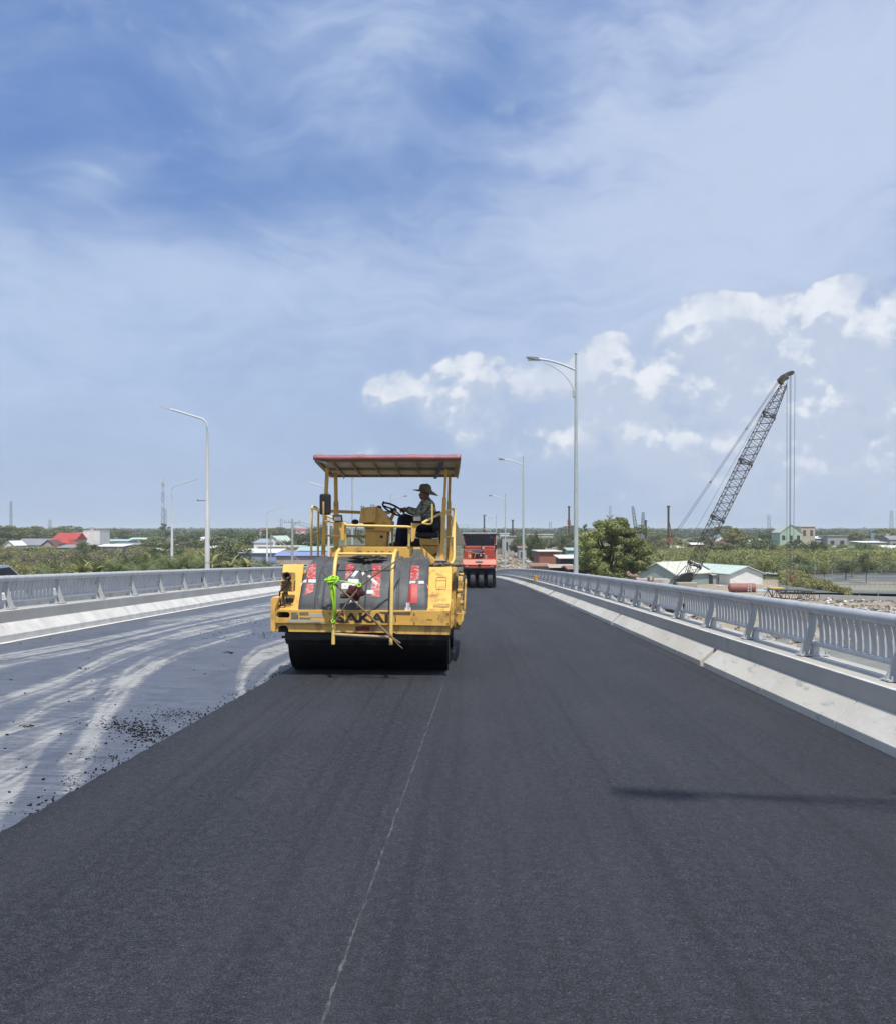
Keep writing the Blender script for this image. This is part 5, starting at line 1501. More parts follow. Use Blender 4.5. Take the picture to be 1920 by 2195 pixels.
def mesh_np(name, V, F, tone, m):
    me = bpy.data.meshes.new(name)
    me.vertices.add(len(V)); me.vertices.foreach_set('co', V.astype(np.float32).reshape(-1))
    nf = len(F); k_ = F.shape[1]
    me.loops.add(nf*k_); me.loops.foreach_set('vertex_index', F.astype(np.int32).reshape(-1))
    me.polygons.add(nf); me.polygons.foreach_set('loop_start', np.arange(0, nf*k_, k_, dtype=np.int32))
    me.update(calc_edges=True)
    a = me.attributes.new('tone', 'FLOAT', 'POINT'); a.data.foreach_set('value', tone.astype(np.float32))
    me.materials.append(m); me.validate()
    return me


def leaves(C, Rr, n_per, size, g_, squash=.8):
    """quads scattered on the shells of leaf clumps. C centres (n,3), Rr radii"""
    n = len(C)*n_per
    idx = np.repeat(np.arange(len(C)), n_per)
    d = g_.normal(size=(n, 3)); d /= np.linalg.norm(d, axis=1)[:, None]; d[:, 2] = d[:, 2]*.8+.12
    rr = Rr[idx]*(.55+.5*g_.random(n))
    P = C[idx]+d*rr[:, None]*np.array([1, 1, squash])
    nn = d+g_.normal(size=(n, 3))*.55; nn /= np.linalg.norm(nn, axis=1)[:, None]
    a = np.cross(nn, g_.normal(size=(n, 3))); a /= np.linalg.norm(a, axis=1)[:, None]; b_ = np.cross(nn, a)
    s = size*(.6+.8*g_.random(n))[:, None]
    V = np.stack([P-a*s*.5, P+b_*s*.32, P+a*s*.62, P-b_*s*.32], 1).reshape(-1, 3)
    F = np.arange(n*4).reshape(-1, 4)
    tone = np.clip(.35+.35*g_.normal(size=n)*.6+.3*(g_.random(len(C))[idx]-.3), 0, 1)
    return V, F, np.repeat(tone, 4)


def crown(seed, n_cl, n_per, rx, rz, size, m, cz, name='crown', cr=.33, low=0.):
    g_ = np.random.default_rng(seed)
    d = g_.normal(size=(n_cl, 3)); d /= np.linalg.norm(d, axis=1)[:, None]
    r_ = (.45+.5*g_.random(n_cl))**.7
    C = d*r_[:, None]*np.array([rx, rx, rz]); C[:, 2] = np.where(C[:, 2] < 0, C[:, 2]*(.75+low), C[:, 2])
    C[:, 2] += cz
    Rr = rx*cr*(.55+.75*g_.random(n_cl))
    V, F, T = leaves(C, Rr, n_per, size, g_)
    return mesh_np(name, V, F, T, m), C


def trunk_mesh(h, r0, C, g_, n_l=7):
    b = MB(); top = Vector((g_.normal()*.15, g_.normal()*.15, h))
    b.tube([(0, 0, -.5), (g_.normal()*.06, 0, h*.5), top], [r0, r0*.75, r0*.5], 8)
    for k_ in range(min(n_l, len(C))):
        c = Vector(C[k_]); st = Vector((0, 0, h*(.45+.5*g_.random())))
        b.tube([st, (st+c)/2+Vector((0, 0, .1*h)), c], [r0*.42, r0*.25, r0*.08], 6)
    me = bpy.data.meshes.new('trunk'); me.from_pydata(b.v, [], b.f); me.materials.append(M_bark); me.update()
    return me


def tree_proto(seed, h, rx, rz, m, n_cl=46, n_per=60, size=.34, cr=.33, low=0.):
    g_ = np.random.default_rng(seed+500)
    me, C = crown(seed, n_cl, n_per, rx, rz, size, m, h, cr=cr, low=low)
    return me, trunk_mesh(h*.85, .05*h*.5+.05, C, g_)


PROTO = {
    'broad': [tree_proto(1, 5.2, 3.0, 2.5, L_mid), tree_proto(2, 5.6, 2.7, 2.8, L_mid), tree_proto(3, 4.8, 3.3, 2.2, L_dark), tree_proto(4, 5.0, 2.9, 2.4, L_dark)],
    'yellow': [tree_proto(5, 4.6, 2.9, 2.3, L_yel), tree_proto(6, 4.2, 3.2, 2.0, L_yel)],
    'bush': [tree_proto(7, 1.8, 2.3, 1.6, L_yel, 30, 55, .3, low=.3), tree_proto(8, 1.7, 2.1, 1.5, L_mid, 30, 55, .3, low=.3), tree_proto(9, 1.6, 2.3, 1.4, L_dark, 30, 55, .3, low=.3)],
    'dry': [tree_proto(10, 2.0, 2.2, 1.6, L_dry, 26, 50, .24, low=.3)],
    'slim': [tree_proto(12, 6.5, 1.4, 3.6, L_dark, 30, 60, .3, .5)],
}


def plant(kind, idx, x, y, s, label, cat='tree', group=None, z=GZ, sz=1.):
    name = {'bush': 'bush', 'dry': 'scrub_bush'}.get(kind, 'tree')
    pr_ = PROTO[kind][idx % len(PROTO[kind])]
    root = empty(name, (x, y, z), random.uniform(0, 6.28)); root.scale = (s, s, s*sz)
    for nm, me in (('crown', pr_[0]), ('trunk', pr_[1])):
        o = bpy.data.objects.new(nm, me); COL.objects.link(o); o.parent = root
    tag(root, label, cat, group); return root


# the large tree by the shed: denser, with its own outline
def big_tree():
    g_ = np.random.default_rng(77); D = 84
    o = PT(1216, 1100, D); root = empty('tree', (o.x, o.y, GZ)); tag(root, 'large bushy tree with bright left side, between the lamp pole and the green shed', 'tree')
    cl = []
    for px, py, w_ in ((1235, 1052, 20), (1205, 1065, 20), (1250, 1065, 18), (1185, 1080, 22), (1225, 1080, 26), (1262, 1085, 18), (1172, 1102, 20), (1205, 1110, 28), (1245, 1108, 26), (1275, 1108, 17), (1190, 1130, 22), (1222, 1138, 26), (1255, 1135, 22), (1282, 1128, 12), (1178, 1118, 16), (1240, 1045, 11), (1215, 1050, 9), (1292, 1100, 8), (1200, 1150, 18), (1240, 1155, 18)):
        for k_ in range(9):
            p = PT(px+g_.normal()*w_*.5, py+g_.normal()*w_*.46, D+g_.normal()*1.4)-Vector((o.x, o.y, GZ)); cl.append((p.x, p.y, p.z))
    C = np.array(cl); Rr = .36+.45*g_.random(len(C))
    V, F, T = leaves(C, Rr, 230, .19, g_)
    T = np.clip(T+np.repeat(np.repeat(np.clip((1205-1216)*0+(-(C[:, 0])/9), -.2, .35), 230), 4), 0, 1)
    cr = bpy.data.objects.new('crown', mesh_np('crown', V, F, T, L_yel2)); COL.objects.link(cr); cr.parent = root
    t = bpy.data.objects.new('trunk', trunk_mesh(7.5, .3, C[::4], g_, 16)); COL.objects.link(t); t.parent = root


L_yel2 = leaf_mat('bushy_tree_leaves', (.14, .17, .065), (.35, .39, .14), .05)
big_tree()


def tree_at(px, ytop, D, kind, idx, wpx, label, group=None, cat='tree'):
    """tree whose crown top shows at ytop and is about wpx wide, standing on the plain D metres away"""
    p = PT(px, ytop, D); me = PROTO[kind][idx % len(PROTO[kind])][0]
    zs = [v.co.z for v in me.vertices]; xs_ = [abs(v.co.x) for v in me.vertices]
    s = (wpx/2*D/1792)/(np.percentile(xs_, 98)); hz = (p.z-GZ)/np.percentile(zs, 99.3)/s
    return plant(kind, idx, p.x, p.y, s, label, cat, group, sz=max(.4, min(hz, 2.6)))


for a in ((1069, 1069, 160, 'broad', 2, 36, 'round dark tree left of the brick building'), (1169, 1050, 240, 'slim', 0, 16, 'slim dark tree standing alone between lamp pole and leafy tree'),
          (1142, 1066, 250, 'broad', 0, 42, 'broad green tree behind the tallest lamp pole'), (1128, 1072, 230, 'broad', 3, 26, 'small dark tree above the white block of the brick building'),
          (1468, 1058, 290, 'yellow', 0, 52, 'pale olive tree rising highest right of the crane boom'), (1500, 1072, 240, 'broad', 0, 46, 'green tree right of the pale olive tree'),
          (1532, 1078, 235, 'broad', 3, 46, 'dark tree left of the green gabled house'), (1571, 1092, 215, 'yellow', 1, 40, 'low yellow green tree in front of the green house'),
          (1590, 1080, 240, 'broad', 1, 34, 'tree whose crown hides the foot of the green house'), (1632, 1084, 225, 'broad', 2, 50, 'dark round tree before the beige house'),
          (1728, 1087, 225, 'broad', 2, 44, 'dark round tree among the low roofs on the far right'), (1716, 1064, 420, 'broad', 1, 44, 'distant round tree above the right roofs'),
          (1775, 1058, 380, 'broad', 0, 60, 'tall green tree at the right edge of the photo'), (1446, 1086, 235, 'broad', 1, 44, 'green tree beside the maroon roof'), (1345, 1076, 300, 'yellow', 0, 50, 'olive tree left of the crane boom'),
          (1318, 1080, 260, 'broad', 1, 34, 'green tree below the pile driver with the leaning strut'), (1295, 1078, 230, 'broad', 3, 40, 'dark tree right of the big leafy tree'),
          (1400, 1074, 330, 'broad', 1, 46, 'green tree behind the lower crane boom')):
    tree_at(*a[:6], a[6])
for a in ((455, 1088, 150, 'broad', 2, 95, 'broad dark tree left of the rusty lamp pole foot'), (330, 1084, 200, 'broad', 0, 70, 'green tree behind the small white roofs'),
          (510, 1066, 300, 'broad', 3, 70, 'wide dark tree behind the small white lamp'), (540, 1060, 360, 'broad', 0, 40, 'distant tree above the pale gabled shed'), (475, 1086, 190, 'yellow', 0, 50, 'yellow green tree beside the white sheet roof'),
          (610, 1066, 250, 'broad', 2, 60, 'dark tree between the utility pole and the roller handrail'), (575, 1082, 210, 'broad', 0, 50, 'green tree at the foot of the utility pole'), (650, 1052, 300, 'broad', 3, 60, 'tall dark tree seen through the roller handrail'),
          (330, 1048, 420, 'slim', 0, 22, 'thin ragged tree beside the antenna mast'), (168, 1086, 230, 'broad', 3, 30, 'small dark tree at the foot of the white building'),
          (15, 1052, 420, 'broad', 0, 60, 'tall tree at the left edge of the photo'), (60, 1062, 450, 'broad', 1, 70, 'tree behind the grey roofed house'), (118, 1056, 470, 'broad', 2, 50, 'tree directly behind the red roofed house'),
          (380, 1072, 330, 'broad', 2, 60, 'dark tree right of the antenna mast'), (440, 1078, 300, 'broad', 1, 70, 'green tree crossing the rusty lamp pole')):
    tree_at(*a[:6], a[6])
# tree belts: each tree is named by its count from a landmark
ORD = ['first', 'second', 'third', 'fourth', 'fifth', 'sixth', 'seventh', 'eighth', 'ninth', 'tenth', 'eleventh', 'twelfth', 'thirteenth', 'fourteenth', 'fifteenth', 'sixteenth', 'seventeenth', 'eighteenth']
def belt(n, lo, hi, fn, marks, lead, group, cat='tree', skip=None):
    xs_ = sorted(q for q in (random.uniform(lo, hi) for _ in range(n)) if not (skip and skip[0] < q < skip[1])); cnt = {}
    for i, px in enumerate(xs_):
        mk = [m_ for m_ in marks if m_[0] <= px][-1]; cnt[mk] = cnt.get(mk, 0)+1
        yt, D, kind, w_ = fn(px); tree_at(px, yt, D, kind, i*7+int(px), w_, f'{lead}, {ORD[min(17, cnt[mk]-1)]} to the right of {mk[1]}', group, cat)


LM = [(-999, 'the left photo edge'), (22, 'the dark antenna mast'), (100, 'the short pale mast'), (178, 'the white building'), (326, 'the tall antenna mast'), (418, 'the rusty lamp pole'), (534, 'the small white lamp'), (585, 'the utility pole'), (960, 'the red roller cab'),
      (1045, 'the second braced lamp'), (1147, 'the tallest lamp'), (1290, 'the leafy tree'), (1336, 'the tall pile driver'), (1400, 'the lower crane boom'), (1468, 'the olive tree'), (1582, 'the green house'), (1674, 'the grey flat house'), (1750, 'the beige hall')]
belt(60, -60, 1860, lambda px: (1061+random.uniform(-2, 9), random.uniform(420, 760), 'broad', random.uniform(28, 60)), LM, 'far dark horizon tree', 'far trees along the horizon', skip=(700, 960))
belt(20, -50, 560, lambda px: (1078+random.uniform(-5, 12)+(12 if px < 280 else 0), random.uniform(250, 360), 'broad', random.uniform(30, 60)), LM, 'green tree among the left roofs', 'trees among the left roofs')
belt(26, 1400, 1850, lambda px: (1092+random.uniform(-4, 6), random.uniform(235, 290), 'broad', random.uniform(30, 52)), LM, 'green tree behind the thicket', 'trees behind the thicket')
belt(16, 1000, 1160, lambda px: (1070+random.uniform(-4, 12), random.uniform(250, 420), 'broad', random.uniform(18, 36)), LM, 'small tree beyond the bridge end', 'trees beyond the bridge end')


PER = 44
def thicket(name, label, quad, n, kinds, hr, clump, size, m, seed, cat='thicket'):
    """a mass of shrubs nobody could count, over a pixel quad on the plain"""
    g_ = np.random.default_rng(seed)
    pts = [PT(px, py, (EYE-GZ)/((py-1060)/1792)) for px, py in quad]
    u, v = g_.random(n), g_.random(n)
    A = [np.array(p) for p in pts]
    P = A[0]*((1-u)*(1-v))[:, None]+A[1]*(u*(1-v))[:, None]+A[2]*(u*v)[:, None]+A[3]*((1-u)*v)[:, None]
    bump_ = np.array([mnoise.noise(Vector((p[0]*.05, p[1]*.05, seed))) for p in P])
    h = hr[0]+(hr[1]-hr[0])*np.clip(.5+bump_*1.1+.25*g_.normal(size=n), 0, 1.1)
    C = P.copy(); C[:, 2] = GZ+h*.72
    V, F, T = leaves(C, clump*(.7+.6*g_.random(n)), PER, size, g_, .75)
    T = np.clip(T+np.repeat(np.repeat(bump_*.5, PER), 4), 0, 1)
    o = bpy.data.objects.new(name, mesh_np(name, V, F, T, m)); COL.objects.link(o)
    tag(o, label, cat, kind='stuff'); return o


thicket('mangrove_thicket', 'dense yellow green thicket spread across the flats on the right', [(1180, 1156), (2050, 1150), (1950, 1118), (1200, 1114)], 6500, 0, (2.2, 5.4), 1.2, .34, L_yel, 3)
thicket('mangrove_thicket', 'darker undergrowth at the foot of the right thicket', [(1200, 1158), (2050, 1153), (2020, 1144), (1220, 1142)], 1500, 0, (1.5, 3.8), 1.0, .32, L_mid, 4)
thicket('scrub', 'olive and brown scrub in front of the left houses', [(-120, 1200), (470, 1175), (430, 1112), (-80, 1116)], 4600, 0, (1.6, 5.0), 1.1, .32, L_yel, 5)
thicket('scrub', 'dry brown scrub mixed into the left thicket', [(-120, 1160), (330, 1160), (300, 1112), (-80, 1114)], 900, 0, (2.6, 5.2), 1.1, .36, L_dry, 6)
thicket('undergrowth', 'green undergrowth below the left railing', [(-100, 1330), (620, 1210), (520, 1168), (-100, 1196)], 1500, 0, (1.5, 4.6), .9, .34, L_mid, 7)
thicket('weeds', 'weeds and reeds on the edge of the pond', [(1560, 1175), (1700, 1196), (1650, 1178), (1560, 1150)], 420, 0, (.6, 2.0), .6, .32, L_yel, 8)
thicket('far_forest', 'far dark forest along the horizon', [(-900, 1085), (2700, 1085), (2700, 1073), (-900, 1073)], 5200, 0, (6, 9.8), 4.0, 1.7, L_far, 9, 'forest')
thicket('far_forest', 'bluish forest line at the very horizon', [(-1200, 1068.8), (3000, 1068.8), (3000, 1065), (-1200, 1065)], 5600, 0, (7, 11.4), 8, 4, L_far, 10, 'forest')
belt(36, 95, 560, lambda px: (1114+random.uniform(0, 14)+(6 if px < 380 else 0), random.uniform(70, 110), 'bush', random.uniform(24, 44)), LM, 'leafy shrub behind the left railing', 'shrubs behind the left railing', 'shrub')


belt(26, 1290, 1830, lambda px: (random.uniform(1108, 1124), random.uniform(150, 215), random.choice(('yellow', 'broad', 'bush', 'bush')), random.uniform(16, 40)), LM, 'bush standing out of the thicket', 'bushes standing out of the thicket', 'bush')
belt(16, 0, 420, lambda px: (random.uniform(1104, 1116), random.uniform(140, 200), random.choice(('yellow', 'broad', 'bush', 'dry')), random.uniform(18, 44)), LM, 'bush standing out of the left scrub', 'bushes standing out of the left scrub', 'bush')


# palms and broad-leaved plants just behind the left railing
def palm(px, ytop, D, n=16, spread=1.6, label='', m=L_palm, broad=.0):
    o = PT(px, ytop, D); g_ = np.random.default_rng(int(px*7+D)); hub = o.z-GZ-spread*.72
    root = empty('palm' if not broad else 'banana_plant', (o.x, o.y, GZ)); tag(root, label, 'palm' if not broad else 'banana plant', 'palms and banana plants behind the left railing')
    V = []; F = []; T = []
    for k_ in range(n):
        a = g_.random()*6.28; up = .55+.9*g_.random(); L = spread*(.8+.5*g_.random())
        prev = None; pos = np.array([0, 0, hub]); dirv = np.array([math.cos(a)*(1.2-up*.5), math.sin(a)*(1.2-up*.5), up]); dirv /= np.linalg.norm(dirv)
        side = np.cross(dirv, [0, 0, 1.]); side /= np.linalg.norm(side); tn = g_.random()
        N = 14
        for j in range(N):
            nxt = pos+dirv*L/N; dirv = dirv+np.array([0, 0, -.085-.03*g_.random()]); dirv /= np.linalg.norm(dirv)
            if broad:
                w_ = broad*math.sin(math.pi*(j+.5)/N)**.6; w2 = broad*math.sin(math.pi*min(N, j+1.5)/N)**.6 if j < N-1 else .02
                b0 = len(V); V += [pos-side*w_, pos+side*w_, nxt+side*w2, nxt-side*w2]; F.append([b0, b0+1, b0+2, b0+3]); T += [tn]*4
            else:
                for s in (-1, 1):
                    ll = spread*.30*math.sin(math.pi*(j+1.5)/(N+2)); tip = pos+side*s*ll*.8+dirv*ll*.5+np.array([0, 0, -ll*.35])
                    b0 = len(V); V += [pos, pos+dirv*L/N*.55, tip+dirv*.01, tip]; F.append([b0, b0+1, b0+2, b0+3]); T += [tn]*4
                b0 = len(V); V += [pos-side*.012, pos+side*.012, nxt+side*.01, nxt-side*.01]; F.append([b0, b0+1, b0+2, b0+3]); T += [.9]*4
            pos = nxt
    c = bpy.data.objects.new('fronds', mesh_np('fronds', np.array(V), np.array(F), np.array(T), m)); COL.objects.link(c); c.parent = root
    b = MB(); b.tube([(0, 0, -.3), (.1, 0, hub*.5), (0, 0, hub)], [.16, .13, .1], 8); b.build('trunk', M_bark, root)


palm_spots = [(262, 1103, 62), (292, 1110, 66), (232, 1116, 60), (318, 1104, 70), (352, 1112, 64), (378, 1108, 72), (206, 1120, 66), (405, 1114, 70), (436, 1112, 76), (60+48, 1131, 58), (488, 1118, 80), (530, 1116, 84), (545, 1124, 80), (345, 1122, 58), (280, 1124, 56)]
plab = ['tall feathery palm nearest the second lamp pole foot', 'feathery palm just right of the tallest left palm', 'low palm left of the palm clump', 'palm whose fronds touch the thin lamp pole', 'palm right of the thin lamp pole',
        'palm between the two lamp poles', 'smallest palm at the left end of the palm row', 'palm left of the rusty lamp pole', 'palm behind the rusty lamp pole', 'lone palm with splayed leaves near the car', 'palm between rusty pole and small white lamp',
        'palm left of the small white lamp', 'palm right at the small white lamp foot', 'low palm right under the thin lamp pole', 'low palm in front of the tall palms']
for (px, y, D), lab in zip(palm_spots, plab): palm(px, y, D, 18, 1.7, lab)
for px, y, D, lab in ((165, 1122, 58, 'banana plant with broad bright leaves left of the palms'), (420, 1110, 66, 'broad-leaved bright plant left of the rusty pole foot'), (500, 1112, 70, 'broad-leaved plant before the white sheet roof'), (460, 1114, 68, 'broad-leaved plant right of the rusty pole foot'), (190, 1126, 60, 'low banana plant beside the dry pinkish shrub')):
    palm(px, y, D, 22, 1.3, lab, L_yel, .13)
tree_at(222, 1115, 66, 'dry', 0, 26, 'dry pinkish brown shrub behind the left railing', None, 'shrub')

# ------------------------------------------------------------------ buildings
WALLS = {}
def wm(c, nm):
    if nm not in MATS: mat(nm, c, tuple(q*.86 for q in c), .5, .85, stain=tuple(q*.6 for q in c), st_lo=.6, st_hi=.8, st_scale=.5)
    return MATS[nm]


W_white = wm((.80, .80, .78), 'white_wall'); W_grey = wm((.36, .36, .35), 'grey_wall'); W_beige = wm((.50, .46, .36), 'beige_wall'); W_pink = wm((.46, .38, .34), 'pinkish_wall')
W_green = wm((.42, .55, .42), 'pale_green_wall'); W_tealw = wm((.30, .38, .36), 'grey_green_sheet_wall'); W_blue = wm((.30, .36, .55), 'blue_sheet_wall'); W_dark = wm((.045, .045, .05), 'dark_opening')
R_white = wm((.74, .75, .74), 'white_sheet_roof'); R_mint = wm((.50, .60, .54), 'mint_sheet_roof'); R_red = wm((.42, .07, .06), 'red_sheet_roof'); R_gr = wm((.24, .25, .28), 'grey_tile_roof'); R_rust = wm((.28, .17, .13), 'rusty_sheet_roof')
R_mar = wm((.16, .07, .07), 'maroon_roof'); R_blue = wm((.22, .28, .52), 'blue_sheet_roof'); R_teal = wm((.35, .50, .50), 'teal_sheet_roof'); R_cream = wm((.60, .60, .53), 'cream_sheet_roof'); W_winp = wm((.05, .06, .07), 'window_pane')
W_deep = wm((.42, .42, .40), 'plaster_wall')
def brick_mat():
    m = bpy.data.materials.new('red_brick'); m.use_nodes = True; n = NT(m.node_tree); p = m.node_tree.nodes['Principled BSDF']
    t = n.new('ShaderNodeTexCoord').outputs['Object']; x, y, z = n.sep(t)
    br = n.new('ShaderNodeTexBrick'); n.l.new(n.comb(n.math('ADD', x, y), z, 0.), br.inputs[0]); br.inputs['Scale'].default_value = 3.2
    br.inputs['Color1'].default_value = (.34, .115, .065, 1); br.inputs['Color2'].default_value = (.27, .085, .05, 1); br.inputs['Mortar'].default_value = (.34, .25, .2, 1)
    c = n.mix(n.ramp(n.noise(t, .9, 6, .65), .52, .68, 0, .6), br.outputs[0], (.38, .2, .13, 1)); n.l.new(c, p.inputs['Base Color']); p.inputs['Roughness'].default_value = .9; return m
M_brick = brick_mat()


def house(name, label, x0, x1, ytop, D, depth=8, eave=None, roof='flat', wall=W_white, rmat=R_white, wins=(2, 1), rz=0, cat='building', over=.3, group=None, winmat=None, storeys=None, ybot=None):
    a, c = PT(x0, ytop, D), PT(x1, ytop, D); cx, cy = (a.x+c.x)/2, (a.y+c.y)/2; w_ = (c-a).length/2/math.cos(rz)
    base = GZ if ybot is None else PT(x0, ybot, D).z
    zt = a.z-base; ze = zt if eave is None else PT(x0, eave, D).z-base
    root = empty(name, (cx, cy, base), -YAW*0+rz); tag(root, label, cat, group)
    b = MB(); b.box((-w_, 0, -.3), (w_, depth, ze))
    if roof == 'gable':      # gable faces the camera
        b.prism([(-w_, .0, ze), (w_, .0, ze), (0, .0, zt-.05)], (0, depth, 0))
    o = b.build('wall', wall, root); fixnormals(o)
    b = MB()
    if roof == 'flat': b.box((-w_-over, -over, ze), (w_+over, depth+over, ze+.25))
    elif roof == 'gable':
        for s in (-1, 1): b.prism([(s*(w_+over), -over, ze-.12), (0, -over, zt), (0, -over, zt+.14), (s*(w_+over), -over, ze+.02)], (0, depth+2*over, 0))
    elif roof == 'side':     # ridge across the view
        b.prism([(-w_-over, -over, ze), (-w_-over, depth*.5, zt), (-w_-over, depth+over, ze)], (2*(w_+over), 0, 0))
    elif roof == 'shed':     # low at the front
        b.prism([(-w_-over, -over, ze), (-w_-over, depth+over, zt), (-w_-over, depth+over, zt+.12), (-w_-over, -over, ze+.12)], (2*(w_+over), 0, 0))
    elif roof == 'hip':
        k_ = min(w_*.5, depth*.5); vs = [(-w_-over, -over, ze), (w_+over, -over, ze), (w_+over, depth+over, ze), (-w_-over, depth+over, ze), (-w_+k_, depth/2, zt), (w_-k_, depth/2, zt)]
        b.add(vs, [(0, 1, 5, 4), (1, 2, 5), (2, 3, 4, 5), (3, 0, 4), (3, 2, 1, 0)])
    o = b.build('roof', rmat, root); fixnormals(o)
    nx, nz = wins
    if nx:
        ww = 2*w_/nx*.45; st = ze/max(nz, 1)
        for i in range(nx):
            for j in range(nz):
                cxw = -w_+2*w_*(i+.5)/nx; z0 = st*j+st*.35
                b = MB(); b.box((cxw-ww/2-.06, -.05, z0-.06), (cxw+ww/2+.06, .0, z0+st*.42+.06)); f_ = b.build('window', W_white if wall != W_white else W_grey, root); fixnormals(f_)
                b = MB(); b.box((cxw-ww/2, -.07, z0), (cxw+ww/2, -.052, z0+st*.42)); b.build('pane', winmat or W_winp, f_)
    return root


H = house
# --- right of the road
H('warehouse', 'plain grey concrete block beyond the end of the bridge', 1004, 1037, 1074, 300, 10, wall=W_grey, rmat=W_grey, wins=(2, 1))
H('shed', 'low shed with rusty roof right of the grey concrete block', 1037, 1060, 1092, 255, 8, 1097, 'shed', W_grey, R_rust, (2, 1))
H('building', 'long pale building behind the round dark tree', 1056, 1106, 1070, 430, 12, wall=W_beige, rmat=R_white, wins=(5, 1))
H('building', 'small white block with water tanks above the earth slope', 1000, 1018, 1068, 420, 9, wall=W_white, rmat=W_white, wins=(2, 1))
bh = H('brick_building', 'bare red brick building with a thin white roof by the bridge', 1078, 1119, 1104, 118, 6, 1104, 'shed', M_brick, R_white, (0, 0), rz=.05)
b = MB(); b.box((-1.2, 2.5, 4.6), (.9, 5.5, 6.55)); o = b.build('upper_storey', W_white, bh); b = MB(); b.box((-1.5, 2.2, 6.55), (1.1, 5.8, 6.72)); b.build('upper_roof', W_grey, o)
H('shed', 'open shed with white roof edge and dark inside, right of the brick building', 1121, 1162, 1115, 108, 6, 1118, 'shed', W_dark, R_white, (0, 0))
H('shed', 'low rusty roofed shack in front of the brick building', 1066, 1100, 1132, 100, 5, 1134, 'shed', W_pink, R_rust, (2, 1))
H('shed', 'shack with a bent pale sheet roof under the tallest lamp', 1103, 1145, 1131, 98, 6, 1136, 'side', W_dark, wm((.45, .36, .3), 'patched_sheet_roof'), (0, 0))
H('shed', 'dark open shack with rusty roof under the big leafy tree', 1140, 1200, 1134, 92, 6, 1139, 'side', W_dark, R_rust, (0, 0))
H('shed', 'grey shack with plank walls right of the big leafy tree', 1238, 1272, 1150, 96, 5, 1154, 'shed', W_grey, R_rust, (2, 1))
H('shed', 'green walled gable shed with cream roof, left of the crane foot', 1284, 1344, 1127, 150, 12, 1149, 'gable', W_tealw, R_cream, (0, 0), rz=-.72, over=.4)
H('shed', 'middle gable shed with grey green front behind the crane boom', 1374, 1428, 1130, 160, 5, 1146, 'gable', W_tealw, R_mint, (0, 0), rz=.12, over=.4)
H('shed', 'white fronted gable shed with mint roof, right of the crane', 1456, 1529, 1134, 154, 26, 1148, 'gable', W_white, R_mint, (0, 0), rz=.34, over=.45)
H('shed', 'low lean-to joined to the left of the white fronted shed', 1426, 1456, 1149, 156, 5, 1151, 'shed', W_grey, R_cream, (1, 1))
H('shed', 'low green roofed stall right of the white fronted shed', 1524, 1556, 1146, 185, 5, 1149, 'side', W_tealw, R_white, (0, 0))
H('house', 'tall pale green house with pointed gable right of the crane cables', 1560, 1604, 1050, 330, 9, 1066, 'gable', W_green, wm((.42, .45, .43), 'pale_grey_roof'), (3, 2), over=.2)
H('house', 'narrow beige house with balcony beside the green gabled one', 1602, 1630, 1054, 335, 9, wall=W_beige, rmat=R_white, wins=(2, 2), winmat=R_mar)
H('house', 'grey flat house with white awning right of the beige house', 1655, 1694, 1073, 345, 9, wall=W_grey, rmat=W_grey, wins=(2, 1))
H('house', 'low house with white lean-to roof right of the beige house', 1632, 1656, 1074, 350, 8, 1078, 'shed', W_grey, R_white, (1, 1))
H('shed', 'long white sheet roof below the grey flat house', 1655, 1690, 1095, 252, 8, 1099, 'side', W_grey, R_white, (3, 1))
H('shed', 'white sheet roof beside the dark round tree on the far right', 1692, 1724, 1094, 250, 8, 1099, 'shed', W_dark, R_white, (0, 0))
H('house', 'beige walled hall on the far right behind the roofs', 1722, 1772, 1084, 300, 9, 1086, 'shed', W_beige, R_white, (0, 0))
H('house', 'grey roofed house near the right edge below the tall tree', 1780, 1812, 1072, 340, 9, 1080, 'side', W_grey, R_gr, (2, 1))
H('shed', 'wide white sheet roof at the right edge', 1776, 1850, 1092, 262, 10, 1099, 'side', W_grey, R_white, (3, 1))
H('shed', 'open stall with white roof in front of the right roofs', 1736, 1802, 1106, 222, 7, 1110, 'side', W_dark, R_white, (0, 0))
H('shed', 'lowest white roof at the right edge over the thicket', 1790, 1850, 1111, 214, 7, 1115, 'side', W_grey, R_white, (2, 1))
H('house', 'distant white house with blue trim near the right edge', 1757, 1782, 1066, 470, 9, wall=W_white, rmat=R_blue, wins=(3, 1))
H('shed', 'long white and grey shed behind the thicket left of the boom', 1308, 1372, 1094, 285, 9, 1097, 'shed', W_grey, R_white, (4, 1))
H('house', 'white roofed house with a red gable behind the lower boom', 1384, 1407, 1086, 300, 8, 1090, 'side', R_red, R_white, (0, 0))
H('house', 'maroon roofed house beside the olive tree', 1432, 1462, 1083, 285, 8, 1094, 'side', W_pink, R_mar, (2, 1))
H('house', 'white gabled house behind the crane boom', 1430, 1456, 1070, 380, 8, 1080, 'gable', W_white, R_gr, (2, 1))
H('house', 'low pale house between the olive tree and the dark tree', 1490, 1524, 1078, 370, 8, 1083, 'side', W_beige, R_white, (3, 1))
H('house', 'reddish roofed house far behind the pile driver strut', 1345, 1372, 1079, 420, 9, 1083, 'side', W_white, R_rust, (3, 1))
H('house', 'small white house left of the leafy tree top', 1168, 1186, 1080, 300, 8, 1088, 'gable', W_white, R_gr, (1, 1))
H('house', 'teal roofed low house behind the tallest lamp foot', 1136, 1166, 1098, 205, 7, 1102, 'shed', W_tealw, R_teal, (2, 1))
H('hut', 'small brown hut inside the thicket left of the boom', 1320, 1336, 1105, 215, 4, 1109, 'side', W_dark, R_rust, (0, 0))
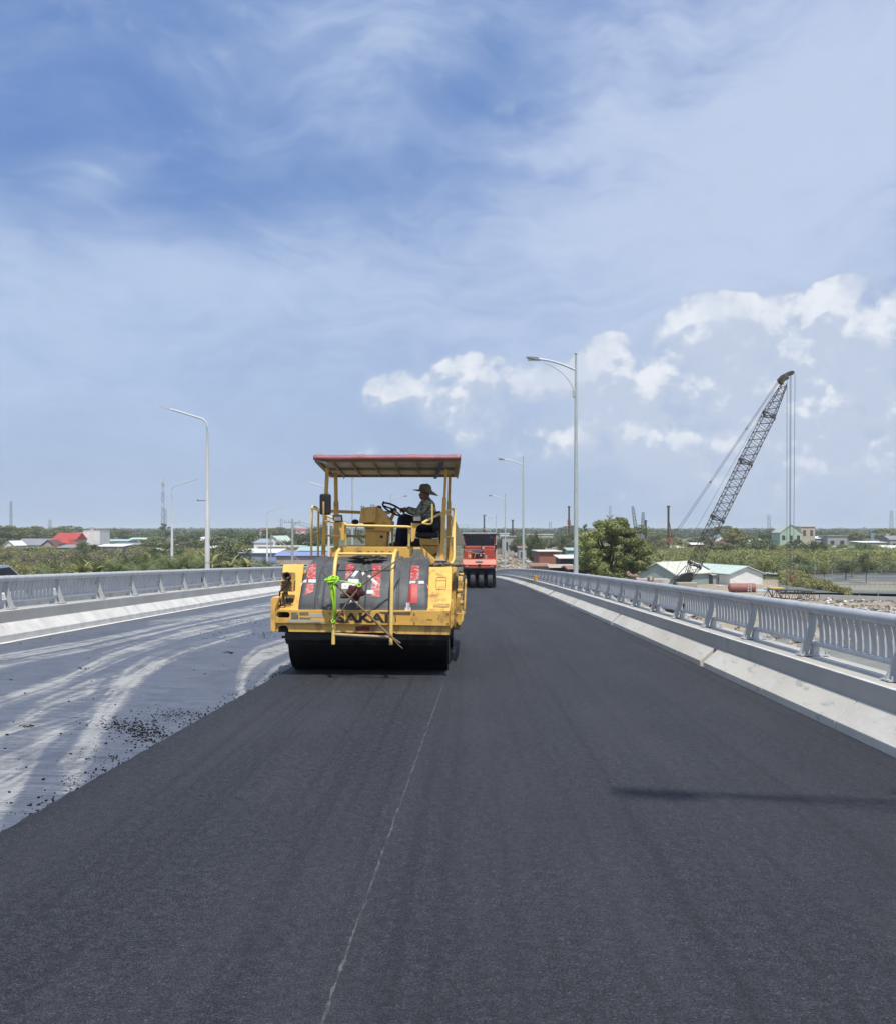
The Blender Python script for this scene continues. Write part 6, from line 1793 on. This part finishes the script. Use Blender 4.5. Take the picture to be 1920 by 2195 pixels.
H('hut', 'dark hut on the pond bank at the right edge', 1782, 1830, 1181, 138, 4, 1187, 'gable', W_dark, W_grey, (0, 0))
# --- left side
H('house', 'white walled house with grey tiled roof at the far left', 30, 92, 1078, 300, 11, 1091, 'side', W_white, R_gr, (4, 1))
H('house', 'small white gabled house at the left edge', 8, 28, 1083, 290, 8, 1092, 'gable', W_white, W_white, (1, 1))
H('house', 'house with big bright red roof left of the white building', 106, 152, 1066, 315, 9, 1080, 'side', W_beige, R_red, (3, 1))
H('house', 'lower house with red hipped roof in front of the bigger red roof', 86, 138, 1076, 300, 8, 1090, 'hip', W_beige, R_red, (2, 1))
H('house', 'brown gabled house with pink roof edge before the red roofs', 80, 112, 1081, 285, 7, 1094, 'gable', W_pink, R_mar, (1, 1))
wb2 = H('white_building', 'tall windowless white block with balconies on its left side', 166, 200, 1063, 325, 9, wall=W_white, rmat=W_white, wins=(0, 0), over=.05)
b = MB()
for z in (2.6, 5.4, 8.2): b.box((-5.6, .5, z), (-3.1, 8, z+.3))
for x in (-5.5, -4.3): b.box((x, .6, 0), (x+.25, .85, 8.2))
o = b.build('balcony', W_white, wb2); b = MB(); b.box((-5.3, 3, 0), (-3.1, 8, 8.0)); b.build('recess', W_dark, wb2); b = MB(); b.cyl((-1.5, 4, 9.6), (0, 0, 1), .8, 1.6, 12); b.build('water_tank', W_grey, wb2)
H('shed', 'teal edged white sheet roof right of the white building', 202, 256, 1079, 385, 10, 1083, 'side', W_grey, R_teal, (4, 1))
H('shed', 'far green roofed hall right of the teal edged roof', 258, 292, 1076, 470, 10, 1079, 'side', W_tealw, R_mint, (3, 1))
H('shed', 'long low white roofs in front of the white building', 190, 246, 1090, 275, 9, 1094, 'shed', W_grey, R_white, (4, 1))
H('shed', 'low grey sheet roof right of the long white roofs', 228, 288, 1086, 300, 9, 1090, 'side', W_grey, R_gr, (3, 1))
H('shed', 'weathered grey shack roof before the red roofed houses', 112, 148, 1090, 262, 7, 1096, 'hip', W_grey, R_gr, (0, 0))
H('house', 'small white flat house left of the thin lamp pole', 311, 338, 1092, 245, 7, wall=W_white, rmat=R_white, wins=(2, 1))
H('shed', 'white sheet roof shed right of the thin lamp pole', 371, 402, 1079, 350, 9, 1082, 'shed', W_grey, R_white, (2, 1))
H('shed', 'bright white long roof crossing the rusty lamp pole', 395, 428, 1075, 380, 9, 1078, 'shed', W_grey, R_white, (2, 1))
H('house', 'beige low house with pale roof left of the rusty pole', 412, 432, 1094, 220, 6, 1097, 'shed', W_beige, R_cream, (1, 1))
H('house', 'beige low house with pale roof right of the rusty pole', 432, 456, 1093, 222, 6, 1097, 'shed', W_beige, R_white, (1, 1))
H('shed', 'white sheet roof with blue wall behind the broad-leaved plants', 478, 553, 1101, 150, 7, 1107, 'shed', W_blue, R_white, (0, 0))
H('shed', 'long beige shed behind the blue walled shed', 516, 600, 1093, 195, 8, 1095, 'flat', W_beige, R_cream, (0, 0))
H('house', 'pale house with a mint green gable roof beyond the small lamp', 534, 560, 1073, 262, 8, 1086, 'gable', W_white, R_mint, (1, 1), rz=-.3)
H('shed', 'blue grey roofed house left of the mint gable', 508, 536, 1078, 245, 7, 1086, 'hip', W_white, wm((.3, .36, .42), 'slate_blue_roof'), (1, 1))
H('shed', 'long blue sheet roof over pale walls left of the roller', 553, 668, 1105, 132, 7, 1112, 'side', W_pink, R_blue, (5, 1))
H('shed', 'long turquoise and white sheet roof behind the handrail', 596, 690, 1094, 172, 8, 1102, 'side', W_tealw, R_teal, (4, 1))
H('house', 'small distant house with red roof right of the utility pole', 592, 612, 1058, 600, 9, 1062, 'side', W_white, R_red, (2, 1))
H('house', 'distant house with a faded red roof left of the utility pole', 520, 545, 1059, 620, 9, 1063, 'side', W_white, R_red, (2, 1))

# ------------------------------------------------------------------ masts, utility pole
M_mast = mat('mast_steel', (.20, .22, .25), None, 3, .6); M_mastf = mat('pale_mast_steel', (.30, .33, .37), None, 3, .7); M_dsteel = mat('dark_crane_steel', (.075, .06, .048), (.05, .043, .037), 2, .6); M_mred = mat('faded_red_steel', (.30, .07, .05), None, 3, .6)
M_cable = mat('steel_cable', (.09, .10, .11), None, 3, .5)
def lattice(b, p0, p1, w0, w1, n, t, up=(0, 1, 0), tb=None):
    """four-chord lattice between two points"""
    p0, p1 = Vector(p0), Vector(p1); ax = (p1-p0).normalized(); s = ax.cross(Vector(up)).normalized(); u = s.cross(ax).normalized(); tb = tb or t*.55
    def corner(f, k_):
        w_ = w0+(w1-w0)*f; a = ((-1, -1), (1, -1), (1, 1), (-1, 1))[k_]; return p0+(p1-p0)*f+(s*a[0]+u*a[1])*w_/2
    for k_ in range(4): b.tube([corner(0, k_), corner(1, k_)], t/2, 5)
    for i in range(n):
        f0, f1 = i/n, (i+1)/n
        for k_ in range(4):
            q = (k_+1) % 4
            if (i+k_) % 2: b.bar(corner(f0, k_), corner(f1, q), tb, tb)
            else: b.bar(corner(f0, q), corner(f1, k_), tb, tb)
            b.bar(corner(f1, k_), corner(f1, q), tb*.8, tb*.8)


def mast(px, ytop, D, w0, w1, label, m=M_mast, ant=True):
    p = PT(px, ytop, D); root = empty('antenna_mast', (p.x, p.y, GZ)); h = p.z-GZ; tag(root, label, 'mast')
    b = MB(); lattice(b, (0, 0, 0), (0, 0, h), w0, w1, int(h/1.6), .00022*D, tb=.00013*D); b.build('lattice_tower', m, root)
    if ant:
        b = MB()
        for z in (h-.8, h-4.5, h-11):
            for k_ in range(3): a = k_*2.1; b.box((math.cos(a)*.5-.12, math.sin(a)*.5-.12, z-1), (math.cos(a)*.5+.12, math.sin(a)*.5+.12, z+1))
        b.build('antenna_panels', W_white, root)
    return root


mast(326, 958, 380, 1.2, .8, 'tall antenna mast with white panels beside the thin lamp pole')
mast(22, 1003, 600, 1.4, 1.0, 'dark antenna mast near the left edge', ant=False)
mast(100, 1040, 900, 3, 2, 'short pale mast left of the white building', M_mastf, False)
mast(563, 1038, 900, 2, 2, 'pale mast between the white lamp and the utility pole', M_mastf, False)
mast(331, 1018, 700, 1.8, 1.5, 'faint mast directly right of the tall antenna mast', M_mastf, False)
mast(1100, 1044, 700, 3, 1.5, 'small blue grey mast above the brick building', M_mast, False)
mast(1220, 1012, 800, 2.5, 1.2, 'pale mast behind the top of the leafy tree', M_mastf, False)
mast(1538, 1030, 800, 2.4, 2.0, 'pale mast left of the green house', M_mastf, False)
mast(1783, 1022, 800, 3.5, 1.6, 'pale mast near the right edge', M_mastf, False)
mast(985, 1060, 700, 2.2, 1.6, 'tiny mast above the red roller roof', M_mastf, False)
mast(1468, 1058, 800, 1, .6, 'very small dark mast above the olive tree', M_mast, False)
p = PT(585, 1043, 108); up_ = empty('utility_pole', (p.x, p.y, GZ)); tag(up_, 'concrete utility pole with crossarm and wires left of the roller', 'utility pole'); h = p.z-GZ+.3
b = MB(); b.tube([(0, 0, -.3), (0, 0, h)], [.2, .12], 10); b.build('pole', W_deep, up_)
b = MB(); b.bar((-1.0, 0, h-.45), (1.0, 0, h-.45), .1, .1); b.tube([(0, 0, h-1.2), (.45, 0, h-.45)], .05, 6); b.build('crossarm', W_grey, up_)
b = MB(); b.bar((-.45, 0, h-3.2), (.45, 0, h-3.2), .06, .06); b.build('crossarm', W_grey, up_)
b = MB()
for x in (-.9, -.4, .85): b.cyl((x, 0, h-.3), (0, 0, 1), .05, .25, 8)
b.build('insulator', W_deep, up_)
b = MB()
for x in (.9, .4, .1): b.tube([(x, 0, h-.3-.3*(1-x)), (x+3.5, 8, h-2.0), (x+8, 18, h-2.6), (x+16, 34, h-2.4)], .018, 4)
b.build('wires', M_cable, up_, (0, 0, 0))
b = MB(); b.tube([(.1, 0, h-3.8), (-2.6, 0, h-2.0)], .05, 6); b.tube([(-2.6, 0, .0), (-2.6, 0, h-2.0)], .07, 6); b.tube([(-2.5, 0, h-2.1), (1.4, .2, h-5.6)], .04, 5); b.build('support_frame', W_deep, up_)


# pile drivers and small cranes far right
def pile_driver(px, ytop, ybot, D, label, hammer=None, strut=True, w_=.55):
    t = PT(px, ytop, D); h = t.z-GZ; root = empty('pile_driver', (t.x, t.y, GZ)); tag(root, label, 'pile driver', None)
    b = MB(); b.box((-w_/2, -w_/2, 1.2), (w_/2, w_/2, h)); b.box((-w_*.8, -.3, h-.4), (w_*.8, .3, h)); b.build('lead', M_dsteel, root)
    if strut: b = MB(); b.bar((.4, 1, h*.72), (2.8, 2.5, 2.2), .22, .22); b.bar((.2, 1, h*.5), (2.4, 2.2, 2.2), .15, .15); b.build('strut', M_mred, root)
    b = MB(); hz = hammer or .6; b.box((-w_*.85, -w_, h*hz), (w_*.85, w_, h*hz+h*.09)); b.build('hammer', M_mred if hammer else M_dsteel, root)
    b = MB(); b.box((-1.2, .5, .9), (3.2, 5, 3.2)); b.build('engine_house', M_mred, root, bevel=.1)
    for s in (-1, 1): b = MB(); b.box((1+s*1.5-.4, -.2, 0), (1+s*1.5+.4, 5.2, .9)); b.build('track', M_blk, root, bevel=.25)


pile_driver(1336.5, 1012, 1080, 270, 'tall dark pile driver with orange hammer and leaning strut, centre right', .33)
pile_driver(1137.5, 1013, 1062, 280, 'dark pile driver with red hammer beside the tallest lamp pole', .66, True, .5)
pile_driver(1025, 1040, 1066, 330, 'dark pile driver above the grey concrete block', None, True, .55)
pile_driver(968, 1030, 1062, 330, 'dark pile driver rising behind the red roller cab', None, False, .5)
pile_driver(1291, 1041, 1075, 320, 'short dark pile driver right of the two pale crane booms', None, False, .6)
for x0, y0, x1, y1, D, lab in ((1278, 1080, 1265, 1013, 350, 'pale grey crane boom leaning left, right of the leafy tree'), (1284, 1085, 1286, 1025, 340, 'shorter pale crane boom right of the leaning one')):
    a, c = PT(x0, y0+25, D), PT(x1, y1, D); root = empty('crane', (a.x, a.y, GZ)); o3 = Vector((a.x, a.y, GZ)); tag(root, lab, 'crane')
    b = MB(); lattice(b, a-o3, c-o3, 1.6, .7, 26, .22, tb=.12); b.build('boom', M_mastf, root)
    b = MB(); b.box((-2, 0, .8), (2.5, 5, 3)); b.build('engine_house', M_mastf, root)
b = MB(); p = PT(1219, 1037, 88.5); b.tube([p+Vector((0, 0, -1.2)), p], .05, 6); b.tube([p, p+Vector((-.3, 0, .3))], .05, 6); b.tube([p, p+Vector((.35, 0, .3))], .05, 6)
o = b.build('signal_arm', M_mred, None, p); tag(o, 'small red forked steel arm showing above the leafy tree', 'steel arm')

# ------------------------------------------------------------------ the big lattice crane
DC = 100.
cb = PT(1366, 1176, DC); cr = empty('crane', (cb.x, cb.y, GZ)); CO = Vector((cb.x, cb.y, GZ)); tag(cr, 'large lattice boom crane rising over the sheds, leaning right', 'crane')
def cp(px, py, dd=0): return PT(px, py, DC+dd)-CO
tip, foot = cp(1572, 762), cp(1368, 1172)
upv = (tip-foot).normalized().cross(Vector((.5, .86, 0))).normalized()
b = MB()
segs = [(0, .10, .55, 1.2, 3), (.10, .325, 1.2, 1.25, 11), (.325, .60, 1.25, 1.25, 14), (.60, .83, 1.25, 1.2, 12), (.83, .985, 1.2, .55, 9)]
for f0, f1, w0, w1, n in segs:
    lattice(b, foot+(tip-foot)*f0, foot+(tip-foot)*f1, w0, w1, n, .08, upv, .042)
    c = foot+(tip-foot)*f1; ax = (tip-foot).normalized()
b.build('boom', M_dsteel, cr)
b = MB()
for f1 in (.10, .325, .60, .83):
    lattice(b, foot+(tip-foot)*(f1-.006), foot+(tip-foot)*(f1+.006), 1.3 if f1 < .8 else 1.25, 1.3 if f1 < .8 else 1.25, 1, .15, upv, .10)
b.build('boom_joint', M_dsteel, cr)
M_stripe = mat('worn_hazard_paint', (.05, .05, .045), (.06, .055, .045), 4, .7, stain=(.28, .22, .10), st_lo=.55, st_hi=.6, st_scale=3.3)
b = MB(); b.prism([cp(1558, 758, -.3), cp(1566, 749, -.3), cp(1578, 743, -.3), cp(1585, 741, -.3), cp(1589, 744, -.3), cp(1587, 749, -.3), cp(1578, 751, -.3), cp(1572, 759, -.3), cp(1567, 768, -.3), cp(1562, 766, -.3)], (0, .8, 0)); o = b.build('boom_head', M_stripe, cr, bevel=.03); fixnormals(o)
b = MB()
for q in ((1584, 746), (1573, 757), (1562, 757)): b.cyl(cp(*q), (0, 1, 0), .17, .7, 14)
b.build('sheave', M_dsteel, cr)
b = MB()
for s, a, c in ((-.5, (1560, 756), (1353, 1062)), (.5, (1562, 757), (1357, 1063))): b.tube([cp(*a, s), cp(*c, s)], .028, 5)
for s in (-.5, .5): b.tube([cp(1352, 1060, s), cp(1326, 1165, s)], .012, 5)
b.tube([cp(1562, 758), cp(1392, 1058), cp(1345, 1160)], .018, 5)
for f in (.33, .68): 
    for s in (-.5, .5): b.ell(cp(1561+(1355-1561)*f, 757+(1062-757)*f, s), (.09, .09, .12), 0, 6, 5)
b.build('pendant_cable', M_cable, cr)
b = MB()
for x0, x1, y1 in ((1574, 1573.5, 1190), (1580, 1579, 1160), (1582, 1580.5, 1160), (1590, 1587, 1150)): b.tube([cp(x0, 748), cp(x1, y1)], .026, 5)
b.build('hoist_cable', M_cable, cr)
b = MB(); b.tube([cp(1583, 1150), cp(1583, 1166)], .05, 6); b.ell(cp(1583, 1157), (.2, .1, .32), 0, 8, 6); b.build('hook_block', M_mred, cr)
b = MB(); b.tube([foot+Vector((0, -.5, 0)), cp(1385, 1120)], .04, 6); b.tube([foot+Vector((-2.2, .5, -.5)), cp(1372, 1132)], .05, 6); b.build('gantry', M_dsteel, cr)
b = MB(); b.prism([cp(1346, 1182, -.6), cp(1354, 1160, -.6), cp(1368, 1149, -.6), cp(1386, 1146, -.6), cp(1378, 1182, -.6)], (0, 1.2, 0)); o = b.build('boom_foot_plates', M_blk, cr); fixnormals(o)
b = MB(); b.box((-4.4, -1.5, 1.3), (1.2, 1.5, 3.1)); b.box((-1.0, -1.6, 1.3), (1.2, -.6, 3.7)); b.build('engine_house', wm((.36, .33, .25), 'cream_engine_house'), cr, bevel=.1)
for s in (-1, 1): b = MB(); b.box((-3.4, s*1.9-.45, 0), (2.6, s*1.9+.45, 1.1)); b.build('track', M_blk, cr, bevel=.3)

# ------------------------------------------------------------------ yard things on the right
def gp(px, py): return PT(px, py, (EYE-GZ)/((py-1060)/1792))
M_rtank = mat('dull_red_tank', (.30, .12, .10), (.25, .10, .085), 1.5, .6, stain=(.2, .09, .07), st_lo=.6, st_hi=.7, st_scale=1)
D = 135.; a, c = PT(1460, 1176, D), PT(1509, 1177, D); root = empty('fuel_tank', (a.x, a.y, GZ)); o3 = Vector((a.x, a.y, GZ)); tag(root, 'dull red cylindrical tank lying in front of the white shed', 'tank')
zc = a.z; b = MB(); b.tube([(0, 0, zc-GZ), (c.x-a.x, 0, zc-GZ)], .66, 22); b.ell((0, 0, zc-GZ), (.3, .66, .66)); b.build('shell', M_rtank, root)
b = MB(); 
for x in (.6, 2.9): b.box((x, -.6, 0), (x+.25, .6, zc-GZ-.5))
b.build('saddle', M_rust, root)
b = MB(); xl_ = (c.x-a.x)*.66; b.tube([(xl_, -.8, 0), (xl_, -.8, zc-GZ+.4)], .04, 6); b.tube([(xl_+.45, -.8, 0), (xl_+.45, -.8, zc-GZ+.4)], .04, 6)
for k_ in range(4): b.tube([(xl_, -.8, .4+k_*.4), (xl_+.45, -.8, .4+k_*.4)], .03, 5)
b.build('ladder', W_white, root)
def ground_thing(name, label, cat, px0, px1, y0, y1, D, depth, m, extras=(), bevel=.05):
    a, c = PT(px0, y1, D), PT(px1, y0, D); o3 = Vector((a.x, a.y, min(a.z, GZ+3))); root = empty(name, o3); tag(root, label, cat)
    b = MB(); b.box((0, 0, 0), (c.x-a.x, depth, c.z-a.z)); o = b.build('body', m, root, bevel=bevel)
    b = MB(); b.box((.15, .15, GZ-o3.z), (c.x-a.x-.15, depth-.15, 0)); b.build('base', M_blk, root)
    for nm, ex0, ex1, m2 in extras:
        w_, h_ = c.x-a.x, c.z-a.z
        b = MB(); b.box((ex0[0]*w_, -.06, ex0[1]*h_), (ex1[0]*w_, -.004, ex1[1]*h_)); b.build(nm, m2, root)
    return root
M_yb = mat('yellow_steel_box', (.62, .48, .16), (.55, .42, .14), 2, .6)
ground_thing('generator', 'pale blue machine box with yellow end beside the red tank', 'machine', 1512, 1549, 1181, 1197, 134, 2, wm((.48, .54, .66), 'pale_blue_panel'), (('end_panel', (0, 0), (.1, 1), M_yb), ('door', (.4, .15), (.7, .85), W_grey)))
ground_thing('excavator_body', 'yellow machine with red side behind the lattice pieces', 'machine', 1542, 1569, 1176, 1194, 137, 2, M_yb, (('side_panel', (.1, .1), (.75, .6), R_red), ('hood', (0, .7), (.6, 1.), M_yb)))
ground_thing('container', 'rusty white shipping container left of the crane foot', 'container', 1274, 1340, 1159, 1176, 118, 2.4, wm((.46, .40, .36), 'rusty_white_panel'), (('rust_band', (0.02, .0), (.95, .12), R_rust), ('door', (.75, .1), (.97, .95), R_cream)))
ground_thing('water_tank', 'white boxy water tank by the middle shed wall', 'tank', 1439, 1447, 1172, 1180, 148, 1, W_white, (('lid', (.2, .9), (.8, 1), W_grey),))
ground_thing('tarp_heap', 'blue tarpaulin heap by the middle shed', 'tarpaulin', 1426, 1437, 1180, 1188, 146, 1, mat('blue_tarpaulin', (.05, .10, .40), (.04, .08, .3), 2, .7), (('fold', (.2, .3), (.7, .6), R_blue),), .3)
ground_thing('debris_pile', 'brown rusty machine parts standing left of the crane', 'scrap', 1296, 1308, 1154, 1172, 116, .8, R_rust, (('hook', (.3, .6), (.6, 1), R_cream),), .2)
# lattice boom pieces lying on the ground
for x0, x1, y, lab in ((1532, 1575, 1197, 'left lattice boom piece lying on the yard'), (1588, 1624, 1200, 'right lattice boom piece lying on the yard')):
    a, c = gp(x0, y), gp(x1, y+3); o3 = Vector((a.x, a.y, GZ)); b = MB(); lattice(b, a+Vector((0, 0, .7)), c+Vector((0, 0, .7)), 1.1, 1.1, 5, .1, (0, 0, 1), .06)
    o = b.build('lattice_section', M_dsteel, None, o3); tag(o, lab, 'lattice section', 'lattice boom pieces on the ground')
# pond posts
M_post = mat('weathered_post', (.35, .33, .28), (.25, .23, .2), 3, .9)
plabs = ['tall pale pole in the pond', 'pole at the left end of the pond net', 'pole with a sagging line in the middle of the pond', 'thick post near the dark hut', 'short post at the near pond edge', 'far pole in the pond near the thicket', 'thin pole right of the tallest pond pole', 'leaning pole on the near bank right of the pond', 'pole at the far right of the pond']
for (px, yb, yt), lab in zip(((1630, 1180, 1128), (1657, 1165, 1148), (1706, 1163, 1146), (1756, 1197, 1180), (1690, 1194, 1175), (1762, 1152, 1138), (1719, 1198, 1189), (1664, 1176, 1140), (1786, 1178, 1162)), plabs):
    a = gp(px, yb); Dp = (EYE-GZ)/((yb-1060)/1792); t = PT(px+random.uniform(-1, 1), yt, Dp); b = MB(); b.tube([a-Vector((0, 0, .2)), t], .055, 6); o = b.build('pole', M_post, None, a); tag(o, lab, 'pole', 'poles standing in the pond')
b = MB(); a, c = gp(1640, 1202), gp(2000, 1214)
b.prism([(a.x, a.y, GZ), (c.x, c.y, GZ), (c.x, c.y, GZ+.8), (a.x, a.y, GZ+.8)], (0, .4, 0)); o = b.build('bank_wall', W_deep); fixnormals(o); tag(o, 'low concrete bank wall between the pond and the rubble', 'wall')
b = MB(); fp = [PT(1700+i*10, 1190, 140) for i in range(10)]
for i, p in enumerate(fp): b.tube([(p.x, p.y, GZ), (p.x, p.y, GZ+1.3)], .04, 5)
for z in (.4, .8, 1.2): b.tube([(fp[0].x, fp[0].y, GZ+z), (fp[-1].x, fp[-1].y, GZ+z)], .015, 4)
o = b.build('fence', M_post, None, (fp[0].x, fp[0].y, GZ)); tag(o, 'thin post and wire fence on the near pond bank', 'fence')


def scatter(name, label, quad, n, smin, smax, mats_, seed, flat=.5, cat='rubble', dz=.1, clumpy=0., road=False):
    g_ = np.random.default_rng(seed); b = MB()
    for i in range(n):
        u, v = g_.random(), g_.random()
        px = quad[0][0]*(1-u)*(1-v)+quad[1][0]*u*(1-v)+quad[2][0]*u*v+quad[3][0]*(1-u)*v; py = quad[0][1]*(1-u)*(1-v)+quad[1][1]*u*(1-v)+quad[2][1]*u*v+quad[3][1]*(1-u)*v
        p = gp(px, py)
        if clumpy and mnoise.noise(Vector((p.x*.12, p.y*.12, seed))) < g_.random()*.5-.2: continue
        s = smin+(smax-smin)*g_.random()**3; e = Matrix.Rotation(g_.random()*6.28, 3, 'Z') @ Matrix.Rotation((g_.random()-.5)*1.4, 3, 'X')
        vs = [e @ Vector(((x+(g_.random()-.5)*.5)*s, (y+(g_.random()-.5)*.5)*s, (z+(g_.random()-.5)*.4)*s*flat)) for x in (-.5, .5) for y in (-.5, .5) for z in (-.5, .5)]
        b.add([Vector((p.x, p.y, GZ+dz+s*flat*.3))+q for q in vs], [(0, 1, 3, 2), (4, 6, 7, 5), (0, 4, 5, 1), (2, 3, 7, 6), (0, 2, 6, 4), (1, 5, 7, 3)], int(g_.integers(0, len(mats_))))
    o = b.build(name, mats_); tag(o, label, cat, kind='stuff'); return o


RB = [wm((.38, .35, .30), 'rubble_a'), wm((.16, .145, .125), 'rubble_b'), wm((.48, .465, .43), 'rubble_c'), wm((.26, .215, .17), 'rubble_d')]
scatter('rubble', 'stone and concrete rubble along the bank on the right', [(1560, 1262), (2000, 1262), (1960, 1206), (1600, 1200)], 6500, .06, .40, RB, 21, .45, clumpy=1, dz=.3)
scatter('rubble', 'white and dark waste strewn at the right edge', [(1690, 1224), (1900, 1240), (1900, 1208), (1640, 1206)], 2600, .06, .36, [W_white, RB[1], RB[1], RB[2]], 22, .4, clumpy=1, dz=.35)
scatter('rubble', 'rubble showing below the right railing', [(1180, 1380), (1700, 1560), (1760, 1290), (1200, 1240)], 3600, .06, .45, RB, 23, .55, clumpy=1, dz=.4)
scatter('rubble', 'stones on the brown earth slope beyond the bridge', [(985, 1160), (1062, 1160), (1056, 1098), (985, 1094)], 1300, .2, 1.1, [RB[0], RB[3], M_earth], 24, .4, dz=1.2)
scatter('rubble', 'debris on the ground by the shacks', [(1050, 1200), (1420, 1250), (1400, 1180), (1050, 1170)], 900, .15, 1.0, RB, 25, .4, dz=.2)
a = gp(1032, 1150)
b = MB(); b.prism([(a.x-6, a.y+60, GZ+.5), (a.x-1, a.y+60, GZ+.5), (a.x-7.4, a.y+60, GZ+6.2), (a.x-8.2, a.y+60, GZ+6.2)], (0, .4, 0)); o = b.build('white_brace', W_white); fixnormals(o); tag(o, 'white slanting brace beyond the bridge end', 'brace')

# asphalt crumbs on the dusty deck
g_ = np.random.default_rng(5); b = MB()
def crumb(px, py, s):
    p = on_road(px, py, True, -.05)
    if p.x > edge_x(p.y)-.02 or p.x < XL+.1: return
    z = old_z(p.x, p.y); e = Matrix.Rotation(g_.random()*6.28, 3, 'Z')
    vs = [e @ Vector(((x+(g_.random()-.5)*.5)*s, (y+(g_.random()-.5)*.5)*s, (q+.5+(g_.random()-.5)*.3)*s*.6)) for x in (-.5, .5) for y in (-.5, .5) for q in (-.5, .5)]
    b.add([Vector((p.x, p.y, z))+q for q in vs], [(0, 1, 3, 2), (4, 6, 7, 5), (0, 4, 5, 1), (2, 3, 7, 6), (0, 2, 6, 4), (1, 5, 7, 3)])
def z2(x, y): return (x/2.8*.93333, (1250+y/2.8)*.93333)
for cx, cy, sx, sy, n, s in ((760, 860, 90, 24, 330, .022), (880, 915, 90, 26, 330, .024), (1080, 800, 110, 20, 260, .020), (640, 1055, 80, 10, 60, .018), (420, 1200, 60, 30, 60, .014), (1380, 424, 16, 3, 40, .03), (1500, 240, 120, 12, 110, .03), (1350, 320, 160, 16, 90, .026), (1600, 320, 60, 10, 60, .03), (160, 872, 30, 4, 30, .022), (510, 528, 22, 4, 26, .026), (600, 970, 120, 70, 60, .015)):
    for i in range(n): crumb(*z2(cx+g_.normal()*sx, cy+g_.normal()*sy), s*(.22+.40*g_.random()**2))
for i in range(170): crumb(*z2(g_.uniform(0, 1600), g_.uniform(260, 1350)), .005+.013*g_.random()**3)
for i in range(520):
    y = g_.uniform(2.8, 14); x = edge_x(y)-abs(g_.normal())*.09-.02; e = Vector((x, y, old_z(x, y))); s = .004+.009*g_.random()**2
    b.add([e+Vector(((q[0]+(g_.random()-.5)*.5)*s, (q[1]+(g_.random()-.5)*.5)*s, (q[2]+.5)*s*.8)) for q in ((-.5, -.5, -.5), (-.5, -.5, .5), (-.5, .5, -.5), (-.5, .5, .5), (.5, -.5, -.5), (.5, -.5, .5), (.5, .5, -.5), (.5, .5, .5))], [(0, 1, 3, 2), (4, 6, 7, 5), (0, 4, 5, 1), (2, 3, 7, 6), (0, 2, 6, 4), (1, 5, 7, 3)])
o = b.build('asphalt_crumbs', mat('asphalt_crumb', (.009, .009, .010), None, 30, .8, spec=.2)); tag(o, 'black asphalt crumbs spilled over the dusty deck', 'crumbs', kind='stuff')

# distant hills
M_hill = mat('hill_forest', (.075, .095, .06), (.06, .08, .05), .002, .95)
for x0, x1, yt, D, nm in ((600, 740, 1040, 12000, 'hills'), (850, 1000, 1049, 12000, 'hills')):
    b = MB(); N = 30; vs = []
    for j in range(4):
        for i in range(N+1):
            t = i/N; hgt = (1060-yt)*(math.sin(math.pi*t)**1.4)*(1+.22*mnoise.noise(Vector((t*5, x0, j)))) * (0, .72, 1, 0)[j]
            p = PT(x0+(x1-x0)*t, 1060-hgt, D+j*500); vs.append((p.x, p.y, p.z if hgt > 0 else GZ))
    b.add(vs, [(j*(N+1)+i, j*(N+1)+i+1, (j+1)*(N+1)+i+1, (j+1)*(N+1)+i) for j in range(3) for i in range(N)], 0, True)
    o = b.build(nm, M_hill); tag(o, kind='structure')

# ------------------------------------------------------------------ air
HAZE = .0002
if HAZE:
    m = bpy.data.materials.new('air'); m.use_nodes = True; nt = m.node_tree; nt.nodes.clear()
    pv = nt.nodes.new('ShaderNodeVolumePrincipled'); pv.inputs['Color'].default_value = (.80, .88, 1, 1); pv.inputs['Density'].default_value = HAZE; pv.inputs['Anisotropy'].default_value = 0
    mo = nt.nodes.new('ShaderNodeOutputMaterial'); nt.links.new(pv.outputs[0], mo.inputs['Volume'])
    b = MB(); b.box((-13000, -13000, GZ-1), (13000, 13000, 45)); o = b.build('haze', m); fixnormals(o); tag(o, kind='stuff')
